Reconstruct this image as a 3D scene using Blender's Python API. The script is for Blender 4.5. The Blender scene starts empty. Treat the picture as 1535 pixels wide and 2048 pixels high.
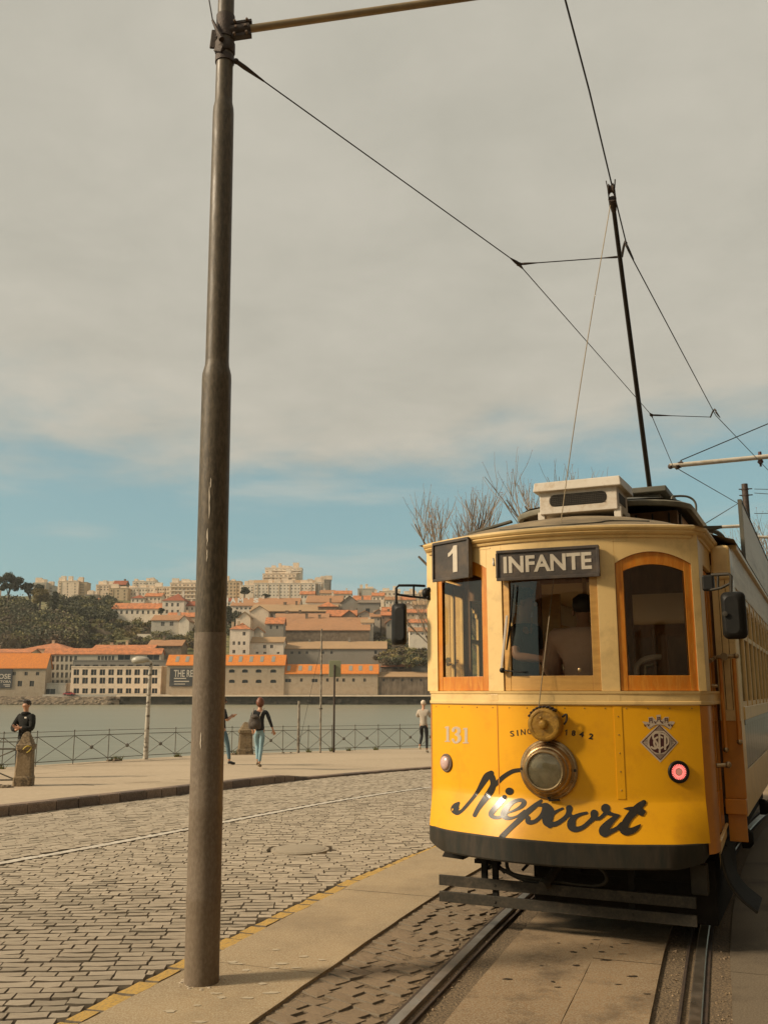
import bpy, bmesh, math, random
import numpy as np
from mathutils import Vector, Matrix, noise as mnoise
R = math.radians
random.seed(7)
rng = np.random.default_rng(7)
SC = bpy.context.scene
COL = SC.collection

# ------------------------------------------------------------------ camera
F_PX, Y_HOR, EYE = 1850.0, 1383.0, 1.72
CXP, CYP = 767.5, 1024.0
TH = math.atan((Y_HOR-CYP)/F_PX)
ST, CT = math.sin(TH), math.cos(TH)
cam_d = bpy.data.cameras.new('camera')
cam = bpy.data.objects.new('camera', cam_d); COL.objects.link(cam)
cam.location = (0, 0, EYE)
cam.rotation_euler = (math.pi/2+TH, 0, 0)
cam_d.sensor_fit = 'HORIZONTAL'; cam_d.sensor_width = 36.0
cam_d.lens = 36.0*F_PX/1535.0
cam_d.clip_start = 0.1; cam_d.clip_end = 9000
SC.camera = cam

# ------------------------------------------------------------------ light
SUN_EL, SUN_AZ = R(32), math.atan2(-.965, -.245)      # azimuth as atan2(x, y) of the direction towards the sun
sx, sy, sz = math.sin(SUN_AZ)*math.cos(SUN_EL), math.cos(SUN_AZ)*math.cos(SUN_EL), math.sin(SUN_EL)
sd = bpy.data.lights.new('sun', 'SUN'); sd.energy = 3.6; sd.angle = R(9); sd.color = (1.0, .83, .61)
sun = bpy.data.objects.new('sun', sd); COL.objects.link(sun)
sun.rotation_euler = Vector((sx, sy, sz)).to_track_quat('Z', 'Y').to_euler()

W = bpy.data.worlds.new('World'); SC.world = W; W.use_nodes = True
nt = W.node_tree; nt.nodes.clear()
def wn(t, **k):
    n = nt.nodes.new(t)
    for a, b in k.items(): setattr(n, a, b)
    return n
wo = wn('ShaderNodeOutputWorld'); bg = wn('ShaderNodeBackground')
sky = wn('ShaderNodeTexSky', sky_type='NISHITA', sun_disc=False)
sky.sun_elevation = SUN_EL; sky.sun_rotation = SUN_AZ % (2*math.pi)
sky.air_density = 1.0; sky.dust_density = 1.2; sky.ozone_density = 1.0
tc = wn('ShaderNodeTexCoord')
sep = wn('ShaderNodeSeparateXYZ'); nt.links.new(tc.outputs['Generated'], sep.inputs[0])
# clouds laid out on a high flat layer: (x, y) / (z + c)
def wm(op, a=None, b=None, c=None, clamp=False):
    n = wn('ShaderNodeMath', operation=op); n.use_clamp = clamp
    for i, v in enumerate((a, b, c)):
        if v is None: continue
        if isinstance(v, (int, float)): n.inputs[i].default_value = v
        else: nt.links.new(v, n.inputs[i])
    return n.outputs[0]
zc = wm('MAXIMUM', sep.outputs['Z'], 0.0)
den = wm('ADD', zc, 0.12)
cx_ = wm('DIVIDE', sep.outputs['X'], den); cy_ = wm('DIVIDE', sep.outputs['Y'], den)
cmb = wn('ShaderNodeCombineXYZ'); nt.links.new(cx_, cmb.inputs[0]); nt.links.new(cy_, cmb.inputs[1])
def wnoise(scale, detail, rough, dist=0.0, off=(0,0,0)):
    mp = wn('ShaderNodeMapping'); nt.links.new(cmb.outputs[0], mp.inputs[0]); mp.inputs['Location'].default_value = off
    n = wn('ShaderNodeTexNoise'); nt.links.new(mp.outputs[0], n.inputs['Vector'])
    n.inputs['Scale'].default_value = scale; n.inputs['Detail'].default_value = detail
    n.inputs['Roughness'].default_value = rough; n.inputs['Distortion'].default_value = dist
    return n.outputs[0]
n1 = wnoise(1.1, 7, .55, .3, (3.1, 1.7, 0)); n2 = wnoise(3.0, 8, .6, .2, (9, 4, 0))
# cover: the cloud sheet ends some sixteen degrees above the horizon, thin streaks hang below it
cov = wm('ADD', wm('MULTIPLY', zc, 5.2), wm('MULTIPLY', n1, 1.5))
cov = wm('ADD', cov, wm('MULTIPLY', n2, 0.5))
cov = wm('SUBTRACT', cov, 2.04)
ms = wn('ShaderNodeMapRange', interpolation_type='SMOOTHSTEP'); nt.links.new(cov, ms.inputs[0])
ms.inputs[1].default_value = 0.0; ms.inputs[2].default_value = .62
tone = wn('ShaderNodeMapRange'); nt.links.new(n2, tone.inputs[0])
tone.inputs[1].default_value = .3; tone.inputs[2].default_value = .7; tone.inputs[3].default_value = 0; tone.inputs[4].default_value = 1
cc = wn('ShaderNodeMix', data_type='RGBA'); nt.links.new(tone.outputs[0], cc.inputs[0])
cc.inputs[6].default_value = (.360, .343, .288, 1); cc.inputs[7].default_value = (.424, .400, .338, 1)
# the clear part: Nishita sky, desaturated towards teal, paler near the horizon
st = wn('ShaderNodeMix', data_type='RGBA', blend_type='MULTIPLY'); st.inputs[0].default_value = 1
nt.links.new(sky.outputs[0], st.inputs[6]); st.inputs[7].default_value = (.100, .097, .070, 1)
hz = wn('ShaderNodeMapRange'); nt.links.new(zc, hz.inputs[0])
hz.inputs[1].default_value = 0.0; hz.inputs[2].default_value = .30; hz.inputs[3].default_value = .78; hz.inputs[4].default_value = .40
sk = wn('ShaderNodeMix', data_type='RGBA'); nt.links.new(hz.outputs[0], sk.inputs[0])
nt.links.new(st.outputs[2], sk.inputs[6]); sk.inputs[7].default_value = (.175, .325, .375, 1)
# thin wisps hanging in the clear band
wz = wn('ShaderNodeMapping'); nt.links.new(tc.outputs['Generated'], wz.inputs[0]); wz.inputs['Scale'].default_value = (2.2, 2.2, 16); wz.inputs['Location'].default_value = (4.3, 1.1, .4)
wq = wn('ShaderNodeTexNoise'); nt.links.new(wz.outputs[0], wq.inputs['Vector']); wq.inputs['Scale'].default_value = 1.6; wq.inputs['Detail'].default_value = 6; wq.inputs['Roughness'].default_value = .55
wr = wn('ShaderNodeMapRange', interpolation_type='SMOOTHSTEP'); nt.links.new(wq.outputs[0], wr.inputs[0]); wr.inputs[1].default_value = .50; wr.inputs[2].default_value = .78; wr.inputs[4].default_value = .55
sw = wn('ShaderNodeMix', data_type='RGBA'); nt.links.new(wr.outputs[0], sw.inputs[0]); nt.links.new(sk.outputs[2], sw.inputs[6]); sw.inputs[7].default_value = (.42, .42, .37, 1); sk = sw
fin = wn('ShaderNodeMix', data_type='RGBA'); nt.links.new(ms.outputs[0], fin.inputs[0])
nt.links.new(sk.outputs[2], fin.inputs[6]); nt.links.new(cc.outputs[2], fin.inputs[7])
nt.links.new(fin.outputs[2], bg.inputs[0]); bg.inputs[1].default_value = 1.0
nt.links.new(bg.outputs[0], wo.inputs[0])
SC.view_settings.view_transform = 'Standard'; SC.view_settings.look = 'None'
SC.view_settings.exposure = 0.40; SC.view_settings.gamma = 1.0; SC.view_settings.use_curve_mapping = False
SC.render.engine = 'CYCLES'
SC.cycles.max_bounces = 8; SC.cycles.transparent_max_bounces = 24

# ------------------------------------------------------------------ surveying: photograph measurements to metres
def ray(px, py):
    xc = (px-CXP)/F_PX; yc = -(py-CYP)/F_PX
    return Vector((xc, CT-yc*ST, ST+yc*CT))
def gz(Y): return -.018*max(0.0, Y-9)                # the road falls gently towards the river
def ground(px, py, off=0.0):
    d = ray(px, py); Y = 10.
    for i in range(40):
        t = (gz(Y)+off-EYE)/d.z; Y = t*d.y
    return Vector((t*d.x, Y, EYE+t*d.z))
def at(px, py, Y):
    d = ray(px, py); t = Y/d.y
    return Vector((t*d.x, Y, EYE+t*d.z))
TB = R(25.1); SB, CB = math.sin(TB), math.cos(TB)
TX, TY = 1.1357, 6.6635                               # tram: ground point under the middle of its front
BOW = .38
def prof(u): return BOW*(min(abs(u), 1.05)/1.05)**2
FLZ, FLD = .985, .098                                 # the dash flares outwards below this height
def flare(z): return -FLD*max(0.0, min(1.0, (FLZ-z)/(FLZ-.72)))**.9 if z < FLZ else 0.0
def tram_uz(px, py, dv=0.0, flat=None):
    d = ray(px, py); lo, hi = 2.0, 40.0
    def g(t):
        X = t*d.x-TX; Y = t*d.y-TY; u = X*CB-Y*SB; v = X*SB+Y*CB; z = EYE+t*d.z
        return v-((prof(u)+flare(z)) if flat is None else flat)-dv, u, z
    for i in range(44):
        m = (lo+hi)/2
        if g(m)[0] > 0: hi = m
        else: lo = m
    return g(m)[1], g(m)[2]
def tw(u, v, z): return Vector((TX+u*CB+v*SB, TY-u*SB+v*CB, z))

# ------------------------------------------------------------------ materials
def srgb(r, g, b):
    f = lambda c: ((c/255+.055)/1.055)**2.4 if c > 10 else c/255/12.92
    return (f(r), f(g), f(b))
MATS = {}
def mat(name, base, alt=None, rough=.6, metal=0., scale=4., mixlo=.35, mixhi=.65, bump=0., bscale=40., coat=0., coat_rough=.1,
        spec=.5, fine=None, finescale=60., detail=6, stretch=(1,1,1), emit=None, emit_s=0, rvar=0., dirt=None, dirt_scale=1.5, dirt_amt=.5):
    m = bpy.data.materials.new(name); m.use_nodes = True
    t = m.node_tree; b = t.nodes['Principled BSDF']; L = t.links.new
    b.inputs['Base Color'].default_value = (*base, 1); b.inputs['Roughness'].default_value = rough
    b.inputs['Metallic'].default_value = metal; b.inputs['Coat Weight'].default_value = coat
    b.inputs['Coat Roughness'].default_value = coat_rough; b.inputs['Specular IOR Level'].default_value = spec
    if emit: b.inputs['Emission Color'].default_value = (*emit, 1); b.inputs['Emission Strength'].default_value = emit_s
    c = t.nodes.new('ShaderNodeTexCoord'); mp = t.nodes.new('ShaderNodeMapping'); L(c.outputs['Object'], mp.inputs[0])
    mp.inputs['Scale'].default_value = stretch
    def noi(sc, det=detail, ro=.6):
        n = t.nodes.new('ShaderNodeTexNoise'); L(mp.outputs[0], n.inputs['Vector'])
        n.inputs['Scale'].default_value = sc; n.inputs['Detail'].default_value = det; n.inputs['Roughness'].default_value = ro
        return n.outputs[0]
    def rng_(src, a, b_, lo=0, hi=1):
        r = t.nodes.new('ShaderNodeMapRange'); L(src, r.inputs[0])
        for i, v in zip((1, 2, 3, 4), (a, b_, lo, hi)): r.inputs[i].default_value = v
        return r.outputs[0]
    def mx(f, a, b_, blend='MIX'):
        x = t.nodes.new('ShaderNodeMix'); x.data_type = 'RGBA'; x.blend_type = blend
        for i, v in ((0, f), (6, a), (7, b_)):
            if isinstance(v, (int, float)): x.inputs[i].default_value = v
            elif isinstance(v, tuple): x.inputs[i].default_value = (*v, 1)
            else: L(v, x.inputs[i])
        return x.outputs[2]
    cur = None
    if alt:
        cur = mx(rng_(noi(scale), mixlo, mixhi), base, alt)
    if fine:
        cur = mx(rng_(noi(finescale, 3), .42, .62), cur if cur else base, fine)
    if dirt:
        cur = mx(rng_(noi(dirt_scale, 8, .7), .5, .72, 0, dirt_amt), cur if cur else base, dirt)
    if cur: L(cur, b.inputs['Base Color'])
    if rvar: L(rng_(noi(scale*1.7), .3, .7, max(0, rough-rvar), min(1, rough+rvar)), b.inputs['Roughness'])
    if bump:
        bp = t.nodes.new('ShaderNodeBump'); bp.inputs['Strength'].default_value = bump; bp.inputs['Distance'].default_value = .02
        L(noi(bscale, 5, .65), bp.inputs['Height']); L(bp.outputs[0], b.inputs['Normal'])
        if coat: L(bp.outputs[0], b.inputs['Coat Normal'])
    MATS[name] = m
    return m
def glassmat(name, tint, gl=1.0, rough=.0, ior=1.5):
    m = bpy.data.materials.new(name); m.use_nodes = True; t = m.node_tree; t.nodes.clear(); L = t.links.new
    o = t.nodes.new('ShaderNodeOutputMaterial'); mi = t.nodes.new('ShaderNodeMixShader')
    tr = t.nodes.new('ShaderNodeBsdfTransparent'); tr.inputs[0].default_value = (*tint, 1)
    g = t.nodes.new('ShaderNodeBsdfGlossy'); g.inputs['Roughness'].default_value = rough; g.inputs[0].default_value = (gl, gl, gl, 1)
    f = t.nodes.new('ShaderNodeFresnel'); f.inputs[0].default_value = ior
    L(f.outputs[0], mi.inputs[0]); L(tr.outputs[0], mi.inputs[1]); L(g.outputs[0], mi.inputs[2]); L(mi.outputs[0], o.inputs[0])
    MATS[name] = m; return m

# ------------------------------------------------------------------ mesh builder
class MB:
    def __init__(s): s.v = []; s.f = []; s.m = []; s.mi = 0
    def add(s, vs, fs):
        n = len(s.v); s.v += [tuple(p) for p in vs]; s.f += [tuple(i+n for i in f) for f in fs]; s.m += [s.mi]*len(fs); return s
    def box(s, a, b):
        x0, y0, z0 = a; x1, y1, z1 = b
        vs = [(x0,y0,z0),(x1,y0,z0),(x1,y1,z0),(x0,y1,z0),(x0,y0,z1),(x1,y0,z1),(x1,y1,z1),(x0,y1,z1)]
        return s.add(vs, [(0,3,2,1),(4,5,6,7),(0,1,5,4),(1,2,6,5),(2,3,7,6),(3,0,4,7)])
    def bar(s, a, b, w, h, up=(0,0,1)):                # rectangular bar from a to b
        a = Vector(a); b = Vector(b); d = (b-a).normalized(); upv = Vector(up)
        if abs(d.dot(upv)) > .98: upv = Vector((0,1,0))
        r = d.cross(upv).normalized()*w/2; q = r.cross(d).normalized()*h/2
        vs = [a-r-q, a+r-q, a+r+q, a-r+q, b-r-q, b+r-q, b+r+q, b-r+q]
        return s.add(vs, [(0,1,2,3),(7,6,5,4),(0,4,5,1),(1,5,6,2),(2,6,7,3),(3,7,4,0)])
    def tube(s, pts, r, n=8, cap=True):
        pts = [Vector(p) for p in pts]; k = len(pts); rr = r if hasattr(r, '__len__') else [r]*k
        base = len(s.v); prev = None
        for i, p in enumerate(pts):
            d = (pts[min(i+1, k-1)]-pts[max(i-1, 0)]).normalized()
            if prev is None:
                a = Vector((0,0,1)) if abs(d.z) < .9 else Vector((1,0,0)); x = d.cross(a).normalized()
            else: x = (prev-d*prev.dot(d)).normalized()
            prev = x; y = d.cross(x)
            for j in range(n):
                an = 2*math.pi*j/n; s.v.append(tuple(p+(x*math.cos(an)+y*math.sin(an))*rr[i]))
        for i in range(k-1):
            for j in range(n):
                a = base+i*n+j; b = base+i*n+(j+1) % n
                s.f.append((a, b, b+n, a+n)); s.m.append(s.mi)
        if cap:
            s.f.append(tuple(base+j for j in range(n))[::-1]); s.m.append(s.mi)
            s.f.append(tuple(base+(k-1)*n+j for j in range(n))); s.m.append(s.mi)
        return s
    def lathe(s, prof_, n=24, o=(0,0,0), ax=(0,0,1), squash=1):   # prof_: (radius, height) pairs
        o = Vector(o); z = Vector(ax).normalized(); x = z.orthogonal().normalized(); y = z.cross(x)
        base = len(s.v); k = len(prof_)
        for r, h in prof_:
            for j in range(n):
                an = 2*math.pi*j/n; s.v.append(tuple(o+z*h+(x*math.cos(an)+y*math.sin(an))*r))
        for i in range(k-1):
            for j in range(n):
                a = base+i*n+j; b = base+i*n+(j+1) % n
                s.f.append((a, b, b+n, a+n)); s.m.append(s.mi)
        s.f.append(tuple(base+j for j in range(n))[::-1]); s.m.append(s.mi)
        s.f.append(tuple(base+(k-1)*n+j for j in range(n))); s.m.append(s.mi)
        return s
    def blob(s, c, r, n=10, k=7, rot=None):             # ellipsoid
        c = Vector(c); vs = []; fs = []
        for i in range(k+1):
            ph = math.pi*i/k
            for j in range(n):
                an = 2*math.pi*j/n
                p = Vector((r[0]*math.sin(ph)*math.cos(an), r[1]*math.sin(ph)*math.sin(an), r[2]*math.cos(ph)))
                if rot: p = rot@p
                vs.append(c+p)
        for i in range(k):
            for j in range(n):
                a = i*n+j; b = i*n+(j+1) % n; fs.append((a, a+n, b+n, b))
        return s.add(vs, fs)
    def parts(s, name, mats, parent=None, smooth=None, bevel=0.):
        """builds every separate piece as an object of its own"""
        p = list(range(len(s.v)))
        def find(a):
            while p[a] != a: p[a] = p[p[a]]; a = p[a]
            return a
        for f in s.f:
            for q in f[1:]: p[find(q)] = find(f[0])
        gr = {}
        for f in s.f: gr.setdefault(find(f[0]), []).append(f)
        out = []
        for fs in gr.values():
            ids = sorted({i for f in fs for i in f}); mp_ = {v: i for i, v in enumerate(ids)}; m = MB()
            m.add([s.v[i] for i in ids], [tuple(mp_[i] for i in f) for f in fs]); out.append(m.build(name, mats, parent, smooth, bevel))
        return out
    def build(s, name, mats, parent=None, smooth=None, bevel=0., **tags):
        me = bpy.data.meshes.new(name); me.from_pydata(s.v, [], s.f)
        mats = mats if isinstance(mats, (list, tuple)) else [mats]
        for m in mats: me.materials.append(MATS[m] if isinstance(m, str) else m)
        if len(mats) > 1: me.polygons.foreach_set('material_index', s.m)
        if smooth is not None:
            me.polygons.foreach_set('use_smooth', [True]*len(me.polygons)); me.set_sharp_from_angle(angle=R(smooth))
        me.update()
        o = bpy.data.objects.new(name, me); COL.objects.link(o)
        if parent: o.parent = parent
        if bevel:
            b = o.modifiers.new('bevel', 'BEVEL'); b.width = bevel; b.segments = 2; b.limit_method = 'ANGLE'; b.angle_limit = R(40)
        tag(o, **tags)
        return o
def tag(o, label=None, cat=None, group=None, kind=None):
    if label: o['label'] = label
    if cat: o['category'] = cat
    if group: o['group'] = group
    if kind: o['kind'] = kind
    return o
def thing(name, label, cat, loc=(0,0,0), rz=0., group=None):
    o = bpy.data.objects.new(name, None); COL.objects.link(o); o.empty_display_size = .2
    o.location = loc; o.rotation_euler = (0, 0, rz)
    return tag(o, label, cat, group)
def meshcopy(me, name, parent=None, loc=(0,0,0), rot=(0,0,0), scale=(1,1,1)):
    o = bpy.data.objects.new(name, me); COL.objects.link(o)
    if parent: o.parent = parent
    o.location = loc; o.rotation_euler = rot; o.scale = scale
    return o
def sweep(path, section, mb=None):
    """closed section of (outward offset, z) along a 2-D path; outward is the right-hand side"""
    mb = mb or MB(); P = [Vector((p[0], p[1])) for p in path]; k = len(P); n = len(section); base = len(mb.v)
    for i, p in enumerate(P):
        d0 = (P[i]-P[i-1]).normalized() if i else None; d1 = (P[i+1]-P[i]).normalized() if i < k-1 else None
        if d0 is None: d0 = d1
        if d1 is None: d1 = d0
        n0 = Vector((d0.y, -d0.x)); n1_ = Vector((d1.y, -d1.x)); nn = (n0+n1_).normalized(); nn /= max(.4, nn.dot(n0))
        for o, z in section: q = p+nn*o; mb.v.append((q.x, q.y, z))
    for i in range(k-1):
        for j in range(n):
            a = base+i*n+j; b = base+i*n+(j+1) % n; mb.f.append((a, b, b+n, a+n)); mb.m.append(mb.mi)
    mb.f.append(tuple(base+j for j in range(n))[::-1]); mb.m.append(mb.mi)
    mb.f.append(tuple(base+(k-1)*n+j for j in range(n))); mb.m.append(mb.mi)
    return mb
def catmull(pts, sub=6):
    out = []; P = [np.array(p, float) for p in pts]; P = [2*P[0]-P[1]]+P+[2*P[-1]-P[-2]]
    for i in range(1, len(P)-2):
        for k in range(sub):
            t = k/sub; a, b, c, d = P[i-1:i+3]
            out.append(.5*((2*b)+(-a+c)*t+(2*a-5*b+4*c-d)*t*t+(-a+3*b-3*c+d)*t**3))
    out.append(P[-2]); return [tuple(o) for o in out]
def text_polys(s, size=1., bold=0.):
    """outline of a word in Blender's built-in font as a flat mesh: verts (x, y), faces"""
    cu = bpy.data.curves.new('letters', 'FONT'); cu.body = s; cu.size = size; cu.offset = bold; cu.resolution_u = 3
    ob = bpy.data.objects.new('letters', cu); COL.objects.link(ob)
    dg = bpy.context.evaluated_depsgraph_get(); me = bpy.data.meshes.new_from_object(ob.evaluated_get(dg))
    vs = [(v.co.x, v.co.y) for v in me.vertices]; fs = [tuple(p.vertices) for p in me.polygons]
    bpy.data.objects.remove(ob); bpy.data.curves.remove(cu); bpy.data.meshes.remove(me)
    return vs, fs
def text_fit(s, w, h, bold=0.):
    vs, fs = text_polys(s, 1., bold)
    xs = [v[0] for v in vs]; ys = [v[1] for v in vs]; x0, x1, y0, y1 = min(xs), max(xs), min(ys), max(ys)
    return [((x-x0)/(x1-x0)*w, (y-y0)/(y1-y0)*h) for x, y in vs], fs
def text_mesh(s, w, h, thick, mapf, bold=0.):
    """solid letters: mapf(x, y, depth) gives the place of a point"""
    vs, fs = text_fit(s, w, h, bold); mb = MB(); n = len(vs)
    mb.add([mapf(x, y, thick) for x, y in vs]+[mapf(x, y, 0) for x, y in vs], fs)
    edge = {}
    for f in fs:
        for i in range(len(f)):
            a, b = f[i], f[(i+1) % len(f)]; edge[(a, b)] = edge.get((a, b), 0)+1
    for (a, b) in list(edge):
        if (b, a) not in edge: mb.f.append((b, a, a+n, b+n)); mb.m.append(0)
    return mb

# --- palette
mat('concrete_walk', (.335,.235,.125), (.255,.178,.095), rough=.85, scale=1.3, fine=(.42,.34,.22), finescale=90, bump=.25, bscale=120, dirt=(.17,.125,.075), dirt_scale=.9, dirt_amt=.6)
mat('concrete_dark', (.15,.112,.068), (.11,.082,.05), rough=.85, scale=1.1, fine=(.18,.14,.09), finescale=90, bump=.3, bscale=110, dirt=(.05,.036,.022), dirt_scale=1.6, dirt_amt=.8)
mat('concrete_slab', (.27,.172,.085), (.19,.12,.06), rough=.85, scale=1.1, fine=(.30,.235,.15), finescale=90, bump=.3, bscale=110, dirt=(.075,.05,.028), dirt_scale=2.3, dirt_amt=.95)
mat('promenade_paving', (.42,.325,.215), (.37,.285,.185), rough=.9, scale=.5, fine=(.46,.36,.245), finescale=25, bump=.2, bscale=40, dirt=(.27,.2,.125), dirt_scale=.5, dirt_amt=.5, stretch=(.35,1,1))
mat('joint_earth', (.185,.13,.072), (.235,.165,.092), rough=.95, scale=9, bump=.9, bscale=50, fine=(.09,.065,.04), finescale=70)
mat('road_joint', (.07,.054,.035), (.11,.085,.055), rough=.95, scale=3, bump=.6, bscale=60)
mat('cobble', (0.412,0.339,0.243), (0.328,0.266,0.190), rough=.8, scale=2.2, bump=.6, bscale=40, fine=(.41,.335,.24), finescale=28, mixlo=.4, mixhi=.6)
mat('cobble_pale', (0.452,0.373,0.271), (0.373,0.305,0.220), rough=.8, scale=2.8, bump=.6, bscale=40, fine=(.45,.37,.27), finescale=30)
mat('cobble_dark', (0.356,0.294,0.211), (0.288,0.237,0.169), rough=.8, scale=3, bump=.6, bscale=55, fine=(.33,.27,.19), finescale=28)
mat('sett_brown', (.29,.20,.11), (.19,.13,.072), rough=.8, scale=6, bump=.6, bscale=45, fine=(.28,.205,.13), finescale=40)
mat('kerb_yellow', (.60,.36,.07), (.44,.28,.08), rough=.8, scale=8, bump=.5, bscale=60, dirt=(.24,.185,.11), dirt_scale=9, dirt_amt=1.0)
mat('kerb_brown', (.21,.145,.10), (.14,.098,.07), rough=.9, scale=5, bump=.5, bscale=30, fine=(.24,.17,.12), finescale=40)
mat('kerb_granite', (.135,.098,.072), (.09,.067,.05), rough=.9, scale=5, bump=.5, bscale=30, fine=(.17,.12,.09), finescale=40)
mat('line_paint', (.58,.52,.43), (.50,.44,.35), rough=.7, scale=9, bump=.3, bscale=60, dirt=(.36,.29,.21), dirt_scale=6, dirt_amt=.6)
mat('rail_steel', (.42,.355,.28), (.30,.245,.18), rough=.36, metal=.85, scale=6, stretch=(1,1,1), rvar=.1)
mat('rail_rust', (.07,.043,.026), (.04,.027,.018), rough=.8, scale=14, bump=.5, bscale=60)
mat('water', (.165,.165,.105), (.225,.22,.15), rough=.34, spec=.4, scale=.22, stretch=(.12,1,1), fine=(.19,.185,.12), finescale=1.2)  # stretched tone streaks put broken reflections into the water colour
mat('quay_stone', (.20,.16,.11), (.11,.09,.062), rough=.95, scale=.15, fine=(.24,.19,.135), finescale=.8)
mat('quay_dark', (.05,.042,.03), (.085,.07,.05), rough=.95, scale=.3)
mat('pole_paint', (.082,.062,.036), (.062,.047,.028), rough=.5, scale=7, bump=.12, bscale=18, fine=(.115,.087,.053), finescale=60, rvar=.1, spec=.35, stretch=(1,1,.3))
mat('pole_base_paint', (.165,.125,.086), (.135,.102,.07), rough=.55, spec=.35, scale=8, bump=.22, bscale=14, fine=(.19,.147,.104), finescale=70, rvar=.1, stretch=(1,1,.5), dirt=(.12,.09,.06), dirt_scale=5, dirt_amt=.6)
mat('bolt_head', (.20,.14,.10), rough=.5)
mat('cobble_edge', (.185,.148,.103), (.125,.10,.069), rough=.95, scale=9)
mat('splash', (.46,.385,.27), (.40,.33,.22), rough=.8, scale=20)
mat('oil_stain', (.045,.032,.02), rough=.5)
mat('bare_primer', (.55,.47,.36), rough=.7)
mat('clamp_iron', (.07,.046,.033), (.04,.028,.02), rough=.6, metal=.3, scale=20, bump=.4, bscale=50)
mat('arm_pipe', (.34,.24,.12), (.27,.19,.10), rough=.4, metal=.3, scale=8)
mat('wire', (.03,.024,.018), rough=.5, metal=.4)
mat('rope', (.42,.33,.21), (.32,.24,.14), rough=.9, scale=80)
mat('tram_yellow', (.79,.375,.003), (.76,.35,.003), rough=.5, spec=.25, scale=1.4, coat=.34, coat_rough=.27, bump=.05, bscale=2.2, dirt=(.56,.23,.008), dirt_scale=4, dirt_amt=.5)
mat('tram_orange', (.60,.215,.008), (.5,.175,.008), rough=.4, scale=2.5, coat=.4, coat_rough=.15, dirt=(.3,.12,.02), dirt_scale=6, dirt_amt=.5)
mat('tram_cream', (.76,.525,.215), (.70,.475,.185), rough=.45, scale=2.2, coat=.25, coat_rough=.25, dirt=(.46,.30,.12), dirt_scale=6, dirt_amt=.6, bump=.05, bscale=14)
mat('wood_orange', (.60,.19,.006), (.43,.125,.006), rough=.4, scale=5, coat=.5, coat_rough=.15, stretch=(6,1,1), fine=(.6,.23,.02), finescale=10)
mat('wood_honey', (.60,.335,.085), (.48,.25,.06), rough=.4, scale=5, coat=.5, coat_rough=.15, stretch=(1,1,5))
mat('bumper_paint', (.024,.021,.014), (.038,.03,.021), spec=.3, rough=.55, scale=5, fine=(.02,.02,.015), finescale=18, bump=.1, bscale=30, stretch=(1,1,.25), dirt=(.06,.045,.032), dirt_scale=10, dirt_amt=.4)
mat('slat_paint', (.034,.029,.02), (.024,.022,.016), rough=.6, spec=.3, scale=9, fine=(.045,.037,.026), finescale=70, dirt=(.14,.105,.07), dirt_scale=14, dirt_amt=.4)
mat('under_black', (.010,.009,.007), (.017,.014,.010), rough=.8, spec=.2, scale=10, bump=.3, bscale=40)
mat('under_grey', (.045,.037,.026), (.028,.024,.017), rough=.65, metal=.1, spec=.3, scale=12)
mat('roof_canvas', (.29,.215,.12), (.2,.145,.08), rough=.85, scale=5, bump=.35, bscale=25, dirt=(.10,.075,.045), dirt_scale=4, dirt_amt=.8)
mat('vent_white', (.58,.52,.43), (.50,.44,.35), rough=.5, scale=5, dirt=(.33,.22,.11), dirt_scale=8, dirt_amt=.8)
mat('deck_green', (.06,.058,.04), (.09,.08,.055), rough=.55, scale=7, dirt=(.15,.12,.08), dirt_scale=7, dirt_amt=.5)
mat('deck_edge', (.22,.2,.14), (.15,.135,.095), rough=.6, scale=12)
mat('sign_plate', (.045,.035,.028), (.075,.055,.04), rough=.4, scale=7, bump=.2, bscale=12, dirt=(.12,.08,.045), dirt_scale=7, dirt_amt=.6)
mat('sign_letters', (.56,.49,.38), (.50,.43,.33), rough=.6, scale=20)
mat('decal_black', (.022,.018,.013), rough=.5, spec=.2, coat=.5, coat_rough=.20)
mat('decal_white', (.52,.41,.30), (.47,.37,.26), rough=.5, scale=30, coat=.3)
mat('decal_maroon', (.06,.012,.012), rough=.4, coat=.3)
mat('brass', (.44,.31,.165), (.29,.20,.10), rough=.33, metal=.85, scale=7, rvar=.1, bump=.12, bscale=20, dirt=(.12,.07,.03), dirt_scale=9, dirt_amt=.7)
mat('brass_dull', (.46,.25,.03), (.34,.17,.02), rough=.5, metal=.25, scale=12, bump=.35, bscale=24, dirt=(.10,.055,.02), dirt_scale=14, dirt_amt=.8)
mat('reflector', (.74,.68,.55), (.50,.45,.35), rough=.35, metal=.12, scale=16, bump=.6, bscale=20)
mat('black_plastic', (.009,.0085,.007), (.013,.012,.010), spec=.2, rough=.5, scale=15)
mat('mirror_glass', (.05,.05,.042), rough=.08, metal=.0, coat=.5, coat_rough=.02)
mat('lens_pale', (.62,.42,.38), (.55,.38,.34), rough=.25, scale=30, coat=.6)
mat('lens_red', (.5,.02,.02), rough=.3, coat=.5, emit=(1.0,.05,.06), emit_s=.9)
mat('lens_red_led', (.7,.2,.15), rough=.3, emit=(1.0,.18,.15), emit_s=1.1)
mat('lens_core', (.55,.30,.22), (.42,.2,.14), rough=.4, scale=60, emit=(1,.3,.22), emit_s=.18)
mat('board_ad', (.84,.79,.68), (.77,.71,.60), rough=.5, scale=1.5, stretch=(1,.3,3), dirt=(.36,.31,.24), dirt_scale=2, dirt_amt=.6)
mat('side_green', (.035,.036,.022), (.075,.06,.036), rough=.4, scale=2.5, coat=.2, coat_rough=.1, stretch=(1,3,.6))
mat('interior_wood', (.26,.13,.045), (.18,.09,.03), rough=.6, scale=5, stretch=(3,3,1))
mat('interior_cream', (.42,.29,.13), rough=.6)
mat('interior_dark', (.04,.032,.022), rough=.7)
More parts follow.
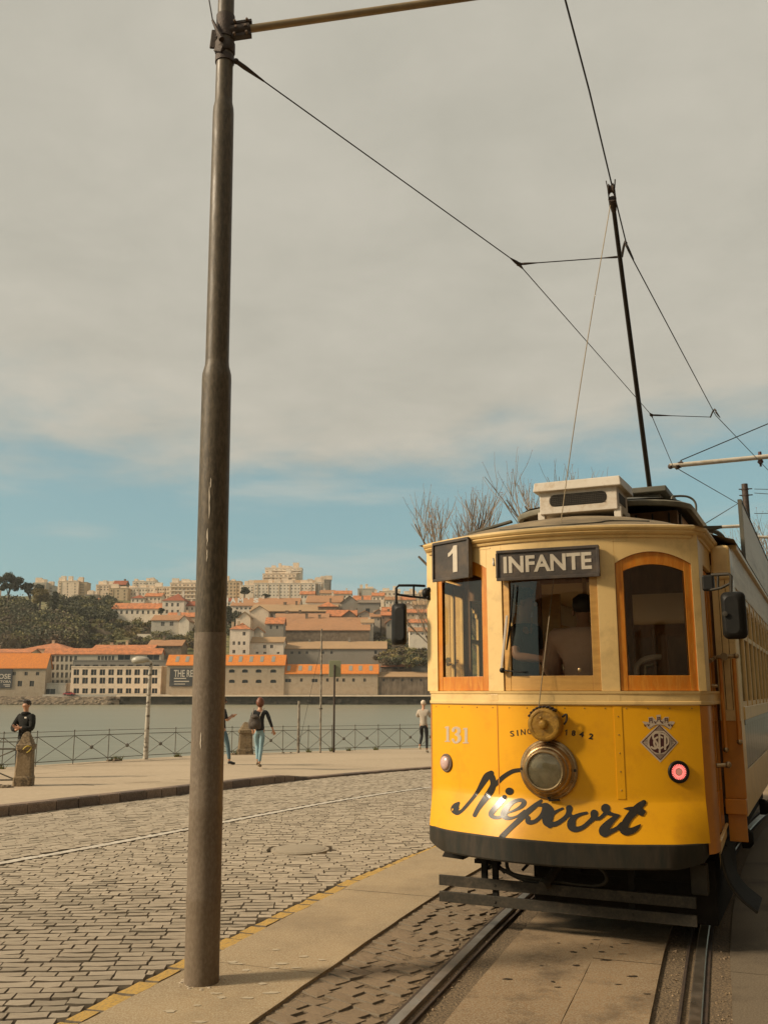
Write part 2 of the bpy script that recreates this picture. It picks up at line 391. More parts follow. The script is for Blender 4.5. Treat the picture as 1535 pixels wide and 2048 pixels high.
mat('wiper_white', (.55,.47,.38), rough=.5)
glassmat('window_glass', (.84,.81,.73), .95, ior=1.6)
glassmat('side_glass', (.8,.77,.69), .6, ior=1.25)
glassmat('lamp_glass', (.96,.93,.85), .9, ior=1.5)
# ================================================================== GROUND
# track frame: a = metres along the centre line (0 under the tram's front), s = metres to the right
TRK_A = R(19.8)
P0 = tw(.19, 0, 0)
def trk_xy(a, s):
    if a <= 0:
        h = TRK_A; c = Vector((P0.x+a*math.sin(h), P0.y+a*math.cos(h)))
    else:
        Rr = 50.0; h = TRK_A+a/Rr
        c = Vector((P0.x+Rr*(math.cos(TRK_A)-math.cos(h)), P0.y+Rr*(math.sin(h)-math.sin(TRK_A))))
    return Vector((c.x+s*math.cos(h), c.y-s*math.sin(h), 0)), h
A0, A1 = -9.0, 34.0
def trk_strip(s0, s1, z, n=90, thick=0., a0=A0, a1=A1, wob=0.):
    mb = MB(); vs = []
    for i in range(n+1):
        a = a0+(a1-a0)*i/n
        w0 = wob*(mnoise.noise(Vector((a*2.1, s0*7, 0)))); w1 = wob*(mnoise.noise(Vector((a*2.1, s1*7, 3))))
        p, _ = trk_xy(a, s0+w0); q, _ = trk_xy(a, s1+w1)
        vs += [(p.x, p.y, z), (q.x, q.y, z)]
    fs = [(2*i, 2*i+1, 2*i+3, 2*i+2) for i in range(n)]
    mb.add(vs, fs)
    if thick:
        b = [(x, y, z-thick) for x, y, z in vs]; m = len(vs)
        mb.add(vs+b, [(2*i, 2*i+2, 2*i+2+m, 2*i+m) for i in range(n)]+[(2*i+1, 2*i+1+m, 2*i+3+m, 2*i+3) for i in range(n)])
    return mb

# quay edge and fence line, kerb line (all surveyed on the photograph)
FENCE = [(-13.5,17.2),(-11.6,19.4),(-10.2,21.3),(-8.9,23.5),(-8.15,25.05),(-7.45,26.6),(-6.85,27.75),(-6.1,28.9),(-5.2,29.75),(-4.3,30.5),(-3.4,31.15),(-2.5,31.8),(-1.7,32.45),(-.95,33.0),(-.15,33.6),(.65,34.2),(1.5,34.8),(2.6,35.6),(4.2,36.8),(6.5,38.4),(10,41),(18,46),(40,60)]
KERB = [(-16,-2),(-10.4,5.6),(-7.6,10.6),(-5.68,14.29),(-4.72,16.13),(-3.62,18.2),(-1.87,21.4),(-.35,23.5),(1.16,25.3),(4.2,28.3),(9,32.2),(20,39),(40,50)]
KERB_C = catmull(KERB, 8)
FENCE_C = catmull(FENCE, 4)

# ground sheet under everything on this bank
mb = MB()
xs = [-60,-30,-20]+[-14+i*1.0 for i in range(0, 60)]+[60, 90]
ys = [-60,-30,-12]+[-6+i*1.0 for i in range(0, 40)]
def quay_y(x):
    for (a, b), (c, d) in zip(FENCE[:-1], FENCE[1:]):
        if a <= x <= c: return b+(d-b)*(x-a)/(c-a)+.55
    return FENCE[0][1]+.55-(FENCE[0][0]-x)*.3 if x < FENCE[0][0] else FENCE[-1][1]+.55
vs = []; fs = []
NY = 60
for x in xs:
    q = quay_y(x)
    for j in range(NY+1):
        y = -60+(q+60)*(j/NY)**.5 if j else -60
        vs.append((x, y, gz(y)-.055))
for i in range(len(xs)-1):
    for j in range(NY):
        a = i*(NY+1)+j; fs.append((a, a+NY+1, a+NY+2, a+1))
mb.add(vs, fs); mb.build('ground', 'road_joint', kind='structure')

# near quay wall (down to the river)
mb = MB(); vs = []; fs = []
QX = [-90,-60,-30]+[p[0] for p in FENCE]+[90]
for i, x in enumerate(QX):
    y = quay_y(x); vs += [(x, y, gz(y)+.1), (x, y+.25, -4)]
    if i: fs.append((2*i-2, 2*i, 2*i+1, 2*i-1))
mb.add(vs, fs); mb.build('quay_wall', 'quay_stone', kind='structure')

# road sheet (bedding between the cobbles is what shows of it)
road = thing('road', None, None); road['kind'] = 'structure'
def in_poly(x, y, P):
    c = False; j = len(P)-1
    for i in range(len(P)):
        if (P[i][1] > y) != (P[j][1] > y) and x < (P[j][0]-P[i][0])*(y-P[i][1])/(P[j][1]-P[i][1])+P[i][0]: c = not c
        j = i
    return c
SIDE = {}
def side_of(path, x, y):
    """signed distance to a polyline, + on its right"""
    k = id(path)
    if k not in SIDE:
        P = np.array([p[:2] for p in path], float); D = P[1:]-P[:-1]; SIDE[k] = (P[:-1], D, (D**2).sum(1))
    A, D, L2 = SIDE[k]; qx = x-A[:, 0]; qy = y-A[:, 1]
    t = np.clip((qx*D[:, 0]+qy*D[:, 1])/L2, 0, 1); d = (qx-t*D[:, 0])**2+(qy-t*D[:, 1])**2; i = int(d.argmin())
    return math.copysign(math.sqrt(d[i]), qx[i]*D[i, 1]-qy[i]*D[i, 0])
YK_S = -2.36                                          # yellow kerb line in the track frame
YK = [tuple(trk_xy(a, YK_S-.085)[0].xy) for a in np.linspace(-12, 30, 50)]
WHITE = catmull([(-9.5,0.5),(-6.6,5.2),(-3.95,10.1),(-2.95,12.1),(-1.95,14.3),(-.7,16.9),(.886,19.45),(3.2,22.3),(7,26.2),(14,31)], 8)
HOLE = ground(600, 1698)
# cobble shapes shared between the stones: rounded tops with dropped, uneven edges
def stone_mesh(nm, seed, m):
    r = random.Random(seed); mb = MB()
    j = lambda k: (r.random()-.5)*k
    B = [(-.5+j(.05), -.5+j(.1)), (.5+j(.05), -.5+j(.1)), (.5+j(.05), .5+j(.1)), (-.5+j(.05), .5+j(.1))]
    mids = [((B[i][0]+B[(i+1) % 4][0])/2+j(.04), (B[i][1]+B[(i+1) % 4][1])/2+j(.08)) for i in range(4)]
    ring = []
    for i in range(4): ring += [B[i], mids[i]]
    vs = [(x, y, -1.) for x, y in ring]+[(x*.99, y*.985, -.30+j(.08)) for x, y in ring]+[(x*.955, y*.915+j(.03), j(.045)-.02*(k%2)) for k, (x, y) in enumerate(ring)]+[(j(.1), j(.1), .012+j(.03))]
    fs = [(i, (i+1) % 8, 8+(i+1) % 8, 8+i) for i in range(8)]+[(8+i, 8+(i+1) % 8, 16+(i+1) % 8, 16+i) for i in range(8)]+[(16+i, 16+(i+1) % 8, 24) for i in range(8)]
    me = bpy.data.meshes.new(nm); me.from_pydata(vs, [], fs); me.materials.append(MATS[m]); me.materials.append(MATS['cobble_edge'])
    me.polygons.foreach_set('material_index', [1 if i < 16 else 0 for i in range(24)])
    return me, np.array(vs), fs
STONES = [stone_mesh('cobblestone', 10+i, ('cobble', 'cobble', 'cobble_pale', 'cobble_dark', 'cobble')[i % 5]) for i in range(10)]
SETTS = [stone_mesh('sett', 50+i, 'sett_brown') for i in range(6)]
stones = []                                            # x, y, rz, L, W, variant, tilt a, tilt b, dz
def lay(region, ang, L, Wd, gap, box, seed, wavy=.0):
    r = random.Random(seed); ca, sa = math.cos(ang), math.sin(ang)
    x0, x1, y0, y1 = box; row = y0
    while row < y1:
        wr = Wd*(1+(r.random()-.5)*.22); x = x0+r.random()*L
        while x < x1:
            ll = L*(1+(r.random()-.5)*.6); k0 = r.random(); cy = row+wr/2+wavy*math.sin((x+ll/2)*.8+row*.35)+.010*(k0-.5)
            mx, my = (x+ll/2)*ca-cy*sa, (x+ll/2)*sa+cy*ca
            if my > 3.2 and abs(mx) < my*.52+1.2:
                # stones along an edge are cut to fit it
                if region(mx, my, .32):
                    stones.append((mx, my, ang+wavy*.8*math.cos((x+ll/2)*.8+row*.35)+(r.random()-.5)*.045, ll-gap*.3, wr-gap, r.randrange(10), (r.random()-.5)*.05, (r.random()-.5)*.05, (r.random()-.5)*.006)); x += ll; continue
                if not region(mx, my, -.32): x += ll; continue
                best = None; N_ = 8; ins = []
                for q in range(N_+1):
                    xx = x+ll*q/N_; ok = True
                    for yy in (cy-wr*.45, cy+wr*.45): ok = ok and region(xx*ca-yy*sa, xx*sa+yy*ca)
                    ins.append(ok)
                run = 0; b0 = b1 = 0
                for q in range(N_+2):
                    if q <= N_ and ins[q]: run += 1
                    else:
                        if run > b1-b0: b0, b1 = q-run, q
                        run = 0
                if b1-b0 >= 3:
                    xa = x+ll*b0/N_; xb = x+ll*(b1-1)/N_; cx = (xa+xb)/2
                    stones.append((cx*ca-cy*sa, cx*sa+cy*ca, ang+wavy*.8*math.cos(cx*.8+row*.35)+(r.random()-.5)*.045, xb-xa-gap*.3, wr-gap, r.randrange(10), (r.random()-.5)*.05, (r.random()-.5)*.05, (r.random()-.5)*.006))
            x += ll
        row += wr
def near_region(X, Y, m=0.):
    return side_of(YK, X, Y) < .025-m and side_of(WHITE, X, Y) > .075+m and (m < 0 or (X-HOLE.x)**2+(Y-HOLE.y)**2 > (.36+m)**2)
def far_region(X, Y, m=0.):
    return side_of(WHITE, X, Y) < -.075-m and side_of(KERB_C, X, Y) > .03+m
def line_region(X, Y):
    return -.05 <= side_of(WHITE, X, Y) <= .10
lay(near_region, R(3), .205, .104, .016, (-14, 16, -4, 30), 3, .012)
lay(far_region, R(36), .19, .108, .010, (-14, 34, -4, 32), 5, .0)
n_line = len(stones)
WP = np.array(WHITE); wd_ = np.r_[0, np.cumsum(np.hypot(*np.diff(WP, axis=0).T))]; t = 0.; r_ = random.Random(6)
while t < wd_[-1]-.3:
    L = .15+.1*r_.random(); a = np.array([np.interp(t, wd_, WP[:, k]) for k in (0, 1)]); b = np.array([np.interp(t+L, wd_, WP[:, k]) for k in (0, 1)]); c = (a+b)/2
    if c[1] > 3.2 and abs(c[0]) < c[1]*.52+1.2: stones.append((c[0], c[1], math.atan2(b[1]-a[1], b[0]-a[0]), L-.006, .135, r_.randrange(10), 0, 0, (r_.random()-.5)*.003+.002))
    t += L
line_idx = set(range(n_line, len(stones)))
def size_px(s): return s[3]*s[4]/max(1, s[1])**3*(1 if abs(s[0]) < s[1]*.43+.1 and s[1] > 4.9 else .001)
order = sorted((i for i in range(len(stones)) if i not in line_idx), key=lambda i: -size_px(stones[i]))
near_idx = set(order[:300])
def stone_place(s): return Vector((s[0], s[1], gz(s[1])-.004+s[8]))
for i in near_idx:
    s = stones[i]; o = meshcopy(STONES[s[5]][0], 'cobblestone', road, stone_place(s), (s[6], s[7], s[2]), (s[3], s[4], .075))
def stuff_stones(idx, lib, name, m, parent, thick=.075):
    vs = []; fs = []; n = 0; sm = []
    for i in idx:
        s = stones[i] if not isinstance(i, tuple) else i
        V = lib[s[5] % len(lib)][1]*np.array([s[3], s[4], thick]); V[:, 2] += V[:, 0]*s[7]*.5+V[:, 1]*s[6]
        c, d = math.cos(s[2]), math.sin(s[2]); p = stone_place(s)
        X = V[:, 0]*c-V[:, 1]*d+p.x; Y = V[:, 0]*d+V[:, 1]*c+p.y
        vs.append(np.stack([X, Y, V[:, 2]+p.z], 1)); fs += [tuple(q+n for q in f) for f in lib[0][2]]; n += len(V)
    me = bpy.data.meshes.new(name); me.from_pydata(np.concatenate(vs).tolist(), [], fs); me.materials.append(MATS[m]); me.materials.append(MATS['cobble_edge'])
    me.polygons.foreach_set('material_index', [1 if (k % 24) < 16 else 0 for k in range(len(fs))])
    o = bpy.data.objects.new(name, me); COL.objects.link(o); o['kind'] = 'stuff'
    if parent: o.parent = parent
    return o
rest = [i for i in range(len(stones)) if i not in near_idx and i not in line_idx]
for k, m in enumerate(('cobble', 'cobble_pale', 'cobble_dark')):
    grp = [i for i in rest if (0, 0, 1, 2, 0)[stones[i][5] % 5] == k]
    stuff_stones(grp, STONES, 'cobblestone_paving', m, road)
stuff_stones(sorted(line_idx), STONES, 'white_line_stones', 'line_paint', road)
# manhole cover set in the cobbles
mh = thing('manhole_cover', 'round iron manhole cover set in the cobbled road', 'manhole cover', (HOLE.x, HOLE.y, gz(HOLE.y)-.004))
MB().lathe([(.33,-.03),(.33,.004),(.29,.006),(.29,.0)], 32).build('frame', 'cobble_dark', mh, smooth=30)
m_ = MB().lathe([(.285,-.02),(.285,.008),(.27,.011)], 32)
m_.build('lid', 'cobble_dark', mh, smooth=30)

# raised promenade along the river: paving sheet and kerbstones
mb = MB(); vs = []; fs = []
N = 150
def resample(path, n, t0=0., t1=1.):
    P = np.array([p[:2] for p in path], float); d = np.r_[0, np.cumsum(np.hypot(*np.diff(P, axis=0).T))]
    t = np.linspace(d[-1]*t0, d[-1]*t1, n); return np.stack([np.interp(t, d, P[:, 0]), np.interp(t, d, P[:, 1])], 1)
KR = resample(KERB_C, N)
prom = thing('promenade', None, None); prom['kind'] = 'structure'
def kerb_h(X):                                          # the kerb sinks to almost nothing past its end stone
    return .14 if X < -2.2 else (.14-(X+2.2)/.5*.10 if X < -1.7 else .04)
grid = []
for k in range(N):
    x, y = KR[k]
    # walk away from the kerb towards the river
    far = (x-14*.8, y+14*.6)
    col = []
    for j in range(13):
        t = j/12; X = x+(-11*t if x < 0 else -6*t*max(.2, 1-x/20)); 
        q = quay_y(X)-.02; Y = y+.10+(q-y-.10)*t
        h = kerb_h(x)+(.14-kerb_h(x))*min(1, t*4)
        col.append((X, Y, gz(Y)+h))
    grid.append(col)
for k in range(N):
    for j in range(13): vs.append(grid[k][j])
for k in range(N-1):
    for j in range(12):
        a = k*13+j; fs.append((a, a+13, a+14, a+1))
mb.add(vs, fs); mb.build('paving', 'promenade_paving', prom, smooth=60)
# a thin dark gutter joint lies between road and kerb; kerbstones are blocks of their own
dist = np.r_[0, np.cumsum(np.hypot(*np.diff(KR, axis=0).T))]
def kpt(t): return Vector((np.interp(t, dist, KR[:, 0]), np.interp(t, dist, KR[:, 1])))
t = 12.0; r_ = random.Random(4)
while t < 62:
    L = .34+r_.random()*.34; a = kpt(t+.008); b = kpt(t+L-.008); d = (b-a).normalized(); nrm = Vector((d.y, -d.x))
    h = [kerb_h(a.x), kerb_h(b.x)]
    w = .20; mb = MB(); vs = []
    j = lambda: (r_.random()-.5)*.014
    for p, hh in ((a, h[0]), (b, h[1])):
        for o, z in ((-w, -.06), (.03, -.06), (.02+j(), hh*.9-.005), (-.0, hh+.004+j()*.3), (-w, hh+.006)):
            q = p+nrm*o; vs.append((q.x, q.y, gz(q.y)+z))
    mb.add(vs, [(0,1,2,3,4)[::-1], (5,6,7,8,9)]+[(i, (i+1) % 5, 5+(i+1) % 5, 5+i)[::1] for i in range(5)])
    mb.build('kerbstone', r_.choice(('kerb_granite', 'kerb_brown', 'kerb_brown')), prom, bevel=.006)
    t += L

# tram stop pavement, track bed, rails
walk = thing('tram_stop_pavement', None, None); walk['kind'] = 'structure'
a = A0+.5; r_ = random.Random(11)
while a < 30:
    L = 2.2+r_.random()*.5
    b_ = min(a+L, 30)
    trk_strip(-2.30, -1.46, .0+r_.random()*.003, n=max(4, int(L*4)), thick=.05, a0=a+.003, a1=b_-.003, wob=.012).build('concrete_slab', 'concrete_walk', walk)
    a += L
# yellow-painted edge stones, each a block
a = -5.2
k = 0
while a < 14:
    L = .17+r_.random()*.13; p, h = trk_xy(a+L/2, YK_S+.012*(r_.random()-.5))
    if p.y > 4.3:
        w = .10+r_.random()*.05
        o = meshcopy(STONES[r_.randrange(10)][0], 'edge_stone', walk, (p.x, p.y, gz(p.y)+.001+(r_.random()-.5)*.006), ((r_.random()-.5)*.05, 0, math.pi/2-h+(r_.random()-.5)*.06), (L-.02, w, .07))
        k += 1
    a += L
ymeshes = {}
for o in list(walk.children):
    if o.name.startswith('edge_stone'):
        if o.data.name not in ymeshes:
            me = o.data.copy(); me.materials[0] = MATS['kerb_yellow']; ymeshes[o.data.name] = me
        o.data = ymeshes[o.data.name]

bed = thing('track_bed', None, None); bed['kind'] = 'structure'
trk_strip(-1.47, 1.3, -.016, wob=0).build('earth_bedding', 'joint_earth', bed)
# centre slabs
a = A0+.2
cuts = [-9, -6.4, -3.55, -1.75, -.05, 1.8, 4, 6, 9, 12, 16, 20, 25, 30]
for c0, c1 in zip(cuts[:-1], cuts[1:]):
    trk_strip(-.50, .08, .001+r_.random()*.003, n=12, thick=.03, a0=c0+.003, a1=c1-.003, wob=.006).build('concrete_slab', 'concrete_slab', bed)
    trk_strip(.083, .515, .001+r_.random()*.003, n=12, thick=.03, a0=c0+.003, a1=c1-.003, wob=.006).build('concrete_slab', 'concrete_slab', bed)
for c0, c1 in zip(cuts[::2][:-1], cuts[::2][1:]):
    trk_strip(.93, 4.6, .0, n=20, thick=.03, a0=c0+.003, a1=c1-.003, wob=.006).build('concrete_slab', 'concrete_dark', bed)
# brown setts between pavement and left rail, and rough earth lumps elsewhere
setts = []
rr_ = random.Random(21); a = -6.
while a < 9:
    wr = .115*(1+(rr_.random()-.5)*.3); s = -1.43
    while s < -.86:
        ll = .17*(1+(rr_.random()-.5)*.7); ll = min(ll, -.83-s)
        if ll > .05:
            sh = (s+1.4)*.45; p, h = trk_xy(a+wr/2-sh+.02*math.sin(s*9), s+ll/2)
            if p.y > 4.4: setts.append((p.x, p.y, -h-R(24)+(rr_.random()-.5)*.12, ll-.012, wr-.012, rr_.randrange(6), (rr_.random()-.5)*.14, (rr_.random()-.5)*.10, -.004+(rr_.random()-.5)*.012))
        s += ll
    a += wr
setts.sort(key=lambda s: s[1])
for s in setts[:260]:
    meshcopy(SETTS[s[5]][0], 'sett', bed, stone_place(s), (s[6], s[7], s[2]), (s[3], s[4], .06))
if setts[260:]: stuff_stones(setts[260:], SETTS, 'sett_paving', 'sett_brown', bed, .06)
# crumbs and grit beside the rails
mb = MB(); rr_ = random.Random(31)
for i in range(600):
    a = -4.6+rr_.random()*6; s = rr_.choice([-.62-.12*rr_.random(), -.83-.03*rr_.random(), .53+.12*rr_.random(), .84+.1*rr_.random(), -.62-.1*rr_.random()])
    p, h = trk_xy(a, s); q = .003+.006*rr_.random()**2
    rot = Matrix.Rotation(rr_.random()*6, 3, 'Z')@Matrix.Rotation(rr_.random()*2, 3, 'X')
    vs = [p+rot@(Vector(c)*q)+Vector((0, 0, -.012)) for c in ((-1,-1,-.5),(1,-1,-.4),(1,1,-.6),(-1,1,-.5),(0,.1,.8))]
    mb.add(vs, [(0,1,4),(1,2,4),(2,3,4),(3,0,4),(0,3,2,1)])
mb.build('gravel', 'sett_brown', bed, kind='stuff')
# worn marks lying on the paving: pale paint splashes, oil drips, cracks
def patch(mb, px, py, rx, ry, seed, z=.004, n=14):
    r = random.Random(seed); g = ground(px, py); k = 5
    mb.add([(g.x+rx*math.cos(a)*(.55+.6*r.random()), g.y+ry*math.sin(a)*(.55+.6*r.random()), z) for a in np.linspace(0, 6.283, n, endpoint=False)], [tuple(range(n))])
mb = MB()
for i, (x, y) in enumerate(((1210,550),(1020,605),(1040,612),(1080,640),(1200,630),(1232,612),(1410,595),(1330,580),(945,742),(972,760),(1085,762),(1190,740),(862,795),(745,820),(878,868),(1150,700),(1300,630))):
    patch(mb, x/2.193, 1650+y/2.193, .028+.012*(i % 3), .018+.01*(i % 2), i, .0045)
mb.build('paint_splash', 'splash', walk, kind='stuff')
mb = MB()
for i, (x, y) in enumerate(((885,440),(925,470),(1000,478),(745,580),(985,590),(580,570),(765,437),(820,470),(900,425),(860,455),(1090,625),(940,500),(700,520),(830,520),(1010,440),(960,452),(760,600),(1040,560))):
    patch(mb, 700+x/1.838, 1650+y/1.838, .014+.012*(i % 3), .009+.010*(i % 2), 40+i, .0055)
mb.build('oil_drip', 'oil_stain', bed, kind='stuff')
mb = MB()
for P in ([(240,642),(330,636),(400,628),(520,618)],[(170,655),(240,650)],[(520,668),(560,662),(620,664)],[(850,708),(960,700),(1090,696)],[(1200,684),(1290,684)],[(900,664),(1000,660)],[(560,560),(700,566)],[(430,720),(560,715),(640,722)]):
    q = [ground(x/3.411, 1360+y/3.411, .14) for x, y in P]; w = Vector((0, .02, 0)); vs = []
    for p in q: vs += [p-w+Vector((0,0,.006)), p+w+Vector((0,0,.006))]
    mb.add(vs, [(2*i, 2*i+2, 2*i+3, 2*i+1) for i in range(len(q)-1)])
mb.build('paving_crack', 'joint_earth', prom, kind='stuff')
# grooved rails
def rail(s0, nm, lbl):
    root = thing(nm, lbl, 'rail')
    n = 110; path = []
    for i in range(n+1):
        a = A0+(A1-A0)*i/n; p, h = trk_xy(a, s0); path.append((p.x, p.y))
    sgn = -1 if s0 < 0 else 1                            # groove on the inner side
    def sec(lo, hi, z1, z0=-.05, ch=.006): 
        pts = [(lo, z0), (hi, z0), (hi, z1-ch), (hi-ch, z1), (lo+ch, z1), (lo, z1-ch)]
        return pts
    hd = (-.035, .035); 
    sweep(path, sec(*hd, .006)).build('rail_head', 'rail_steel', root, smooth=30)
    lip = (.072, .092) if sgn < 0 else (-.092, -.072)
    sweep(path, sec(*lip, .003, ch=.003)).build('groove_lip', 'rail_rust', root, smooth=30)
    g = (.035, .072) if sgn < 0 else (-.072, -.035)
    sweep(path, sec(*g, -.030, ch=.001)).build('groove', 'rail_rust', root)
    e = (-.062, -.037) if sgn < 0 else (.037, .062)
    sweep(path, sec(*e, -.008, ch=.001)).build('rail_web', 'rail_rust', root)
rail(-.745, 'tram_rail', 'left polished steel tram rail beside the brown setts')
rail(.745, 'tram_rail', 'right polished steel tram rail running into the tram shadow')

# ================================================================== RIVER AND FAR BANK LEVELS
WZ = -3.0
mb = MB(); mb.add([(-900, 12, WZ), (900, 12, WZ), (900, 344, WZ), (-900, 344, WZ)], [(0,1,2,3)])
wob_ = mb.build('river', 'water', kind='structure')
m = MATS['water']; t_ = m.node_tree; b_ = t_.nodes['Principled BSDF']
bp = t_.nodes.new('ShaderNodeBump'); bp.inputs['Strength'].default_value = .55; bp.inputs['Distance'].default_value = .25
c_ = t_.nodes.new('ShaderNodeTexCoord'); mp_ = t_.nodes.new('ShaderNodeMapping'); t_.links.new(c_.outputs['Object'], mp_.inputs[0]); mp_.inputs['Scale'].default_value = (.35, 1.0, 1)
n_ = t_.nodes.new('ShaderNodeTexNoise'); t_.links.new(mp_.outputs[0], n_.inputs[0]); n_.inputs['Scale'].default_value = .55; n_.inputs['Detail'].default_value = 7
t_.links.new(n_.outputs[0], bp.inputs['Height']); t_.links.new(bp.outputs[0], b_.inputs['Normal'])

# ================================================================== NEAR POLE
PB = ground(403, 1965)
pole = thing('catenary_pole', 'tall stepped dark metal catenary pole standing at the pavement edge', 'pole', (PB.x, PB.y, 0))
LEAN = (-.0105, 0)                                        # the pole leans slightly outwards
def pp(z, dx=0., dy=0.): return (LEAN[0]*z+dx, LEAN[1]*z+dy, z)
def pole_seg(zr): 
    mb = MB(); mb.tube([pp(z) for z, r in zr], [r for z, r in zr], 40); return mb
pole_seg([(-.05,.103),(.0,.103),(.06,.104),(.45,.1045),(.47,.1075),(.50,.1075),(.52,.104),(.98,.103),(1.0,.1055),(1.02,.103),(1.6,.1025),(2.09,.102)]).build('base_section', 'pole_base_paint', pole, smooth=40)
pole_seg([(2.09,.1005),(3.0,.1),(3.72,.0985),(3.80,.099),(3.84,.097),(3.90,.082),(3.93,.080)]).build('lower_section', 'pole_paint', pole, smooth=40)
pole_seg([(3.93,.0795),(4.8,.078),(5.72,.075),(5.82,.0745),(5.86,.072),(5.90,.064),(5.92,.0625)]).build('middle_section', 'pole_paint', pole, smooth=40)
pole_seg([(5.92,.062),(6.4,.060),(7.6,.057),(7.62,.0)]).build('upper_section', 'pole_paint', pole, smooth=40)
# scraped paint patches down the lower section
mb = MB(); rr_ = random.Random(5)
for zc_, hh, an in ((2.93,.22,-.10),(2.70,.12,-.16),(3.06,.07,-.05),(2.58,.08,-.15),(6.45,.06,-.2),(1.42,.10,-.25)):
    n = 7; vs = []; r0 = (.1035 if zc_ < 2.09 else .1005) if zc_ < 3.8 else (.0785 if zc_ < 5.7 else .0612)
    for i in range(n):
        z = zc_-hh/2+hh*i/(n-1); w = (.02+.035*rr_.random())*(1-abs(i/(n-1)*2-1)**2)+.006; c0 = an+(rr_.random()-.5)*.05
        for w_ in (-w, w):
            th_ = c0+w_; vs.append((LEAN[0]*z+math.sin(th_)*(r0+.0015), -math.cos(th_)*(r0+.0015), z))
    mb.add(vs, [(2*i, 2*i+1, 2*i+3, 2*i+2) for i in range(n-1)])
mb.parts('scraped_paint', 'bare_primer', pole)
# arm with its clamp
armA = at(500, 57, PB.y)-Vector((PB.x, PB.y, 0)); armB = at(915, -3, PB.y+.15)-Vector((PB.x, PB.y, 0))
dirA = (armB-armA).normalized(); armE = armA+dirA*2.9
MB().tube([armA-dirA*.12, armE], .0285, 20).build('arm', 'arm_pipe', pole, smooth=40)
cl = MB()
cl.tube([armA-dirA*.20, armA+dirA*.0], .043, 14)
cl.bar(armA-dirA*.16+Vector((0,-.0,.052)), armA+dirA*.012+Vector((0,0,.052)), .055, .024); cl.bar(armA-dirA*.16-Vector((0,0,.052)), armA+dirA*.012-Vector((0,0,.052)), .055, .024)
clo = cl.build('arm_clamp', 'clamp_iron', pole, smooth=40, bevel=.003)
bo = MB()
for s_ in (-1, 1):
    for q in (-.11, -.02):
        c = armA+dirA*q+Vector((0, -.03, .052*s_)); bo.lathe([(.011,-.012),(.011,.014),(.006,.022)], 6, c, (0,-1,0))
for q in (-.1, -.03): bo.lathe([(.009,0),(.009,.012)], 6, armA+dirA*q+Vector((0,-.043,0)), (0,-1,0))
bo.parts('clamp_bolt', 'bolt_head', pole)
zc_ = armA.z
co = MB(); co.tube([pp(zc_-.09), pp(zc_+.10)], .068, 24); co.build('upper_collar', 'clamp_iron', pole, smooth=40)
co = MB(); co.tube([pp(zc_-.21), pp(zc_-.20), pp(zc_-.13), pp(zc_-.12)], [.068,.074,.074,.068], 24); co.tube([pp(zc_-.285), pp(zc_-.235)], .069, 24); co.build('lower_collar', 'clamp_iron', pole, smooth=40)
# plate on the left side with knuckle and the guy strap that leaves upwards
pl = MB(); c = Vector(pp(zc_-.10, -.085, -.015)); pl.bar(c+Vector((0,0,-.075)), c+Vector((.012,0,.075)), .05, .02, (0,1,0)); pl.bar(c+Vector((.03,-.02,-.10)), c+Vector((.09,-.05,-.13)), .05, .05); pl.build('side_plate', 'clamp_iron', pole, bevel=.006)
g1 = at(425, 40, PB.y-.06)-Vector((PB.x, PB.y, 0)); g0 = at(443, 78, PB.y-.09)-Vector((PB.x, PB.y, 0)); g2 = at(408, -60, PB.y+.3)-Vector((PB.x, PB.y, 0))
gm = MB(); gm.tube([g1, g0], [.009, .022], 8); gm.build('guy_grip', 'clamp_iron', pole, smooth=40)
MB().tube([g2, g1], .0055, 6).build('guy_wire', 'wire', pole, smooth=60)
# debris where the pole meets the ground
mb = MB(); rr_ = random.Random(8)
for i in range(70):
    an = rr_.random()*6.28; q = .102+.05*rr_.random()**2; s = .004+.010*rr_.random()
    if an > 4.0 and rr_.random() < .6: continue
    mb.blob((math.cos(an)*q, math.sin(an)*q-.01, .002), (s, s*.8, s*.5), 6, 4)
mb.build('mortar_crumbs', 'cobble_pale', pole, kind='stuff')

# ================================================================== OVERHEAD WIRES
def Pz(px, py, z):
    d = ray(px, py); t = (z-EYE)/d.z; return Vector((t*d.x, t*d.y, z))
ZW = 5.78
wire_pts = [Pz(1115,-60,ZW+.05), Pz(1130,0,ZW+.03), Pz(1178,182,ZW+.01), Pz(1221,362,ZW), Pz(1255,500,ZW), Pz(1430,830,ZW), Pz(1535,940,ZW), Pz(1640,1030,ZW)]
mb = MB(); mb.tube(wire_pts, .0062, 6); tag(mb.build('trolley_wire', 'wire', smooth=60), 'dark contact wire the trolley pole touches, bending down to the right', 'overhead wire')
attach = Vector((PB.x, PB.y, 0))+Vector(pp(zc_-.29, .06, -.02))
j1 = Pz(1037, 528, ZW+.03); j2 = Pz(1302, 830, ZW+.03); armtip = Pz(1345, 932, ZW+.05)
attach = at(472, 122, PB.y-.02)
def grip(mb, a, b, L=.16, r=.012):
    d = (b-a).normalized(); mb.tube([a, a+d*L*.3, a+d*L], [r, r*1.1, r*.4], 8)
sp = thing('span_wire', 'pull-off wire running from the tall pole down to the far bracket arm', 'overhead wire', attach)
def L0(p): return p-attach
MB().tube([L0(attach), L0(j1)], .0052, 6).build('wire_run', 'wire', sp, smooth=60)
MB().tube([L0(j1), L0(j2)], .0052, 6).build('wire_run', 'wire', sp, smooth=60)
MB().tube([L0(j2), L0(armtip)], .006, 6).build('wire_run', 'wire', sp, smooth=60)
k1 = Pz(1243, 513, ZW+.07); k2 = Pz(1420, 834, ZW+.07)
MB().tube([L0(j1), L0(k1)], .0052, 6).build('pull_off', 'wire', sp, smooth=60)
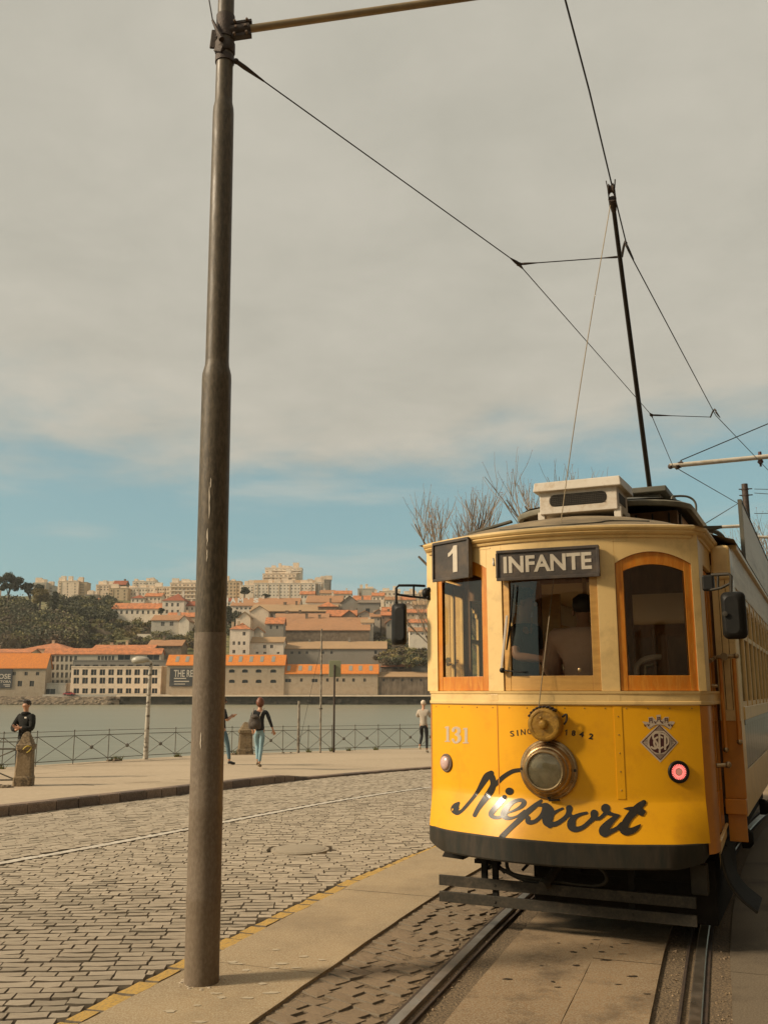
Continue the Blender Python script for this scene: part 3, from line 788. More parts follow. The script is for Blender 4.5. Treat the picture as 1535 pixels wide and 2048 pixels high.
MB().tube([L0(j2), L0(k2)], .0055, 6).build('pull_off', 'wire', sp, smooth=60)
gm = MB(); grip(gm, L0(attach), L0(j1), .26, .016); grip(gm, L0(j1), L0(attach), .13, .016); grip(gm, L0(j1), L0(j2), .12, .014); grip(gm, L0(j1), L0(k1), .2, .012); grip(gm, L0(k1), L0(j1), .2, .011)
grip(gm, L0(j2), L0(j1), .12, .016); grip(gm, L0(j2), L0(armtip), .15, .015); grip(gm, L0(j2), L0(k2), .35, .014); gm.blob(L0(j1), (.026,.026,.02)); gm.blob(L0(j2), (.03,.03,.02)); gm.blob((0,0,0), (.022,.022,.022))
gm.parts('terminal', 'clamp_iron', sp, smooth=50)
for k_, tip, l_ in ((k1, Pz(1252, 490, ZW+.01), 'upper'), (k2, Pz(1431, 824, ZW+.01), 'lower')):
    h_ = thing('wire_hanger', 'hooked metal hanger holding the contact wire at its %s pull-off' % l_, 'hanger', tip)
    q = [Vector(p) for p in ((0,0,.0),(0,0,.05))]; a_ = k_-tip
    MB().tube([a_, a_*.55+Vector((0,0,.05)), a_*.2+Vector((0,0,.06)), Vector((0,0,.02))], .012, 8).build('hook', 'clamp_iron', h_, smooth=50)
    nx = (Pz(1275,540,ZW)-Pz(1255,500,ZW)).normalized() if l_ == 'upper' else (Pz(1445,850,ZW)-Pz(1430,830,ZW)).normalized()
    MB().tube([Vector((0,0,0)), nx*.12, nx*.32], [.014,.012,.006], 8).build('clip', 'clamp_iron', h_, smooth=50)
# far bracket arm held by a pole outside the frame on the right
fa0 = Pz(1338, 932, ZW+.06); fy = fa0.y
fa1 = at(1700, 897, fy-.3); pole2 = thing('catenary_pole', 'second catenary pole off to the right with a pale arm over the track', 'pole', (fa1.x, fa1.y, 0))
def L2(p): return p-Vector((fa1.x, fa1.y, 0))
MB().tube([(0,0,-.1),(0,0,7.4)], [.11,.075], 16).build('shaft', 'pole_paint', pole2, smooth=40)
MB().tube([L2(fa0), L2(fa1)], .045, 14).build('arm', 'vent_white', pole2, smooth=40)
MB().tube([L2(at(1360,921,fy)), L2(at(1700,778,fy-.3))], .010, 6).build('stay_wire', 'wire', pole2, smooth=60)
b_ = MB(); b_.tube([L2(at(1350,934,fy)), L2(at(1364,927,fy))], .06, 10); b_.blob(L2(at(1340,933,fy)), (.05,.05,.05)); b_.build('end_fitting', 'clamp_iron', pole2, smooth=50)
ih = at(1519, 912, fy-.1)
hh = MB(); hh.lathe([(.03,.08),(.035,0),(.02,-.05),(.05,-.09),(.055,-.12),(.02,-.16),(.02,-.2)], 12, L2(ih)); hh.build('insulator', 'decal_maroon', pole2, smooth=50)
mb = MB(); mb.tube([armtip, at(1475,1007,fy+5)], .008, 6); mb.tube([at(1475,1007,fy+5), at(1400,1053,fy-3)], .008, 6)
tag(mb.build('guy_wire', 'wire', smooth=60), 'thin wire from the pale arm tip down to the top of the side board', 'overhead wire')
# timber pole further down the street
fp = at(1495, 1060, 30.); tp_ = thing('timber_pole', 'distant round wooden line pole rising behind the tram roof', 'pole', (fp.x, fp.y, gz(30)))
ztop = at(1495, 968, 30.).z-gz(30)
MB().tube([(0,0,0),(0,0,ztop)], [.13,.10], 12).build('shaft', 'clamp_iron', tp_, smooth=40)
for dz in (.0, .13):
    MB().lathe([(.12,-.02),(.12,.02)], 12, (0,0,ztop-.18-dz*1.6)).build('band', 'clamp_iron', tp_)
    MB().tube([(-.2,0,ztop-.18-dz*1.6),(.24,0,ztop-.16-dz*1.6)], .02, 6).build('insulator_pin', 'clamp_iron', tp_)
mb = MB()
for y_, dy in ((978, 3), (986, 9), (1027, -1)): mb.tube([at(1508, y_, 30.), at(1640, y_+dy, 26.)], .011, 5)
tag(mb.build('street_cable', 'wire'), 'thin cables leaving the distant wooden pole to the right', 'overhead wire')
mb = MB(); mb.tube([at(1508, 1074, 24.), at(1640, 1076, 24.)], .04, 8); mb.tube([at(1400, 1056, 22.), at(1480, 1052, 22.)], .04, 8)
tag(mb.build('far_bracket_arm', 'vent_white', smooth=50), 'pale horizontal bracket arm far down the line behind the roof', 'bracket arm')
# ================================================================== TRAM
tram = thing('tram', 'vintage yellow and cream tram number 131 with INFANTE destination board', 'tram', (TX, TY, 0), -TB)
def S(u, z, off=0.): return Vector((u, prof(u)+flare(z)-off, z))       # point on the bowed front
def outn(u): 
    k = 2*BOW*u/1.05**2; return Vector((k, -1, 0)).normalized()
def panel(u0, u1, zlo, zhi, off, thick, n=10, mb=None):
    mb = mb or MB(); base = len(mb.v)
    zl = zlo if callable(zlo) else (lambda u: zlo); zh = zhi if callable(zhi) else (lambda u: zhi)
    for i in range(n+1):
        u = u0+(u1-u0)*i/n
        for o in (off, off-thick):
            for z in (zl(u), zh(u)): mb.v.append((u, prof(u)-o, z))
    for i in range(n):
        a = base+4*i
        for f in ((a, a+4, a+5, a+1), (a+2, a+3, a+7, a+6), (a+1, a+5, a+7, a+3), (a, a+2, a+6, a+4)): mb.f.append(f); mb.m.append(mb.mi)
    mb.f.append((base, base+1, base+3, base+2)); mb.m.append(mb.mi)
    e = base+4*n; mb.f.append((e, e+2, e+3, e+1)); mb.m.append(mb.mi)
    return mb
SIDE_V = 1.15
def vpath(n=36, side=True, inset=0.):
    P = [(u, prof(u)) for u in np.linspace(-1.0, 1.0, n)]
    return ([(-1.05, SIDE_V), (-1.05, .46)] if side else [])+P+([(1.05, .46), (1.05, SIDE_V)] if side else [])
# --- dash: yellow curved sheet with flared foot
mb = MB(); zs = [1.625, 1.4, 1.2, 1.03, .99, .975, .95, .92, .88, .84, .80, .76, .72]; us = np.linspace(-1.0, 1.0, 61)
for u in us:
    for z in zs:
        e = 1.0 if abs(u) < .80 else 1-.9*((abs(u)-.80)/.245)**1.5     # the flare dies out towards the corners
        mb.v.append((u*(1-.016*flare(z)/FLD*(abs(u) > .6)*(abs(u)-.6)/.4), prof(u)+flare(z)*e, z))
n = len(zs)
for i in range(60):
    for j in range(n-1): mb.f.append((i*n+j, i*n+j+1, (i+1)*n+j+1, (i+1)*n+j)); mb.m.append(0)
mb.build('dash_panel', 'tram_yellow', tram, smooth=60)
# battens and panel joints on the dash
panel(.462, .515, 1.0, 1.62, .004, .006, 4).build('batten', 'tram_yellow', tram, bevel=.0015)
mb = MB(); 
for u in (-.372,): panel(u, u+.006, 1.0, 1.62, .0025, .003, 1, mb)
mb.build('panel_joint', 'tram_orange', tram)
mb = MB()
for u in np.linspace(-.95, .95, 15): c = S(u, 1.605); mb.lathe([(.0055,-.001),(.0055,.002),(.003,.0035)], 8, c, outn(u))
for z in np.linspace(1.06, 1.55, 5):
    for u in (.4885,): c = Vector((u, prof(u)-.004, z)); mb.lathe([(.0055,-.001),(.0055,.002),(.003,.0035)], 8, c, outn(u))
mb.parts('panel_screw', 'brass_dull', tram)
# corner returns and side of the vestibule below the belt
def side_sheet(sgn, v0, v1, z0, z1, u=1.05, t=.03):
    a, b = (u-t, u) if sgn > 0 else (-u, -u+t); return MB().box((a, v0, z0), (b, v1, z1))
for sg in (-1, 1):
    mb = MB(); cp = [(sg*1.001, prof(1.0)-.001), (sg*1.035, .40), (sg*1.05, .46), (sg*1.05, .62), (sg*1.02, .62), (sg*1.0, .36)]; n_ = len(cp)
    mb.add([(x, y, .64) for x, y in cp]+[(x, y, 1.62) for x, y in cp], [tuple(range(n_)), tuple(range(2*n_-1, n_-1, -1))]+[(i, i+n_, (i+1) % n_+n_, (i+1) % n_) for i in range(n_)]); mb.build('corner_panel', 'tram_orange', tram, smooth=40)
    # door leaf: grooved frame with two glass lights
    u0 = 1.035
    mb = MB()
    for (v0, v1) in ((.635, .665), (1.09, 1.13), (.865, .895)):
        a, b = (u0-.03, u0) if sg > 0 else (-u0, -u0+.03); mb.box((a, v0, .72), (b, v1, 2.62))
    for (z0, z1) in ((.72, 1.0), (1.50, 1.60), (2.52, 2.62)):
        for (v0, v1) in ((.665, .865), (.895, 1.09)):
            a, b = (u0-.026, u0-.004) if sg > 0 else (-u0+.004, -u0+.026); mb.box((a, v0, z0), (b, v1, z1))
    mb.build('folding_door', 'tram_cream' if sg < 0 else 'wood_orange', tram, bevel=.003)
    mb = MB()
    for (v0, v1) in ((.665, .865), (.895, 1.09)):
        for z0, z1 in ((1.0, 1.5), (1.6, 2.52)):
            x = sg*(u0-.015); mb.add([(x, v0, z0), (x, v1, z0), (x, v1, z1), (x, v0, z1)], [(0,1,2,3)])
    mb.parts('door_glass', 'window_glass', tram)
    side_sheet(sg, .384, .63, 1.72, 2.86).build('corner_post', 'tram_cream', tram, bevel=.006)
    side_sheet(sg, .63, SIDE_V, 2.64, 2.86).build('door_header', 'tram_cream', tram, bevel=.004)
# --- belt, sill and cornice mouldings
sweep(vpath(), [(-.03, 1.625), (.008, 1.625), (.014, 1.632), (.014, 1.648), (.006, 1.652), (.006, 1.70), (.013, 1.705), (.016, 1.722), (-.03, 1.722)]).build('belt_rail', 'tram_cream', tram, smooth=25)
# panel lines in the belt (short upright fillets under the window posts)
mb = MB()
for u0, u1 in ((-1.0, -.93), (-.437, -.36), (.43, .512), (.965, 1.0)): panel(u0, u1, 1.653, 1.699, .0075, .01, 3, mb)
mb.parts('belt_block', 'tram_cream', tram, bevel=.002)
# --- window zone
WIN = [(-.93, -.437), (-.31, .39), (.512, 1.0)]
def arch(u0, u1, zs_, rise):
    m_ = (u0+u1)/2; h = (u1-u0)/2; return lambda u: zs_+rise*(1-((u-m_)/h)**2)
ARCH = [arch(-.93, -.437, 2.63, .085), None, arch(.512, 1.0, 2.615, .085)]
for u0, u1 in ((-1.05, -.93), (-.437, -.31), (.39, .512), (1.0, 1.05)):
    panel(u0, u1, 1.722, 2.86, 0, .05, 4).build('window_post', 'tram_cream', tram, bevel=.003)
for i, (u0, u1) in enumerate(WIN):
    a = ARCH[i] or 2.555
    panel(u0, u1, a, 2.86, 0.0, .05, 18).build('window_header', 'tram_cream', tram)
# raised outline on the header panels
mb = MB()
for u0, u1 in ((-.98, -.40), (.50, 1.01)):
    panel(u0, u1, 2.775, 2.783, .003, .004, 8, mb)
mb.parts('header_bead', 'tram_cream', tram)
for i, (u0, u1) in enumerate(WIN):
    wood = 'wood_honey' if i == 1 else 'wood_orange'
    top = ARCH[i] or (lambda u: 2.553)
    sw = .055 if i == 1 else .05
    rail_ = .105
    so = panel(u0+.002, u0+sw, 1.724, top, -.012, .032, 3).build('sash', wood, tram, bevel=.003); panel(u1-sw, u1-.002, 1.724, top, -.012, .032, 3).build('stile', wood, so, bevel=.003)
    br = panel(u0+sw, u1-sw, 1.724, 1.724+rail_, -.014, .030, 8); br.build('bottom_rail', wood, so, bevel=.003)
    tl = arch(u0+sw, u1-sw, 2.562, .048) if i != 1 else (lambda u: 2.523)
    panel(u0+sw, u1-sw, tl, lambda u, t=top: t(u)-.001, -.014, .030, 14).build('top_rail', wood, so)
    mb = MB(); nn = 10; zl = 1.724+rail_
    for k in range(nn+1):
        u = u0+sw+(u1-u0-2*sw)*k/nn; mb.v += [(u, prof(u)+.03, zl), (u, prof(u)+.03, tl(u))]
    for k in range(nn): mb.f.append((2*k, 2*k+2, 2*k+3, 2*k+1)); mb.m.append(0)
    mb.build('pane', 'window_glass', so, smooth=60)
# two mottled wood butt joints on the honey sash's rail + lamp button
mb = MB(); mb.lathe([(.014, 0), (.014, .006), (.009, .009)], 14, Vector((.245, prof(.245)+.022, 1.868)), (0, -1, 0)); mb.build('window_stud', 'brass', tram, smooth=40)
# --- cornice
cs = [(-.02, 2.855), (.02, 2.855), (.03, 2.872), (.022, 2.885), (.055, 2.893), (.075, 2.912), (.066, 2.925), (.085, 2.932), (.098, 2.950), (.098, 2.968), (.07, 2.978), (-.02, 2.978)]
sweep([(-1.05, 1.2), (-1.05, .48)]+[(u, prof(u)) for u in np.linspace(-1.0, 1.0, 40)]+[(1.05, .48), (1.05, 1.2)], [(o*.62, 2.80+(z-2.855)*.72) for o, z in cs]).build('cornice', 'tram_cream', tram, smooth=28)
# --- hood roof
mb = MB(); nu, nv = 44, 16
def hood(u, t):                                          # t 0 at the cornice, 1 at the clerestory
    uu = max(-1.10, min(1.10, u)); v0 = prof(uu*1.05/1.10)-.045; v = v0+(1.9-v0)*t
    e = math.cos(min(1, abs(uu)/1.10)*math.pi/2)
    rise = .33*(1-(1-t)**2.1)*(e**.6 if e > 0 else 0)
    return (uu, v, 2.882+rise+.004*mnoise.noise(Vector((uu*6, v*6, 0))))
for i in range(nu+1):
    for j in range(nv+1): mb.v.append(hood(-1.10+2.20*i/nu, (j/nv)**1.4))
for i in range(nu):
    for j in range(nv): mb.f.append((i*(nv+1)+j, (i+1)*(nv+1)+j, (i+1)*(nv+1)+j+1, i*(nv+1)+j+1)); mb.m.append(0)
mb.build('hood_roof', 'roof_canvas', tram, smooth=60)
mb = MB()                                                # lifted edge of the roofing felt
for P in ([(-.33, .055), (-.25, .03), (-.1, .035), (.2, .04), (.4, .06), (.44, .10), (.50, .125), (.72, .16)], [(-.9,.75),(-.7,.5),(-.5,.45)]):
    q = []
    for u, t in P: x = hood(u, t); q.append((x[0], x[1], x[2]+.004))
    mb.tube(catmull(q, 4), .006, 6)
mb.parts('felt_edge', 'deck_green', tram, smooth=60)
for P in ([(-.82,.35),(-.6,.32),(-.4,.34)],):
    MB().bar(Vector(hood(-.80, .3))+Vector((0,0,.02)), Vector(hood(-.42, .36))+Vector((0,0,.03)), .05, .02).build('roof_strip', 'deck_green', tram, bevel=.004)
# --- ventilator box on the hood
vb = MB(); vb.box((-.335, 1.25, 3.235), (.335, 1.72, 3.435)); vo = vb.build('ventilator_box', 'vent_white', tram, bevel=.006)
MB().add([(-.38,1.20,3.430),(.38,1.20,3.430),(.38,1.78,3.430),(-.38,1.78,3.430),(-.37,1.21,3.512),(.37,1.21,3.512),(.37,1.78,3.525),(-.37,1.78,3.525)], [(0,3,2,1),(4,5,6,7),(0,1,5,4),(1,2,6,5),(2,3,7,6),(3,0,4,7)]).build('lid', 'vent_white', vo, bevel=.008)
def rrect(cx, cz, w, h, r, n=6):
    P = []
    for qx, qz, a0 in ((1, 1, 0), (-1, 1, 90), (-1, -1, 180), (1, -1, 270)):
        for k in range(n+1):
            a = R(a0+90*k/n); P.append((cx+qx*(w/2-r)+r*math.cos(a), cz+qz*(h/2-r)+r*math.sin(a)))
    return P
P = rrect(0, 3.348, .50, .105, .05); mb = MB(); mb.add([(x, 1.2485, z) for x, z in P], [tuple(range(len(P)))]); mb.build('grille_back', 'interior_dark', vo)
mb = MB()
for k in range(25): x = -.235+.47*k/24; hh_ = .048 if abs(x) < .2 else .03; mb.bar((x, 1.246, 3.348-hh_), (x, 1.246, 3.348+hh_), .004, .004)
for k in range(6): z = 3.308+.016*k; mb.bar((-.235, 1.244, z), (.235, 1.244, z), .004, .004)
mb.build('mesh_grille', 'under_grey', vo)
mb = MB(); mb.add([(.3365, 1.33, 3.30), (.3365, 1.62, 3.30), (.3365, 1.62, 3.39), (.3365, 1.33, 3.39)], [(0,1,2,3)]); mb.build('side_grille', 'interior_dark', vo)
mb = MB()
for x in (-.36, .30): mb.box((x, 1.27, 3.10), (x+.06, 1.33, 3.26)); mb.box((x, 1.62, 3.10), (x+.06, 1.68, 3.26))
mb.parts('foot', 'vent_white', vo, bevel=.004)
# --- clerestory deck
def deck(u, v, side=.80):
    e = abs(u)/side; fr = 1.0 if v > 2.35 else 1-.9*(max(0, (2.35-v)/.55))**2.2
    return 3.405+.12*(1-e**2.4)*max(.1, fr)
mb = MB(); vsx = [1.82, 1.86, 1.93, 2.05, 2.2, 2.5, 3, 5, 8, 9.6]; usx = np.linspace(-1, 1, 17)
for v in vsx:
    half = .80*math.sqrt(max(.05, 1-((2.25-v)/.50)**2)) if v < 2.25 else .80
    for q in usx: u = q*half; mb.v.append((u, v, deck(u, v)))
nq = len(usx)
for i in range(len(vsx)-1):
    for j in range(nq-1): a = i*nq+j; mb.f.append((a, a+1, a+nq+1, a+nq)); mb.m.append(0)
mb.build('clerestory_roof', 'deck_green', tram, smooth=50)
edge = []
for v in vsx[::-1]: 
    half = .80*math.sqrt(max(.05, 1-((2.25-v)/.50)**2)) if v < 2.25 else .80
    edge.append((-half, v))
edge = edge+[(-x, y) for x, y in edge[::-1]]
sweep(edge, [(-.02, 3.36), (.02, 3.36), (.028, 3.375), (.03, 3.40), (.015, 3.412), (-.02, 3.412)]).build('clerestory_edge', 'deck_edge', tram, smooth=30)
mb = MB(); mb.box((-.68, 2.3, 3.0), (.68, 9.4, 3.38)); mb.build('clerestory_sides', 'interior_wood', tram)
mb = MB()
for k in range(8): mb.box((.681, 2.4+.8*k, 3.08), (.70, 2.46+.8*k, 3.36))
for k in range(9): mb.box((-.6+.15*k, 2.282, 3.05), (-.585+.15*k, 2.299, 3.36))
mb.parts('clerestory_board', 'interior_dark', tram)
# --- main body roof and sides
mb = MB(); usx = np.linspace(-1.24, 1.24, 15)
for v in (1.18, 3, 6, 9.4):
    for u in usx: mb.v.append((u, v, 2.90+.17*(1-(abs(u)/1.24)**2.6)))
for i in range(3):
    for j in range(14): a = i*15+j; mb.f.append((a, a+1, a+16, a+15)); mb.m.append(0)
mb.build('main_roof', 'roof_canvas', tram, smooth=50)
BV = 1.15
for sg in (-1, 1):
    def bx(u0, u1, v0, v1, z0, z1, mb=None):
        mb = mb or MB(); a, b = sorted((sg*u0, sg*u1)); mb.box((a, v0, z0), (b, v1, z1)); return mb
    # return between narrow vestibule and wide body: boards above, yellow below
    for k in range(3):
        a, b = 1.05+.05*k+.002, 1.05+.05*(k+1)-.002
        bx(a, b, BV, BV+.03, 1.58, 2.70).build('return_board', 'tram_cream', tram, bevel=.003)
    bx(1.05, 1.2, BV-.006, BV+.03, 1.50, 1.58).build('return_rail', 'tram_cream', tram, bevel=.003)
    bx(1.05, 1.2, BV, BV+.03, .93, 1.50).build('return_panel', 'tram_orange', tram, bevel=.004)
    bx(1.05, 1.2, BV-.05, BV+.03, .82, .93).build('return_step', 'tram_orange', tram, bevel=.006)
    bx(1.06, 1.19, BV, BV+.03, .62, .82).build('return_skirt', 'tram_orange', tram, bevel=.004)
    bx(1.06, 1.20, BV-.02, BV+.32, 2.58, 2.85).build('body_corner_block', 'tram_cream', tram, bevel=.02)
    bx(1.17, 1.2, BV+.03, BV+.30, .80, 2.70).build('body_corner_post', 'tram_cream', tram, bevel=.005)
    # lower side, belt, letterboard
    mb = MB(); k = 0; v = BV+.30
    while v < 9.3:
        bx(1.17, 1.198, v+.004, min(v+.30, 9.3)-.004, .80, 1.12).build('side_board', 'tram_cream', tram, bevel=.003)
        bx(1.17, 1.198, v+.004, min(v+.30, 9.3)-.004, 1.128, 1.46).build('side_board', 'side_green', tram, bevel=.003)
        v += .30
    bx(1.165, 1.206, BV+.30, 9.3, 1.46, 1.50).build('side_rail', 'side_green', tram, bevel=.003)
    bx(1.165, 1.212, BV+.30, 9.3, 1.50, 1.60).build('side_belt', 'tram_cream', tram, bevel=.004)
    bx(1.165, 1.20, BV+.30, 9.3, 2.55, 2.86).build('letterboard', 'board_ad', tram, bevel=.004)
    bx(1.165, 1.235, BV+.32, 9.3, 2.86, 2.90).build('gutter', 'tram_cream', tram, bevel=.006)
    v = BV+.30; W_ = .56
    while v < 9.0:
        bx(1.165, 1.2, v-.03, v+.03, 1.60, 2.55).build('side_pillar', 'tram_cream', tram, bevel=.004)
        v0, v1 = v+.03, v+W_-.03
        fr = MB(); n = 8; m_ = (v0+v1)/2; h = (v1-v0)/2
        wf = bx(1.17, 1.192, v0, v0+.025, 1.60, 2.5); bx(1.17, 1.192, v1-.025, v1, 1.60, 2.5, wf); bx(1.17, 1.192, v0+.025, v1-.025, 1.60, 1.64, wf); bx(1.17, 1.195, v0+.025, v1-.025, 2.16, 2.20, wf)
        for k in range(n):
            a, b = v0+(v1-v0)*k/n, v0+(v1-v0)*(k+1)/n; zz = 2.38+.12*(1-(((a+b)/2-m_)/h)**2)
            bx(1.17, 1.190, a, b, zz, 2.55, wf)
        w_ = wf.build('side_window', 'tram_cream', tram)
        x = sg*1.178; MB().add([(x, v0, 1.64), (x, v1, 1.64), (x, v1, 2.52), (x, v0, 2.52)], [(0,1,2,3)]).build('pane', 'side_glass', w_)
        v += W_
# big advertisement board standing on the roof edge
mb = MB(); mb.box((1.20, 2.62, 2.90), (1.225, 9.3, 3.47)); mb.build('roof_board', 'board_ad', tram, bevel=.004)
mb = MB(); mb.box((-1.225, 2.62, 2.90), (-1.20, 9.3, 3.2)); mb.build('roof_board', 'board_ad', tram, bevel=.004)
mb = MB(); mb.bar((1.212, 2.60, 2.90), (1.212, 2.60, 3.49), .035, .03); mb.bar((1.212, 2.6, 3.48), (1.212, 9.3, 3.48), .04, .015)
mb.build('board_edging', 'deck_green', tram)
# gap-filling dark flap on the roof beside the clerestory
mb = MB(); mb.tube(catmull([(.86,1.55,3.05),(1.0,1.75,3.08),(1.08,2.1,3.07),(1.12,2.5,2.95)],5), [.02]*16, 6); mb.bar((.80,1.5,3.06),(1.06,1.75,3.09),.16,.025); mb.build('roof_flap', 'deck_green', tram, smooth=40)
mb = MB(); mb.tube(catmull([(.60,2.6,3.42),(.60,2.62,3.56),(.64,2.66,3.585),(.74,2.72,3.58),(.80,2.74,3.52),(.80,2.74,3.40)],5), .012, 6); mb.build('roof_hook', 'deck_green', tram, smooth=40)
# bulkhead, floor, ceiling, inside
fl = MB(); fl.box((-1.0, .42, .80), (1.0, BV+.05, .86)); fl.box((-1.16, BV+.05, .80), (1.16, 9.3, .86))
k_ = 12; us = np.linspace(-1.0, 1.0, k_+1)
for i in range(k_): fl.add([(us[i], prof(us[i])+.06, .86), (us[i+1], prof(us[i+1])+.06, .86), (us[i+1], .45, .86), (us[i], .45, .86)], [(0,1,2,3)])
fl.build('floor', 'interior_dark', tram)
ce = MB(); ce.box((-1.16, BV+.05, 2.80), (1.16, 9.3, 2.86)); ce.box((-1.03, .4, 2.80), (1.03, BV+.04, 2.86))
for i in range(k_): ce.add([(us[i], prof(us[i])+.06, 2.8), (us[i+1], prof(us[i+1])+.06, 2.8), (us[i+1], .45, 2.8), (us[i], .45, 2.8)], [(0,1,2,3)])
ce.build('ceiling', 'interior_cream', tram)
bh = MB()
for u0, u1, z0, z1 in ((-1.15,-.98,.86,2.8),(-.42,-.34,.86,2.8),(.34,.42,.86,2.8),(.98,1.15,.86,2.8),(-.98,-.42,.86,1.62),(.42,.98,.86,2.15),(-.98,-.42,2.5,2.8),(.42,.98,2.5,2.8),(-.34,.34,2.62,2.8)): bh.box((u0, 1.20, z0), (u1, 1.24, z1))
bh.build('bulkhead', 'interior_wood', tram, bevel=.004)
bh = MB(); bh.box((-1.15, 9.26, .8), (1.15, 9.3, 1.7)); bh.box((-1.15, 9.26, 2.5), (1.15, 9.3, 2.9))
for u in (-1.1, -.4, .4, 1.1): bh.box((u-.05, 9.26, 1.7), (u+.05, 9.3, 2.5))
bh.build('rear_bulkhead', 'interior_wood', tram)
for i in range(6):
    for sg in (-1, 1):
        st = MB(); v = 2.1+i*1.0; a, b = sorted((sg*.45, sg*1.12)); st.box((a, v, 1.22), (b, v+.4, 1.28)); st.box((a, v+.4, 1.25), (b, v+.44, 1.78)); st.box((a+.05, v+.1, .86), (a+.1, v+.3, 1.22)); st.build('bench_seat', 'interior_wood', tram, bevel=.01)
# driver's equipment: controller column, brake stand with pale hoop, strap rail, poles
mb = MB(); mb.lathe([(.14,0),(.14,.9),(.12,.93),(.03,.95)], 16, (.62,.52,.86)); mb.build('controller', 'interior_dark', tram, smooth=40)
mb = MB(); mb.tube([(.62,.52,1.8),(.62,.52,1.90),(.74,.5,1.92)], .015, 8); mb.build('controller_handle', 'brass', tram, smooth=40)
mb = MB(); mb.tube(catmull([(.60,.26,1.75),(.60,.26,1.88),(.64,.27,1.935),(.72,.30,1.96),(.76,.32,1.96)],5), .020, 8); mb.build('white_hoop', 'wiper_white', tram, smooth=40)
mb = MB(); mb.box((.73,.38,1.70),(.80,.42,2.12)); mb.box((.70,.36,1.7),(.715,.38,2.16)); mb.build('equipment_box', 'interior_wood', tram, bevel=.004)
mb = MB()
for u, v in ((-.5,.75),(.9,.75),(.05,1.15)): mb.tube([(u, v, .86), (u, v, 2.8)], .016, 8)
mb.parts('grab_pole', 'interior_cream', tram, smooth=40)
mb = MB(); mb.box((-.60,.60,1.0),(-.52,.64,2.78)); mb.box((-.25,.9,1.0),(-.10,.93,2.5)); mb.parts('interior_partition', 'wood_honey', tram, bevel=.004)
mb = MB(); mb.box((-.50, .22, 2.38), (-.40, .30, 2.56)); mb.build('interior_mirror', 'black_plastic', tram, bevel=.02)
# --- bumper: dark skirt wrapping the foot of the dash
def zb(u): return .565+.055*max(0, (abs(u)-.80)/.25)**1.5*(abs(u) > .8)
bp_ = [(-1.02, .42)]+[(u, prof(u)) for u in np.linspace(-1.015, .975, 60)]+[(.985, .42)]
mb = MB(); base = 0; k = len(bp_)
P2 = [Vector(p) for p in bp_]
for i, p in enumerate(P2):
    d = (P2[min(i+1, k-1)]-P2[max(i-1, 0)]).normalized(); nn = Vector((d.y, -d.x)); lo = zb(p.x)+(.03 if i in (0, k-1) else 0)
    wv = .004*mnoise.noise(Vector((p.x*3, 0, 1)))
    e_ = (1.0 if abs(p.x) < .80 else max(0, 1-.9*((abs(p.x)-.80)/.245)**1.5)) if i not in (0, k-1) else 0.
    ex = FLD*e_+.008
    for o, z in ((-.05, .722+wv), (ex+.004, .724+wv), (ex+.012, .716), (ex+.014, lo+.012), (ex+.006, lo), (-.05, lo)):
        q = p+(Vector((0, -1)) if e_ else nn)*o; mb.v.append((q.x, q.y, z))
for i in range(k-1):
    for j in range(6): a = i*6+j; b = i*6+(j+1) % 6; mb.f.append((a, b, b+6, a+6)); mb.m.append(0)
mb.f.append(tuple(range(6))[::-1]); mb.f.append(tuple((k-1)*6+j for j in range(6))); mb.m += [0, 0]
mb.build('bumper_skirt', 'bumper_paint', tram, smooth=30)
# --- lifeguard slats and hangers
g = thing('lifeguard_dummy', None, None); bpy.data.objects.remove(g)
for z0, z1 in ((.288, .362), (.172, .246)):
    MB().box((-.955, .335, z0), (.897, .358, z1)).build('lifeguard_slat', 'slat_paint', tram, bevel=.003)
for u in (-.52, .47):
    mb = MB(); mb.box((u-.022, .36, .16), (u+.022, .39, .58)); mb.build('slat_hanger', 'under_black', tram, bevel=.003)
mb = MB()
for u in (-.52, .47):
    for z in (.325, .209): mb.lathe([(.011,0),(.011,.008)], 8, (u, .336, z), (0,-1,0))
mb.parts('slat_bolt', 'under_grey', tram)
# --- gear under the platform
mb = MB()
mb.tube(catmull([(-.60,.45,.42),(-.52,.40,.44),(-.3,.38,.37),(-.05,.36,.36)],5), .016, 8)
mb.tube(catmull([(-.42,.42,.56),(-.44,.40,.47),(-.38,.38,.40),(-.1,.36,.385),(.20,.36,.375),(.30,.36,.42),(.24,.38,.50),(.0,.40,.53)],6), .014, 8)
mb.build('air_pipe', 'under_grey', tram, smooth=50)
mb = MB(); mb.tube([(-.05,.45,.50),(-.10,.33,.40),(-.12,.29,.375)], [.03,.032,.03], 12); mb.tube([(-.12,.29,.375),(-.135,.26,.36)], [.045,.035], 12); mb.build('coupling_head', 'under_grey', tram, smooth=50)
mb = MB(); mb.box((-.64,.40,.30),(-.60,.44,.58)); mb.box((-.70,.42,.45),(-.50,.46,.48)); mb.bar((-.66,.44,.56),(-.46,.42,.40),.02,.02); mb.bar((-.30,.46,.56),(-.20,.46,.42),.02,.02); mb.bar((-.20,.46,.56),(-.34,.46,.42),.02,.02); mb.parts('brake_linkage', 'under_black', tram)
mb = MB()
for k in range(8): mb.lathe([(.026,0),(.026,.008),(.018,.010)], 12, (-.66+.016*k, .43, .535-.006*k), (1,0,-.35))
mb.build('coil_spring', 'under_grey', tram, smooth=40)
mb = MB(); mb.tube([(-.74,.44,.545),(-.67,.43,.53)], [.036,.04], 14); mb.build('sand_valve', 'vent_white', tram, smooth=40)
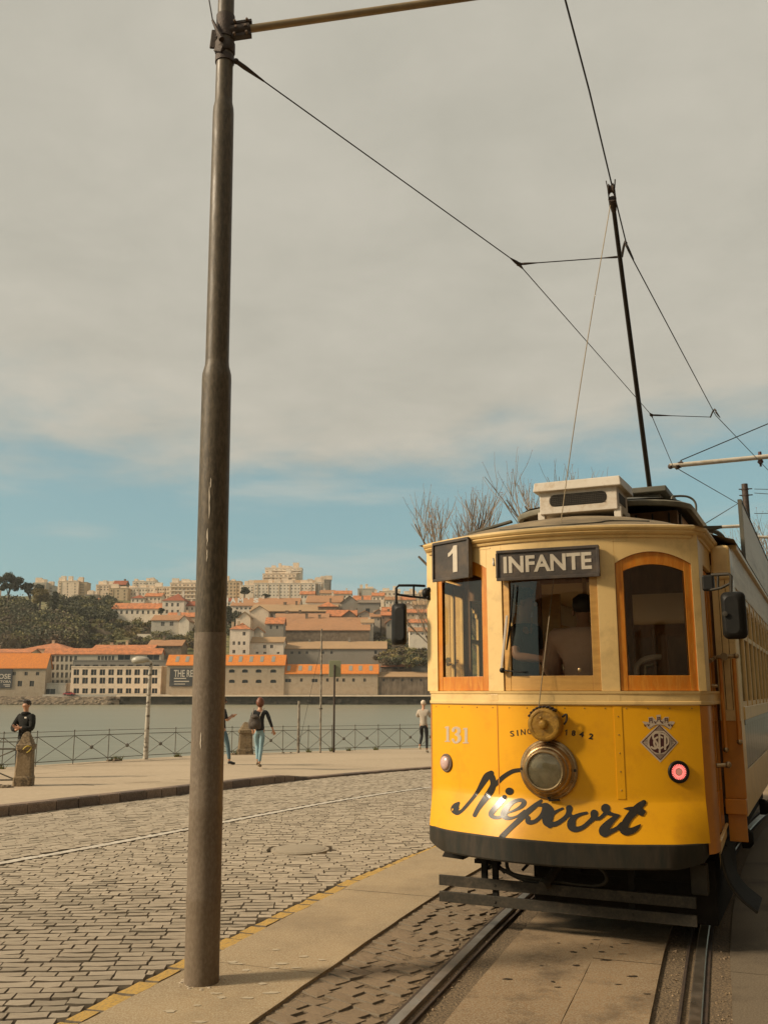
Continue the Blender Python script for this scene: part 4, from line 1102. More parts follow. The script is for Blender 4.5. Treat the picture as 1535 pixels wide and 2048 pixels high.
mb = MB(); mb.add([(-.98,.46,.47),(-.78,.40,.47),(-.78,.60,.47),(-.98,.66,.47),(-.90,.44,.60),(-.76,.40,.60),(-.76,.60,.60),(-.90,.66,.60)], [(0,3,2,1),(4,5,6,7),(0,1,5,4),(1,2,6,5),(2,3,7,6),(3,0,4,7)]); mb.build('sand_box', 'under_black', tram, bevel=.006)
mb = MB(); mb.box((-.30,.62,.13),(1.0,2.2,.56)); mb.box((-.25,.5,.42),(.9,1.4,.56)); mb.box((-.9,.7,.58),(1.0,9.2,.78)); mb.box((-.05,.44,.44),(.10,.5,.52)); mb.build('underframe_shade_boxes', 'under_black', tram, bevel=.005)  # frame, plus low dark boxes added behind the slats to block light
mb = MB(); mb.box((.86,.42,.36),(.97,.52,.56)); mb.build('step_bracket', 'under_grey', tram, bevel=.01)
for v in (3.0, 5.6):
    for sg in (-1, 1):
        w_ = MB(); w_.lathe([(.30,-.05),(.42,-.045),(.42,-.03),(.385,-.02),(.375,.06),(.34,.06),(.33,.03),(.10,.03),(.09,.08),(.0,.08)], 36, (sg*.745, v, .388), (sg,0,0)); w_.build('wheel', 'under_black', tram, smooth=35)
mb = MB()
for sg in (-1, 1): mb.box((sg*.95-.04, 2.3, .42), (sg*.95+.04, 6.3, .55)); mb.lathe([(.09,0),(.09,.06),(.05,.1)], 14, (sg*.99, 3.0, .39), (sg,0,0)); mb.lathe([(.09,0),(.09,.06),(.05,.1)], 14, (sg*.99, 5.6, .39), (sg,0,0))
mb.build('truck_frame', 'under_black', tram, bevel=.008)
# hanging curved step plates on the near side of the door
for sg in (1,):
    mb = MB(); n = 12; A = catmull([(1.04,.60),(1.07,.45),(1.14,.33),(1.25,.24)], 4); 
    vs = []
    for x, z in A: vs += [(sg*x, .62, z), (sg*x, 1.08, z)]
    m_ = len(vs); vs += [(x+.012*sg, y, z+.012) for x, y, z in vs]
    fs = [(2*i, 2*i+1, 2*i+3, 2*i+2) for i in range(len(A)-1)]+[(m_+2*i, m_+2*i+2, m_+2*i+3, m_+2*i+1) for i in range(len(A)-1)]
    mb.add(vs, fs); mb.build('step_plate', 'under_black', tram, smooth=50)
    mb = MB(); mb.tube([(sg*x, .62, z+.006) for x, z in A], .010, 6); mb.tube([(sg*x, 1.08, z+.006) for x, z in A], .010, 6); mb.tube([(sg*1.25,.62,.246),(sg*1.25,1.08,.246)], .012, 6); mb.build('step_rim', 'under_grey', tram, smooth=50)
    mb = MB(); mb.add([(sg*1.045,.62,.72),(sg*1.045,1.12,.72),(sg*1.045,1.12,.66),(sg*1.045,.62,.60),(sg*1.04,.60,.64),(sg*1.04,.61,.50)], [(0,1,2,3),(0,4,5)]); mb.tube([(sg*1.05,.58,.70),(sg*1.05,1.12,.745)], .012, 6); mb.build('door_sill', 'tram_cream', tram)
# handrails beside the door
for sg in (1, -1):
    mb = MB(); mb.tube([(sg*1.085, BV-.10, 1.30), (sg*1.085, BV-.10, 1.965)], .015, 10); mb.tube([(sg*1.185, BV-.10, 1.36), (sg*1.185, BV-.10, 1.965)], .015, 10); mb.parts('handrail', 'wood_orange', tram, smooth=50)
    mb = MB(); mb.tube([(sg*1.04, .80, 1.94), (sg*1.05, BV-.10, 1.975), (sg*1.20, BV-.10, 1.985)], .015, 10); mb.lathe([(.028,-.02),(.028,.02)], 12, (sg*1.12, BV-.115, 1.98), (0,1,0)); mb.blob((sg*1.205, BV-.10, 1.985), (.022,.022,.022)); mb.tube([(sg*1.12,BV-.02,1.98),(sg*1.12,BV-.14,1.98)], .02, 8); mb.build('rail_bracket', 'brass', tram, smooth=50)
    mb = MB()
    for u, z in ((1.085, 1.29), (1.185, 1.35)): mb.blob((sg*u, BV-.10, z), (.022,.022,.022)); mb.tube([(sg*u, BV-.10, z), (sg*u, BV, z)], .010, 8)
    mb.tube([(sg*1.05,.68,1.20),(sg*1.12,.70,1.205)], .016, 8); mb.blob((sg*1.125,.70,1.205), (.024,.024,.024)); mb.tube([(sg*1.05,.70,1.76),(sg*1.09,.70,1.76)], .012, 8)
    mb.build('rail_fitting', 'brass', tram, smooth=50)
# --- destination board and route number
def board(pA, pB, name, txt, wfrac, hfrac, off, lbl=None, pad=(.06, .2)):
    (u0, z1), (u1, z0) = pA, pB
    A = Vector((u0, prof(u0)-off, 0)); B = Vector((u1, prof(u1)-off, 0)); d = (B-A); Wd = d.length; d.normalize(); nn = Vector((d.y, -d.x, 0))
    def P(x, z, dd): return A+d*x+nn*dd+Vector((0, 0, z))
    def bx3(mb, x0, x1, z0_, z1_, d0, d1):
        vs = [P(x0,z0_,d1),P(x1,z0_,d1),P(x1,z0_,d0),P(x0,z0_,d0),P(x0,z1_,d1),P(x1,z1_,d1),P(x1,z1_,d0),P(x0,z1_,d0)]
        mb.add(vs, [(0,3,2,1),(4,5,6,7),(0,1,5,4),(1,2,6,5),(2,3,7,6),(3,0,4,7)])
    mb = MB(); bx3(mb, 0, Wd, z0, z1, -.03, 0); o = mb.build(name, 'sign_plate', tram, bevel=.002)
    t = .018; mb = MB(); bx3(mb, 0, Wd, z1-t, z1+.004, 0, .014); bx3(mb, 0, Wd, z0-.004, z0+t, 0, .014); bx3(mb, Wd-t, Wd+.004, z0+t, z1-t, 0, .014); bx3(mb, -.004, t*.7, z0+t, z1-t, 0, .014)
    mb.build('frame', 'sign_plate', o, bevel=.003)
    h = z1-z0; th = h*hfrac; tw_ = Wd*wfrac
    if txt == '1':
        G1 = [(.52,0),(.92,0),(.92,1),(.58,1),(.50,.90),(.30,.80),(.08,.74),(.08,.60),(.32,.65),(.52,.74)]
        mb = MB(); x0_ = (Wd-tw_)/2*pad[0]; y0_ = z0+(h-th)*pad[1]; n_ = len(G1)
        mb.add([P(x0_+a*tw_, y0_+b*th, .0045) for a, b in G1]+[P(x0_+a*tw_, y0_+b*th, .0005) for a, b in G1], [tuple(range(n_))]+[(i, i+n_, (i+1) % n_+n_, (i+1) % n_) for i in range(n_)])
        mb.build('lettering', 'sign_letters', o); return P, Wd
    tm = text_mesh(txt, tw_, th, .004, lambda x, y, dp: P((Wd-tw_)/2*pad[0]+x, z0+(h-th)*pad[1]+y, dp+.0005), bold=.03 if len(txt) > 1 else .03)
    tm.build('lettering', 'sign_letters', o)
    return P, Wd
board(tram_uz(992, 1103, -.05), tram_uz(1199, 1152, -.05), 'destination_board', 'INFANTE', .86, .56, .05, pad=(1.0, .55))
# stencil bridges of the letters are dark bars
board(tram_uz(866, 1088, -.07), tram_uz(939, 1154, -.07), 'route_board', '1', .30, .68, .07, pad=(1.15, .55))
# --- decals on the dash
def DP(px, py, off=.003): u, z = tram_uz(px, py); return S(u, z, off)
def duz(px, py): return tram_uz(px, py)
def stroke(mb, pts, k, cap=True):
    """pts: (photo x, photo y, width in photo pixels): a ribbon that follows the dash"""
    C = catmull(pts, 7); off = .0016+.00035*k; L = []; Rr = []
    for i, (x, y, w) in enumerate(C):
        a = C[max(0, i-1)]; b = C[min(len(C)-1, i+1)]; dx, dy = b[0]-a[0], b[1]-a[1]; l = math.hypot(dx, dy) or 1; nx, ny = -dy/l, dx/l
        L.append(DP(x+nx*w/2, y+ny*w/2, off)); Rr.append(DP(x-nx*w/2, y-ny*w/2, off))
    n = len(C); vs = []
    for a, b in zip(L, Rr): vs += [a, b]
    mb.add(vs, [(2*i, 2*i+1, 2*i+3, 2*i+2) for i in range(n-1)])
    if cap:
        for x, y, w in (C[0], C[-1]):
            if w > 2: mb.add([DP(x+w/2*math.cos(q), y+w/2*math.sin(q), off+.00015) for q in np.linspace(0, 2*math.pi, 14, endpoint=False)], [tuple(range(14))])
def zA(L): return [(890+x/7.31, 1530+y/7.31, w/7.31) for x, y, w in L]
def zB(L): return [(1090+x/7.31, 1580+y/7.31, w/7.31) for x, y, w in L]
mb = MB()
STK = [zA([(195,560,45),(160,600,100),(145,650,130),(175,695,85),(230,680,50),(290,620,50),(400,490,50),(480,380,60),(545,270,85),(610,170,105),(670,125,85)]),
 zA([(660,135,80),(690,200,90),(700,280,85),(675,360,100),(625,440,100),(550,540,85),(480,640,70),(430,735,62)]),
 zA([(690,335,40),(745,275,62),(850,175,66),(970,100,62),(1050,80,60),(1118,75,60)]),
 zA([(865,475,75),(800,550,85),(720,640,80),(670,715,80),(700,760,60),(780,770,45),(860,735,40)]),
 zA([(915,700,25),(1010,665,35),(1110,610,60),(1150,550,75),(1110,515,55),(1020,530,55),(930,590,75),(875,670,95),(860,740,100),(930,780,55),(1040,755,32),(1160,680,50)]),
 zA([(1400,525,45),(1310,600,75),(1190,700,85),(1070,815,78),(950,925,75),(870,1005,78),(825,1050,80)]),
 zA([(1205,775,75),(1215,835,70),(1300,830,60),(1390,760,60),(1440,670,65),(1430,600,50),(1350,590,45),(1270,650,40)]),
 zA([(1420,585,50),(1480,600,90),(1520,680,150),(1500,770,165),(1500,830,150),(1530,880,95)]),
 zB([(50,490,95),(140,500,75),(230,455,68),(310,385,66),(345,320,80),(350,270,100)]),
 zB([(255,270,32),(180,305,42),(110,350,60),(60,420,80)]),
 zB([(335,330,50),(370,375,55),(420,400,55)]),
 zB([(605,335,38),(520,355,48),(430,400,75),(385,470,120),(390,540,120),(450,575,85),(550,545,66),(640,470,66),(700,410,80),(715,345,115)]),
 zB([(720,400,90),(790,415,50),(870,345,60),(885,300,90)]),
 zB([(882,268,135),(900,320,80),(980,355,50),(1050,368,36),(1100,370,10)]),
 zB([(1065,375,45),(990,430,80),(910,510,115),(850,590,135),(870,640,100),(950,610,72),(1050,560,60),(1120,500,70)]),
 zB([(1440,185,80),(1370,240,105),(1290,325,120),(1225,400,110),(1170,490,115),(1150,570,140),(1190,610,110),(1280,590,90),(1350,545,60),(1395,502,14)]),
 zB([(1145,270,8),(1230,272,50),(1330,285,85),(1410,325,110),(1450,350,75)])]
for k, s in enumerate(STK): stroke(mb, s, k, cap=k not in (16,))
c = (890+938/7.31, 1530+385/7.31); mb.add([DP(c[0]+8.3*math.cos(q), c[1]+7.4*math.sin(q), .004) for q in np.linspace(0, 2*math.pi, 20, endpoint=False)], [tuple(range(20))])
mb.build('script_lettering', 'decal_black', tram)
# arched SINCE 1842
def place_char(mb, ch, cx, cy, h, wd, rot, bold=0.0):
    vs, fs = text_fit(ch, wd, h, bold) if ch != '1' else ([(wd*a, h*b) for a, b in ((.5,0),(.9,0),(.9,1),(.6,1),(.05,.72),(.05,.56),(.5,.76))], [(0,1,2,3,6),(3,4,5,6)]); ca, sa = math.cos(rot), math.sin(rot)
    mb.add([DP(cx+(x-wd/2)*ca-(-(y-h/2))*sa, cy+(x-wd/2)*sa+(-(y-h/2))*ca, .0022) for x, y in vs], fs)
mb = MB()
for ch, x, y, w, rot in (('S', 1023.5, 1467.5, 8, -.12), ('I', 1034.3, 1466, 2.2, -.10), ('N', 1045.5, 1464.3, 9, -.06), ('C', 1057.5, 1463, 8, -.04), ('E', 1069.5, 1462.5, 7, 0),
                         ('1', 1131.5, 1465, 5.5, .06), ('8', 1146.5, 1466.5, 8, .10), ('4', 1162.5, 1469, 9.5, .13), ('2', 1181.5, 1473, 9, .18)):
    place_char(mb, ch, x, y, 11.5, w, rot, .035 if ch in '1842' else .012)
mb.parts('arched_lettering', 'decal_black', tram)
# fleet number 131 in blocky slab numerals
mb = MB()
def one(x0, y0, x1, y1):                                 # photo pixel box
    w = x1-x0
    for q in (((.22,0),(.78,0),(.78,1),(.30,1),(.30,.14),(.22,.14)), ((0,.93),(1,.93),(1,1.0),(0,1.0)), ((.0,.06),(.30,0),(.30,.10),(.02,.12))):
        mb.add([DP(x0+a*w, y0+b*(y1-y0), .0024+.0002*(len(q) % 3)) for a, b in q], [tuple(range(len(q)))])
one(889, 1453, 900, 1484); one(925, 1456, 937, 1487)
stroke(mb, [(906,1461,6.5),(907,1457.5,5),(912,1455.5,4.5),(917,1459,7),(917,1465,6.5),(912,1469,4)], 3)
stroke(mb, [(911,1469,4),(917,1472,6.5),(918.5,1478,7.5),(915,1484,5),(909,1485,4),(905.5,1480,6)], 4)
mb.build('fleet_number', 'decal_white', tram)
# --- company crest
def zC(x, y): return (1260+x/12.79, 1420+y/12.79)
def cpoly(mb, pts, off, n=1):
    mb.add([DP(*zC(x, y), off) for x, y in pts], [tuple(range(len(pts)))])
def fan(mb, pts, c, off):
    mb.add([DP(*zC(*c), off)]+[DP(*zC(x, y), off) for x, y in pts], [(0, i+1, (i+1) % len(pts)+1) for i in range(len(pts))])
mb = MB()
fan(mb, [(245,830),(480,590),(740,350),(980,580),(1225,830),(1000,1090),(765,1345),(500,1090)], (740,830), .0018)
crown = [(300,300),(350,300),(400,370),(470,320),(460,190),(560,170),(590,270),(670,260),(665,130),(770,125),(780,260),(860,280),(880,180),(980,180),(960,320),(1020,370),(1070,290),(1140,310),(1010,500),(880,400),(740,365),(600,395),(480,500)]
fan(mb, crown, (730,340), .0016)
crest = mb.build('crest', 'decal_white', tram)
mb = MB()
def cstroke(mb, pts, w, k, close=False):
    P = [(*zC(x, y), w/12.79) for x, y in pts]
    if close: P.append(P[0])
    off = .0022+.0003*k
    for a, b in zip(P[:-1], P[1:]):
        dx, dy = b[0]-a[0], b[1]-a[1]; l = math.hypot(dx, dy); nx, ny = -dy/l*w/25.6, dx/l*w/25.6; N_ = max(1, int(l/6))
        vs = []
        for i in range(N_+1):
            t = i/N_; x, y = a[0]+dx*t, a[1]+dy*t; vs += [DP(x+nx, y+ny, off), DP(x-nx, y-ny, off)]
        mb.add(vs, [(2*i, 2*i+1, 2*i+3, 2*i+2) for i in range(N_)])
cstroke(mb, [(305,825),(740,400),(1175,835),(765,1280)], 20, 0, True)
for k in range(5):
    y = 420+26*k; hw = 20+24*k; cstroke(mb, [(735-hw, y), (735+hw, y)], 10, 1)
    y = 1245-24*k; cstroke(mb, [(760-hw, y), (760+hw, y)], 10, 1)
    y = 740+38*k; cstroke(mb, [(330+abs(k-2)*40, y), (440, y)], 10, 1); cstroke(mb, [(1040, y), (1150-abs(k-2)*40, y)], 10, 1)
for x, y, hh_ in ((520,215,90),(725,190,90),(915,215,90)):
    cstroke(mb, [(x-42, y), (x+42, y)], 18, 2); cstroke(mb, [(x-30, y+45), (x+30, y+45)], 20, 2); cstroke(mb, [(x-28, y+10), (x-34, y+110)], 18, 3); cstroke(mb, [(x+28, y+10), (x+40, y+120)], 18, 3)
for x, y in ((460,360),(635,290),(810,290),(985,360),(375,370),(1060,370)):
    cstroke(mb, [(x-22, y), (x+5, y+60)], 20, 2); cstroke(mb, [(x+26, y), (x+5, y+60)], 16, 3)
cstroke(mb, [(490,470),(600,400),(740,380),(880,405),(985,480)], 10, 4)
mb.build('crest_lines', 'decal_maroon', crest)
mb = MB(); fan(mb, [(745+290*math.cos(q), 835+305*math.sin(q)) for q in np.linspace(0, 2*math.pi, 28, endpoint=False)], (745,835), .0034); mb.build('crest_ring', 'decal_white', crest)
mb = MB(); fan(mb, [(745+262*math.cos(q), 835+275*math.sin(q)) for q in np.linspace(0, 2*math.pi, 28, endpoint=False)], (745,835), .0040); mb.build('crest_disc', 'decal_maroon', crest)
mb = MB()
def mono(pts, w, k):
    stroke(mb, [(*zC(x, y), w/12.79) for x, y in pts], 8+k)
mono([(590,740),(580,650),(640,590),(745,590),(850,620)], 48, 0)
mono([(690,700),(620,760),(610,860),(640,960)], 50, 1); mono([(640,790),(690,870),(680,950),(620,990),(540,950)], 50, 2)
mono([(742,600),(745,800),(748,940)], 52, 3); mono([(700,960),(760,985),(830,955)], 46, 4); mono([(752,1010),(752,1080)], 50, 5); mono([(790,690),(820,710)], 40, 6)
mono([(885,640),(890,820),(890,1000)], 55, 7); mono([(890,650),(960,720),(970,850),(900,930)], 44, 8)
mb.build('monogram', 'decal_white', crest)
# --- marker lights
def normal_frame(u):
    nn = outn(u); return nn
for (px, py, rad, kind_) in ((893, 1526, .068, 'pale'), (1356, 1544, .075, 'red')):
    u, z = tram_uz(px, py); c = S(u, z); nn = outn(u)
    mb = MB(); mb.lathe([(rad,-.01),(rad,.008),(rad*.93,.014),(rad*.76,.014),(rad*.74,.008)], 30, c, nn); o = mb.build('marker_light', 'kerb_granite' if kind_ == 'pale' else 'black_plastic', tram, smooth=35)
    o['label'] = 'round marker light with pale pink lens' if kind_ == 'pale' else 'round tail light glowing red'
    if kind_ == 'pale':
        MB().lathe([(rad*.74,.0),(rad*.74,.012),(rad*.6,.022),(rad*.3,.028),(.0,.030)], 26, c-nn*.002-Vector((.010,0,-.0)), nn).build('lens', 'lens_pale', o, smooth=60)
    else:
        MB().lathe([(rad*.73,.0),(rad*.73,.006)], 26, c, nn).build('lens', 'lens_red', o)
        mb = MB(); x = nn.cross(Vector((0,0,1))).normalized(); y = x.cross(nn)
        for k in range(26):
            q = 2*math.pi*k/26
            for r0, r1 in ((.34,.68),): mb.bar(c+nn*.008+(x*math.cos(q)+y*math.sin(q))*rad*r0, c+nn*.008+(x*math.cos(q)+y*math.sin(q))*rad*r1, rad*.085, .003, nn)
        mb.build('led_ring', 'lens_red_led', o)
        MB().lathe([(rad*.30,.0),(rad*.30,.009)], 20, c, nn).build('lens_core', 'lens_core', o)
# --- headlight
hu, hz_ = tram_uz(1099, 1538); c = S(.0, 1.187); nn = Vector((.0, -1, 0)); hc = Vector((.012, prof(0), 1.187))
mb = MB(); mb.lathe([(.200,-.01),(.204,.0),(.204,.010),(.196,.018),(.188,.020),(.180,.034),(.172,.040),(.165,.070),(.158,.082),(.150,.086),(.146,.105),(.138,.118),(.128,.124),(.120,.122),(.118,.112),(.119,.022)], 48, hc, nn)
hl = mb.build('headlight', 'brass', tram, smooth=30)
mb = MB(); mb.lathe([(.118,.110),(.112,.085),(.09,.055),(.06,.035),(.02,.028)], 36, hc, nn); mb.build('reflector', 'reflector', hl, smooth=60)
mb = MB(); mb.lathe([(.118,.112),(.09,.122),(.05,.129),(.0,.131)], 32, hc, nn); mb.build('lens', 'lamp_glass', hl, smooth=60)
mb = MB(); mb.blob(hc+Vector((0,-.07,-.005)), (.024,.024,.030), 12, 8); mb.tube([hc+Vector((0,-.07,.02)), hc+Vector((0,-.07,.07))], [.012,.022], 12); mb.build('bulb', 'vent_white', hl, smooth=60)
mb = MB()
for q in (90, 0, 180, 270): p = hc+Vector((.188*math.cos(R(q)), -.020, .188*math.sin(R(q)))); mb.lathe([(.010,0),(.010,.012)], 10, p, nn); 
mb.tube([hc+Vector((-.0,-.02,-.205)), hc+Vector((.08,-.05,-.195))], .008, 6)
mb.parts('screw', 'decal_black', hl)
# --- rope retriever drum
rc = Vector((.014, prof(0), 1.495)); mb = MB()
mb.lathe([(.112,-.01),(.116,.03),(.116,.095),(.108,.108),(.100,.112),(.088,.112),(.085,.108),(.03,.110)], 36, rc, nn); rt = mb.build('rope_retriever', 'brass_dull', tram, smooth=30)
mb = MB(); mb.lathe([(.032,.108),(.032,.125),(.02,.135),(.02,.15),(.0,.152)], 14, rc, nn); mb.blob(rc+Vector((0,-.14,.0)), (.030,.014,.032), 10, 6); mb.blob(rc+Vector((-.01,-.14,.045)), (.012,.010,.012), 8, 6); mb.build('hub', 'brass_dull', rt, smooth=50)
mb = MB()
for k in range(9): a = R(55+12*k); p = rc+Vector((.118*math.cos(a), -.06, .118*math.sin(a))); mb.blob(p, (.018,.05,.013), 8, 5)
mb.tube(catmull([rc+Vector((.118,-.05,.05)), rc+Vector((.15,-.06,.07)), rc+Vector((.15,-.06,.03)), rc+Vector((.13,-.06,.0))], 4), .007, 6)
mb.build('rope_guide', 'clamp_iron', rt, smooth=60)
# --- wiper
def FW(px, py, off): u, z = tram_uz(px, py, .0); return Vector((u, prof(u)-off, z))
mb = MB(); mb.bar(FW(1005,1337,.030), FW(1016,1232,.034), .018, .012); wa = mb.build('wiper_arm', 'wiper_white', tram, bevel=.003)
mb = MB(); mb.tube([FW(1013,1300,.010), FW(1019,1262,.012), FW(1027,1170,.008)], [.006,.009,.006], 6); mb.build('wiper_blade', 'black_plastic', wa)
mb = MB(); mb.blob(FW(1006,1341,.025), (.022,.02,.02)); mb.tube([FW(1006,1341,.03), FW(1046,1345,.02)], .006, 6); mb.build('wiper_pivot', 'black_plastic', wa, smooth=60)
mb = MB(); mb.blob(FW(991,1129,.055), (.010,.010,.020)); mb.tube([FW(990,1118,.05), FW(992,1134,.05)], .007, 6); mb.build('board_latch', 'vent_white', tram, smooth=60)
# --- mirrors
def FV(px, py, v): u, z = tram_uz(px, py, flat=v); return Vector((u, v, z))
mb = MB(); c0 = FV(1417,1166,.36); mb.box((c0.x-.045,.33,c0.z-.055),(c0.x+.035,.40,c0.z+.055)); m1 = mb.build('right_mirror_mount', 'black_plastic', tram, bevel=.012); m1.name = 'mirror_mount'
mb = MB(); A = [FV(1422,1150,.34), FV(1456,1148,.30), FV(1461,1152,.30), FV(1461,1245,.28), FV(1459,1266,.28)]
mb.tube(A[:2]+A[1:], .0115, 8); mb.tube([FV(1420,1180,.34), FV(1441,1176,.32), FV(1461,1166,.30)], .010, 8); mb.tube([FV(1435,1150,.33), FV(1435,1177,.33)], .009, 8); mb.build('mirror_arm', 'under_grey', m1, smooth=50)
def mirror_head(x0, y0, x1, y1, v, turn, depth=.07, flip=1):
    a = FV(x0, y0, v); b = FV(x1, y1, v); cx_, cz_ = (a.x+b.x)/2, (a.z+b.z)/2; w, h = abs(b.x-a.x), abs(a.z-b.z)
    ca, sa = math.cos(turn), math.sin(turn); mb = MB(); n_ = 0; rings = []
    for dd, s_ in ((0, .96), (.01, 1.0), (depth*.45, .98), (depth*.85, .80), (depth, .55)):
        for x, z in rrect(0, 0, w*s_, h*(1-(1-s_)*.5), min(w, h)*.24, 5): rings.append((cx_+x*ca+dd*flip*sa*-1, v-dd*flip*-1*ca*-1 if False else v+dd*flip*ca, cz_+z))
    m_ = len(rings)//5; fs = [(k*m_+i, k*m_+(i+1) % m_, (k+1)*m_+(i+1) % m_, (k+1)*m_+i) for k in range(4) for i in range(m_)]
    fs += [tuple(range(m_)), tuple(4*m_+i for i in range(m_))[::-1]]
    mb.add(rings, fs); return mb, (cx_, cz_, w, h)
hd, _ = mirror_head(1441, 1185, 1497, 1278, .26, R(-10), .075, -1)
mh_ = hd.build('mirror', 'black_plastic', m1, smooth=50)
mb = MB(); c0 = FV(1449,1228,.175); mb.lathe([(.018,0),(.018,.01),(.01,.012)], 12, c0, (0,-1,0)); mb.build('mirror_knob', 'under_grey', m1, smooth=40)
mb = MB(); c0 = FV(852,1187,.36); mb.blob(c0, (.035,.04,.045)); mb.blob(c0+Vector((.025,0,.03)), (.02,.03,.02)); mb.blob(c0+Vector((.02,0,-.035)), (.02,.03,.02)); m2 = mb.build('mirror_mount', 'black_plastic', tram, smooth=50)
mb = MB(); mb.tube([FV(850,1172,.34), FV(828,1171,.30), FV(797,1171,.26), FV(792,1176,.26), FV(792,1245,.25)], .0105, 8); mb.tube([FV(850,1196,.34), FV(820,1193,.30), FV(793,1189,.26)], .009, 8); mb.tube([FV(827,1171,.30), FV(827,1194,.30)], .009, 8); mb.build('mirror_arm', 'black_plastic', m2, smooth=50)
hd, _ = mirror_head(781, 1208, 815, 1290, .27, R(25), .075, -1); hd.build('mirror', 'black_plastic', m2, smooth=50)
hd, _ = mirror_head(800, 1212, 813, 1284, .262, R(25), .004, 1); hd.build('mirror_face', 'mirror_glass', m2, smooth=50)
# --- trolley pole, wheel, rope, base
wheel_w = Pz(1221, 372, ZW)
ang = Matrix.Rotation(TB, 3, 'Z')
def to_local(p): return ang@(p-Vector((TX, TY, 0)))
wl = to_local(wheel_w); base_l = Vector((0.06, 4.9, 3.98))
tip = wl+(base_l-wl).normalized()*.12+Vector((0,0,-.03))
mb = MB(); mb.tube([base_l, base_l+(tip-base_l)*.5, tip], [.030, .024, .018], 12); tp1 = mb.build('trolley_pole', 'wire', tram, smooth=50)
mb = MB()
d_ = (wl-base_l).normalized(); sdx = d_.cross(Vector((0,0,1))).normalized()
for s_ in (-1, 1): mb.bar(tip-d_*.05+sdx*.026*s_, wl+sdx*.026*s_+Vector((0,0,.0)), .008, .045, (0,0,1)); mb.bar(wl+sdx*.028*s_-d_*.02, wl+sdx*.036*s_+Vector((0,0,.055)), .006, .02, (0,1,0))
mb.lathe([(.045,-.022),(.045,-.016),(.03,-.006),(.03,.006),(.045,.016),(.045,.022)], 16, wl+Vector((0,0,-.025)), sdx)
mb.tube([tip-d_*.10, tip+d_*.03], [.022,.034], 10); mb.build('trolley_head', 'clamp_iron', tp1, smooth=40)
mb = MB(); mb.lathe([(.22,0),(.22,.06),(.12,.10),(.08,.46)], 20, (.06,4.9,3.52)); mb.box((-.22,3.1,3.50),(.42,4.6,3.72)); mb.box((-.30,3.0,3.72),(.50,4.7,3.78)); mb.build('pole_base', 'deck_green', tram, bevel=.01)
ropeend = Vector((-.025, -.085, 1.595)); r0 = tip+Vector((-.02,0,-.03)); pts = []
for i in range(15): t = i/14; p = r0.lerp(ropeend, t); p += Vector((-.045, -.01, -.06))*math.sin(math.pi*t); pts.append(p)
MB().tube(pts, .0036, 6).build('trolley_rope', 'rope', tram, smooth=60)
# ================================================================== PROMENADE FURNITURE
mat('fence_iron', (.085,.077,.058), (.13,.112,.08), rough=.6, scale=12, metal=.2)
mat('fence_pale', (.16,.145,.115), (.11,.10,.08), rough=.6, scale=12)
mat('stone_pillar', (.20,.14,.075), (.075,.055,.035), rough=.95, scale=3.2, mixlo=.42, mixhi=.58, bump=.7, bscale=18, fine=(.24,.175,.10), finescale=25)
mat('graffiti_yellow', (.42,.30,.03), rough=.7)
mat('lamp_white', (.42,.37,.29), (.12,.09,.06), rough=.6, scale=5, mixlo=.52, mixhi=.60, stretch=(1,1,2))
mat('lamp_head', (.42,.39,.32), (.34,.31,.25), rough=.4, scale=8)
mat('mast_grey', (.28,.24,.18), (.16,.13,.095), rough=.6, scale=8, mixlo=.45, mixhi=.55)
mat('sign_back', (.24,.25,.15), (.20,.21,.125), rough=.6, scale=3)
def gzp(Y): return gz(Y)+.14
def fence_run(pts, h, root, post_m, rail_m, top_extra=.12, knots=True, r=.014):
    for i, (x, y) in enumerate(pts):
        z = gzp(y); mb = MB(); mb.tube([(x, y, z-.05), (x, y, z+h+.015)], r*1.25, 8); mb.blob((x, y, z+h+.02), (r*1.9,)*3, 8, 5); mb.blob((x, y, z+.10), (r*2.2, r*2.2, r*2.4), 8, 5); mb.build('post', post_m, root, smooth=50)
    for i, ((x0, y0), (x1, y1)) in enumerate(zip(pts[:-1], pts[1:])):
        z0, z1 = gzp(y0), gzp(y1); p = lambda t, q: Vector((x0+(x1-x0)*t, y0+(y1-y0)*t, z0+(z1-z0)*t+q))
        MB().tube([p(0, h), p(1, h)], r*.7, 6).build('handrail', rail_m, root, smooth=60)
        MB().tube([p(0, h-top_extra), p(1, h-top_extra)], r, 6).build('upper_rail', rail_m, root, smooth=60)
        MB().tube([p(0, .10), p(1, .10)], r, 6).build('lower_rail', rail_m, root, smooth=60)
        mb = MB(); mb.tube([p(.01, h-top_extra), p(.99, .10)], r*.8, 6); mb.tube([p(.01, .10), p(.99, h-top_extra)], r*.8, 6)
        if knots and i % 4 != 3: mb.blob(p(.5, (h-top_extra+.10)/2), (.055, .03, .055), 10, 6)
        mb.build('cross_brace', post_m, root, smooth=60)
fn = thing('riverside_railing', 'long iron railing with crossed bars along the river edge', 'railing')
FP = []
def fence_at(px):
    """where the fence line crosses this column of the photograph"""
    best = None
    for (ax, ay), (bx_, by_) in zip(FENCE_C[:-1], FENCE_C[1:]):
        k = lambda x, y: (x/(y))
        for t in np.linspace(0, 1, 9):
            x, y = ax+(bx_-ax)*t, ay+(by_-ay)*t; dz = y*CT+(gzp(y)-EYE)*ST; q = CXP+F_PX*x/dz
            if best is None or abs(q-px) < best[0]: best = (abs(q-px), x, y)
    return best[1], best[2]
for px in (-150, -72, 0, 72, 146, 216, 288, 350, 408, 462, 515, 564, 615, 663, 710, 756, 799, 840, 880, 920): FP.append(fence_at(px))
fence_run(FP, .84, fn, 'fence_pale', 'fence_iron', r=.0105)
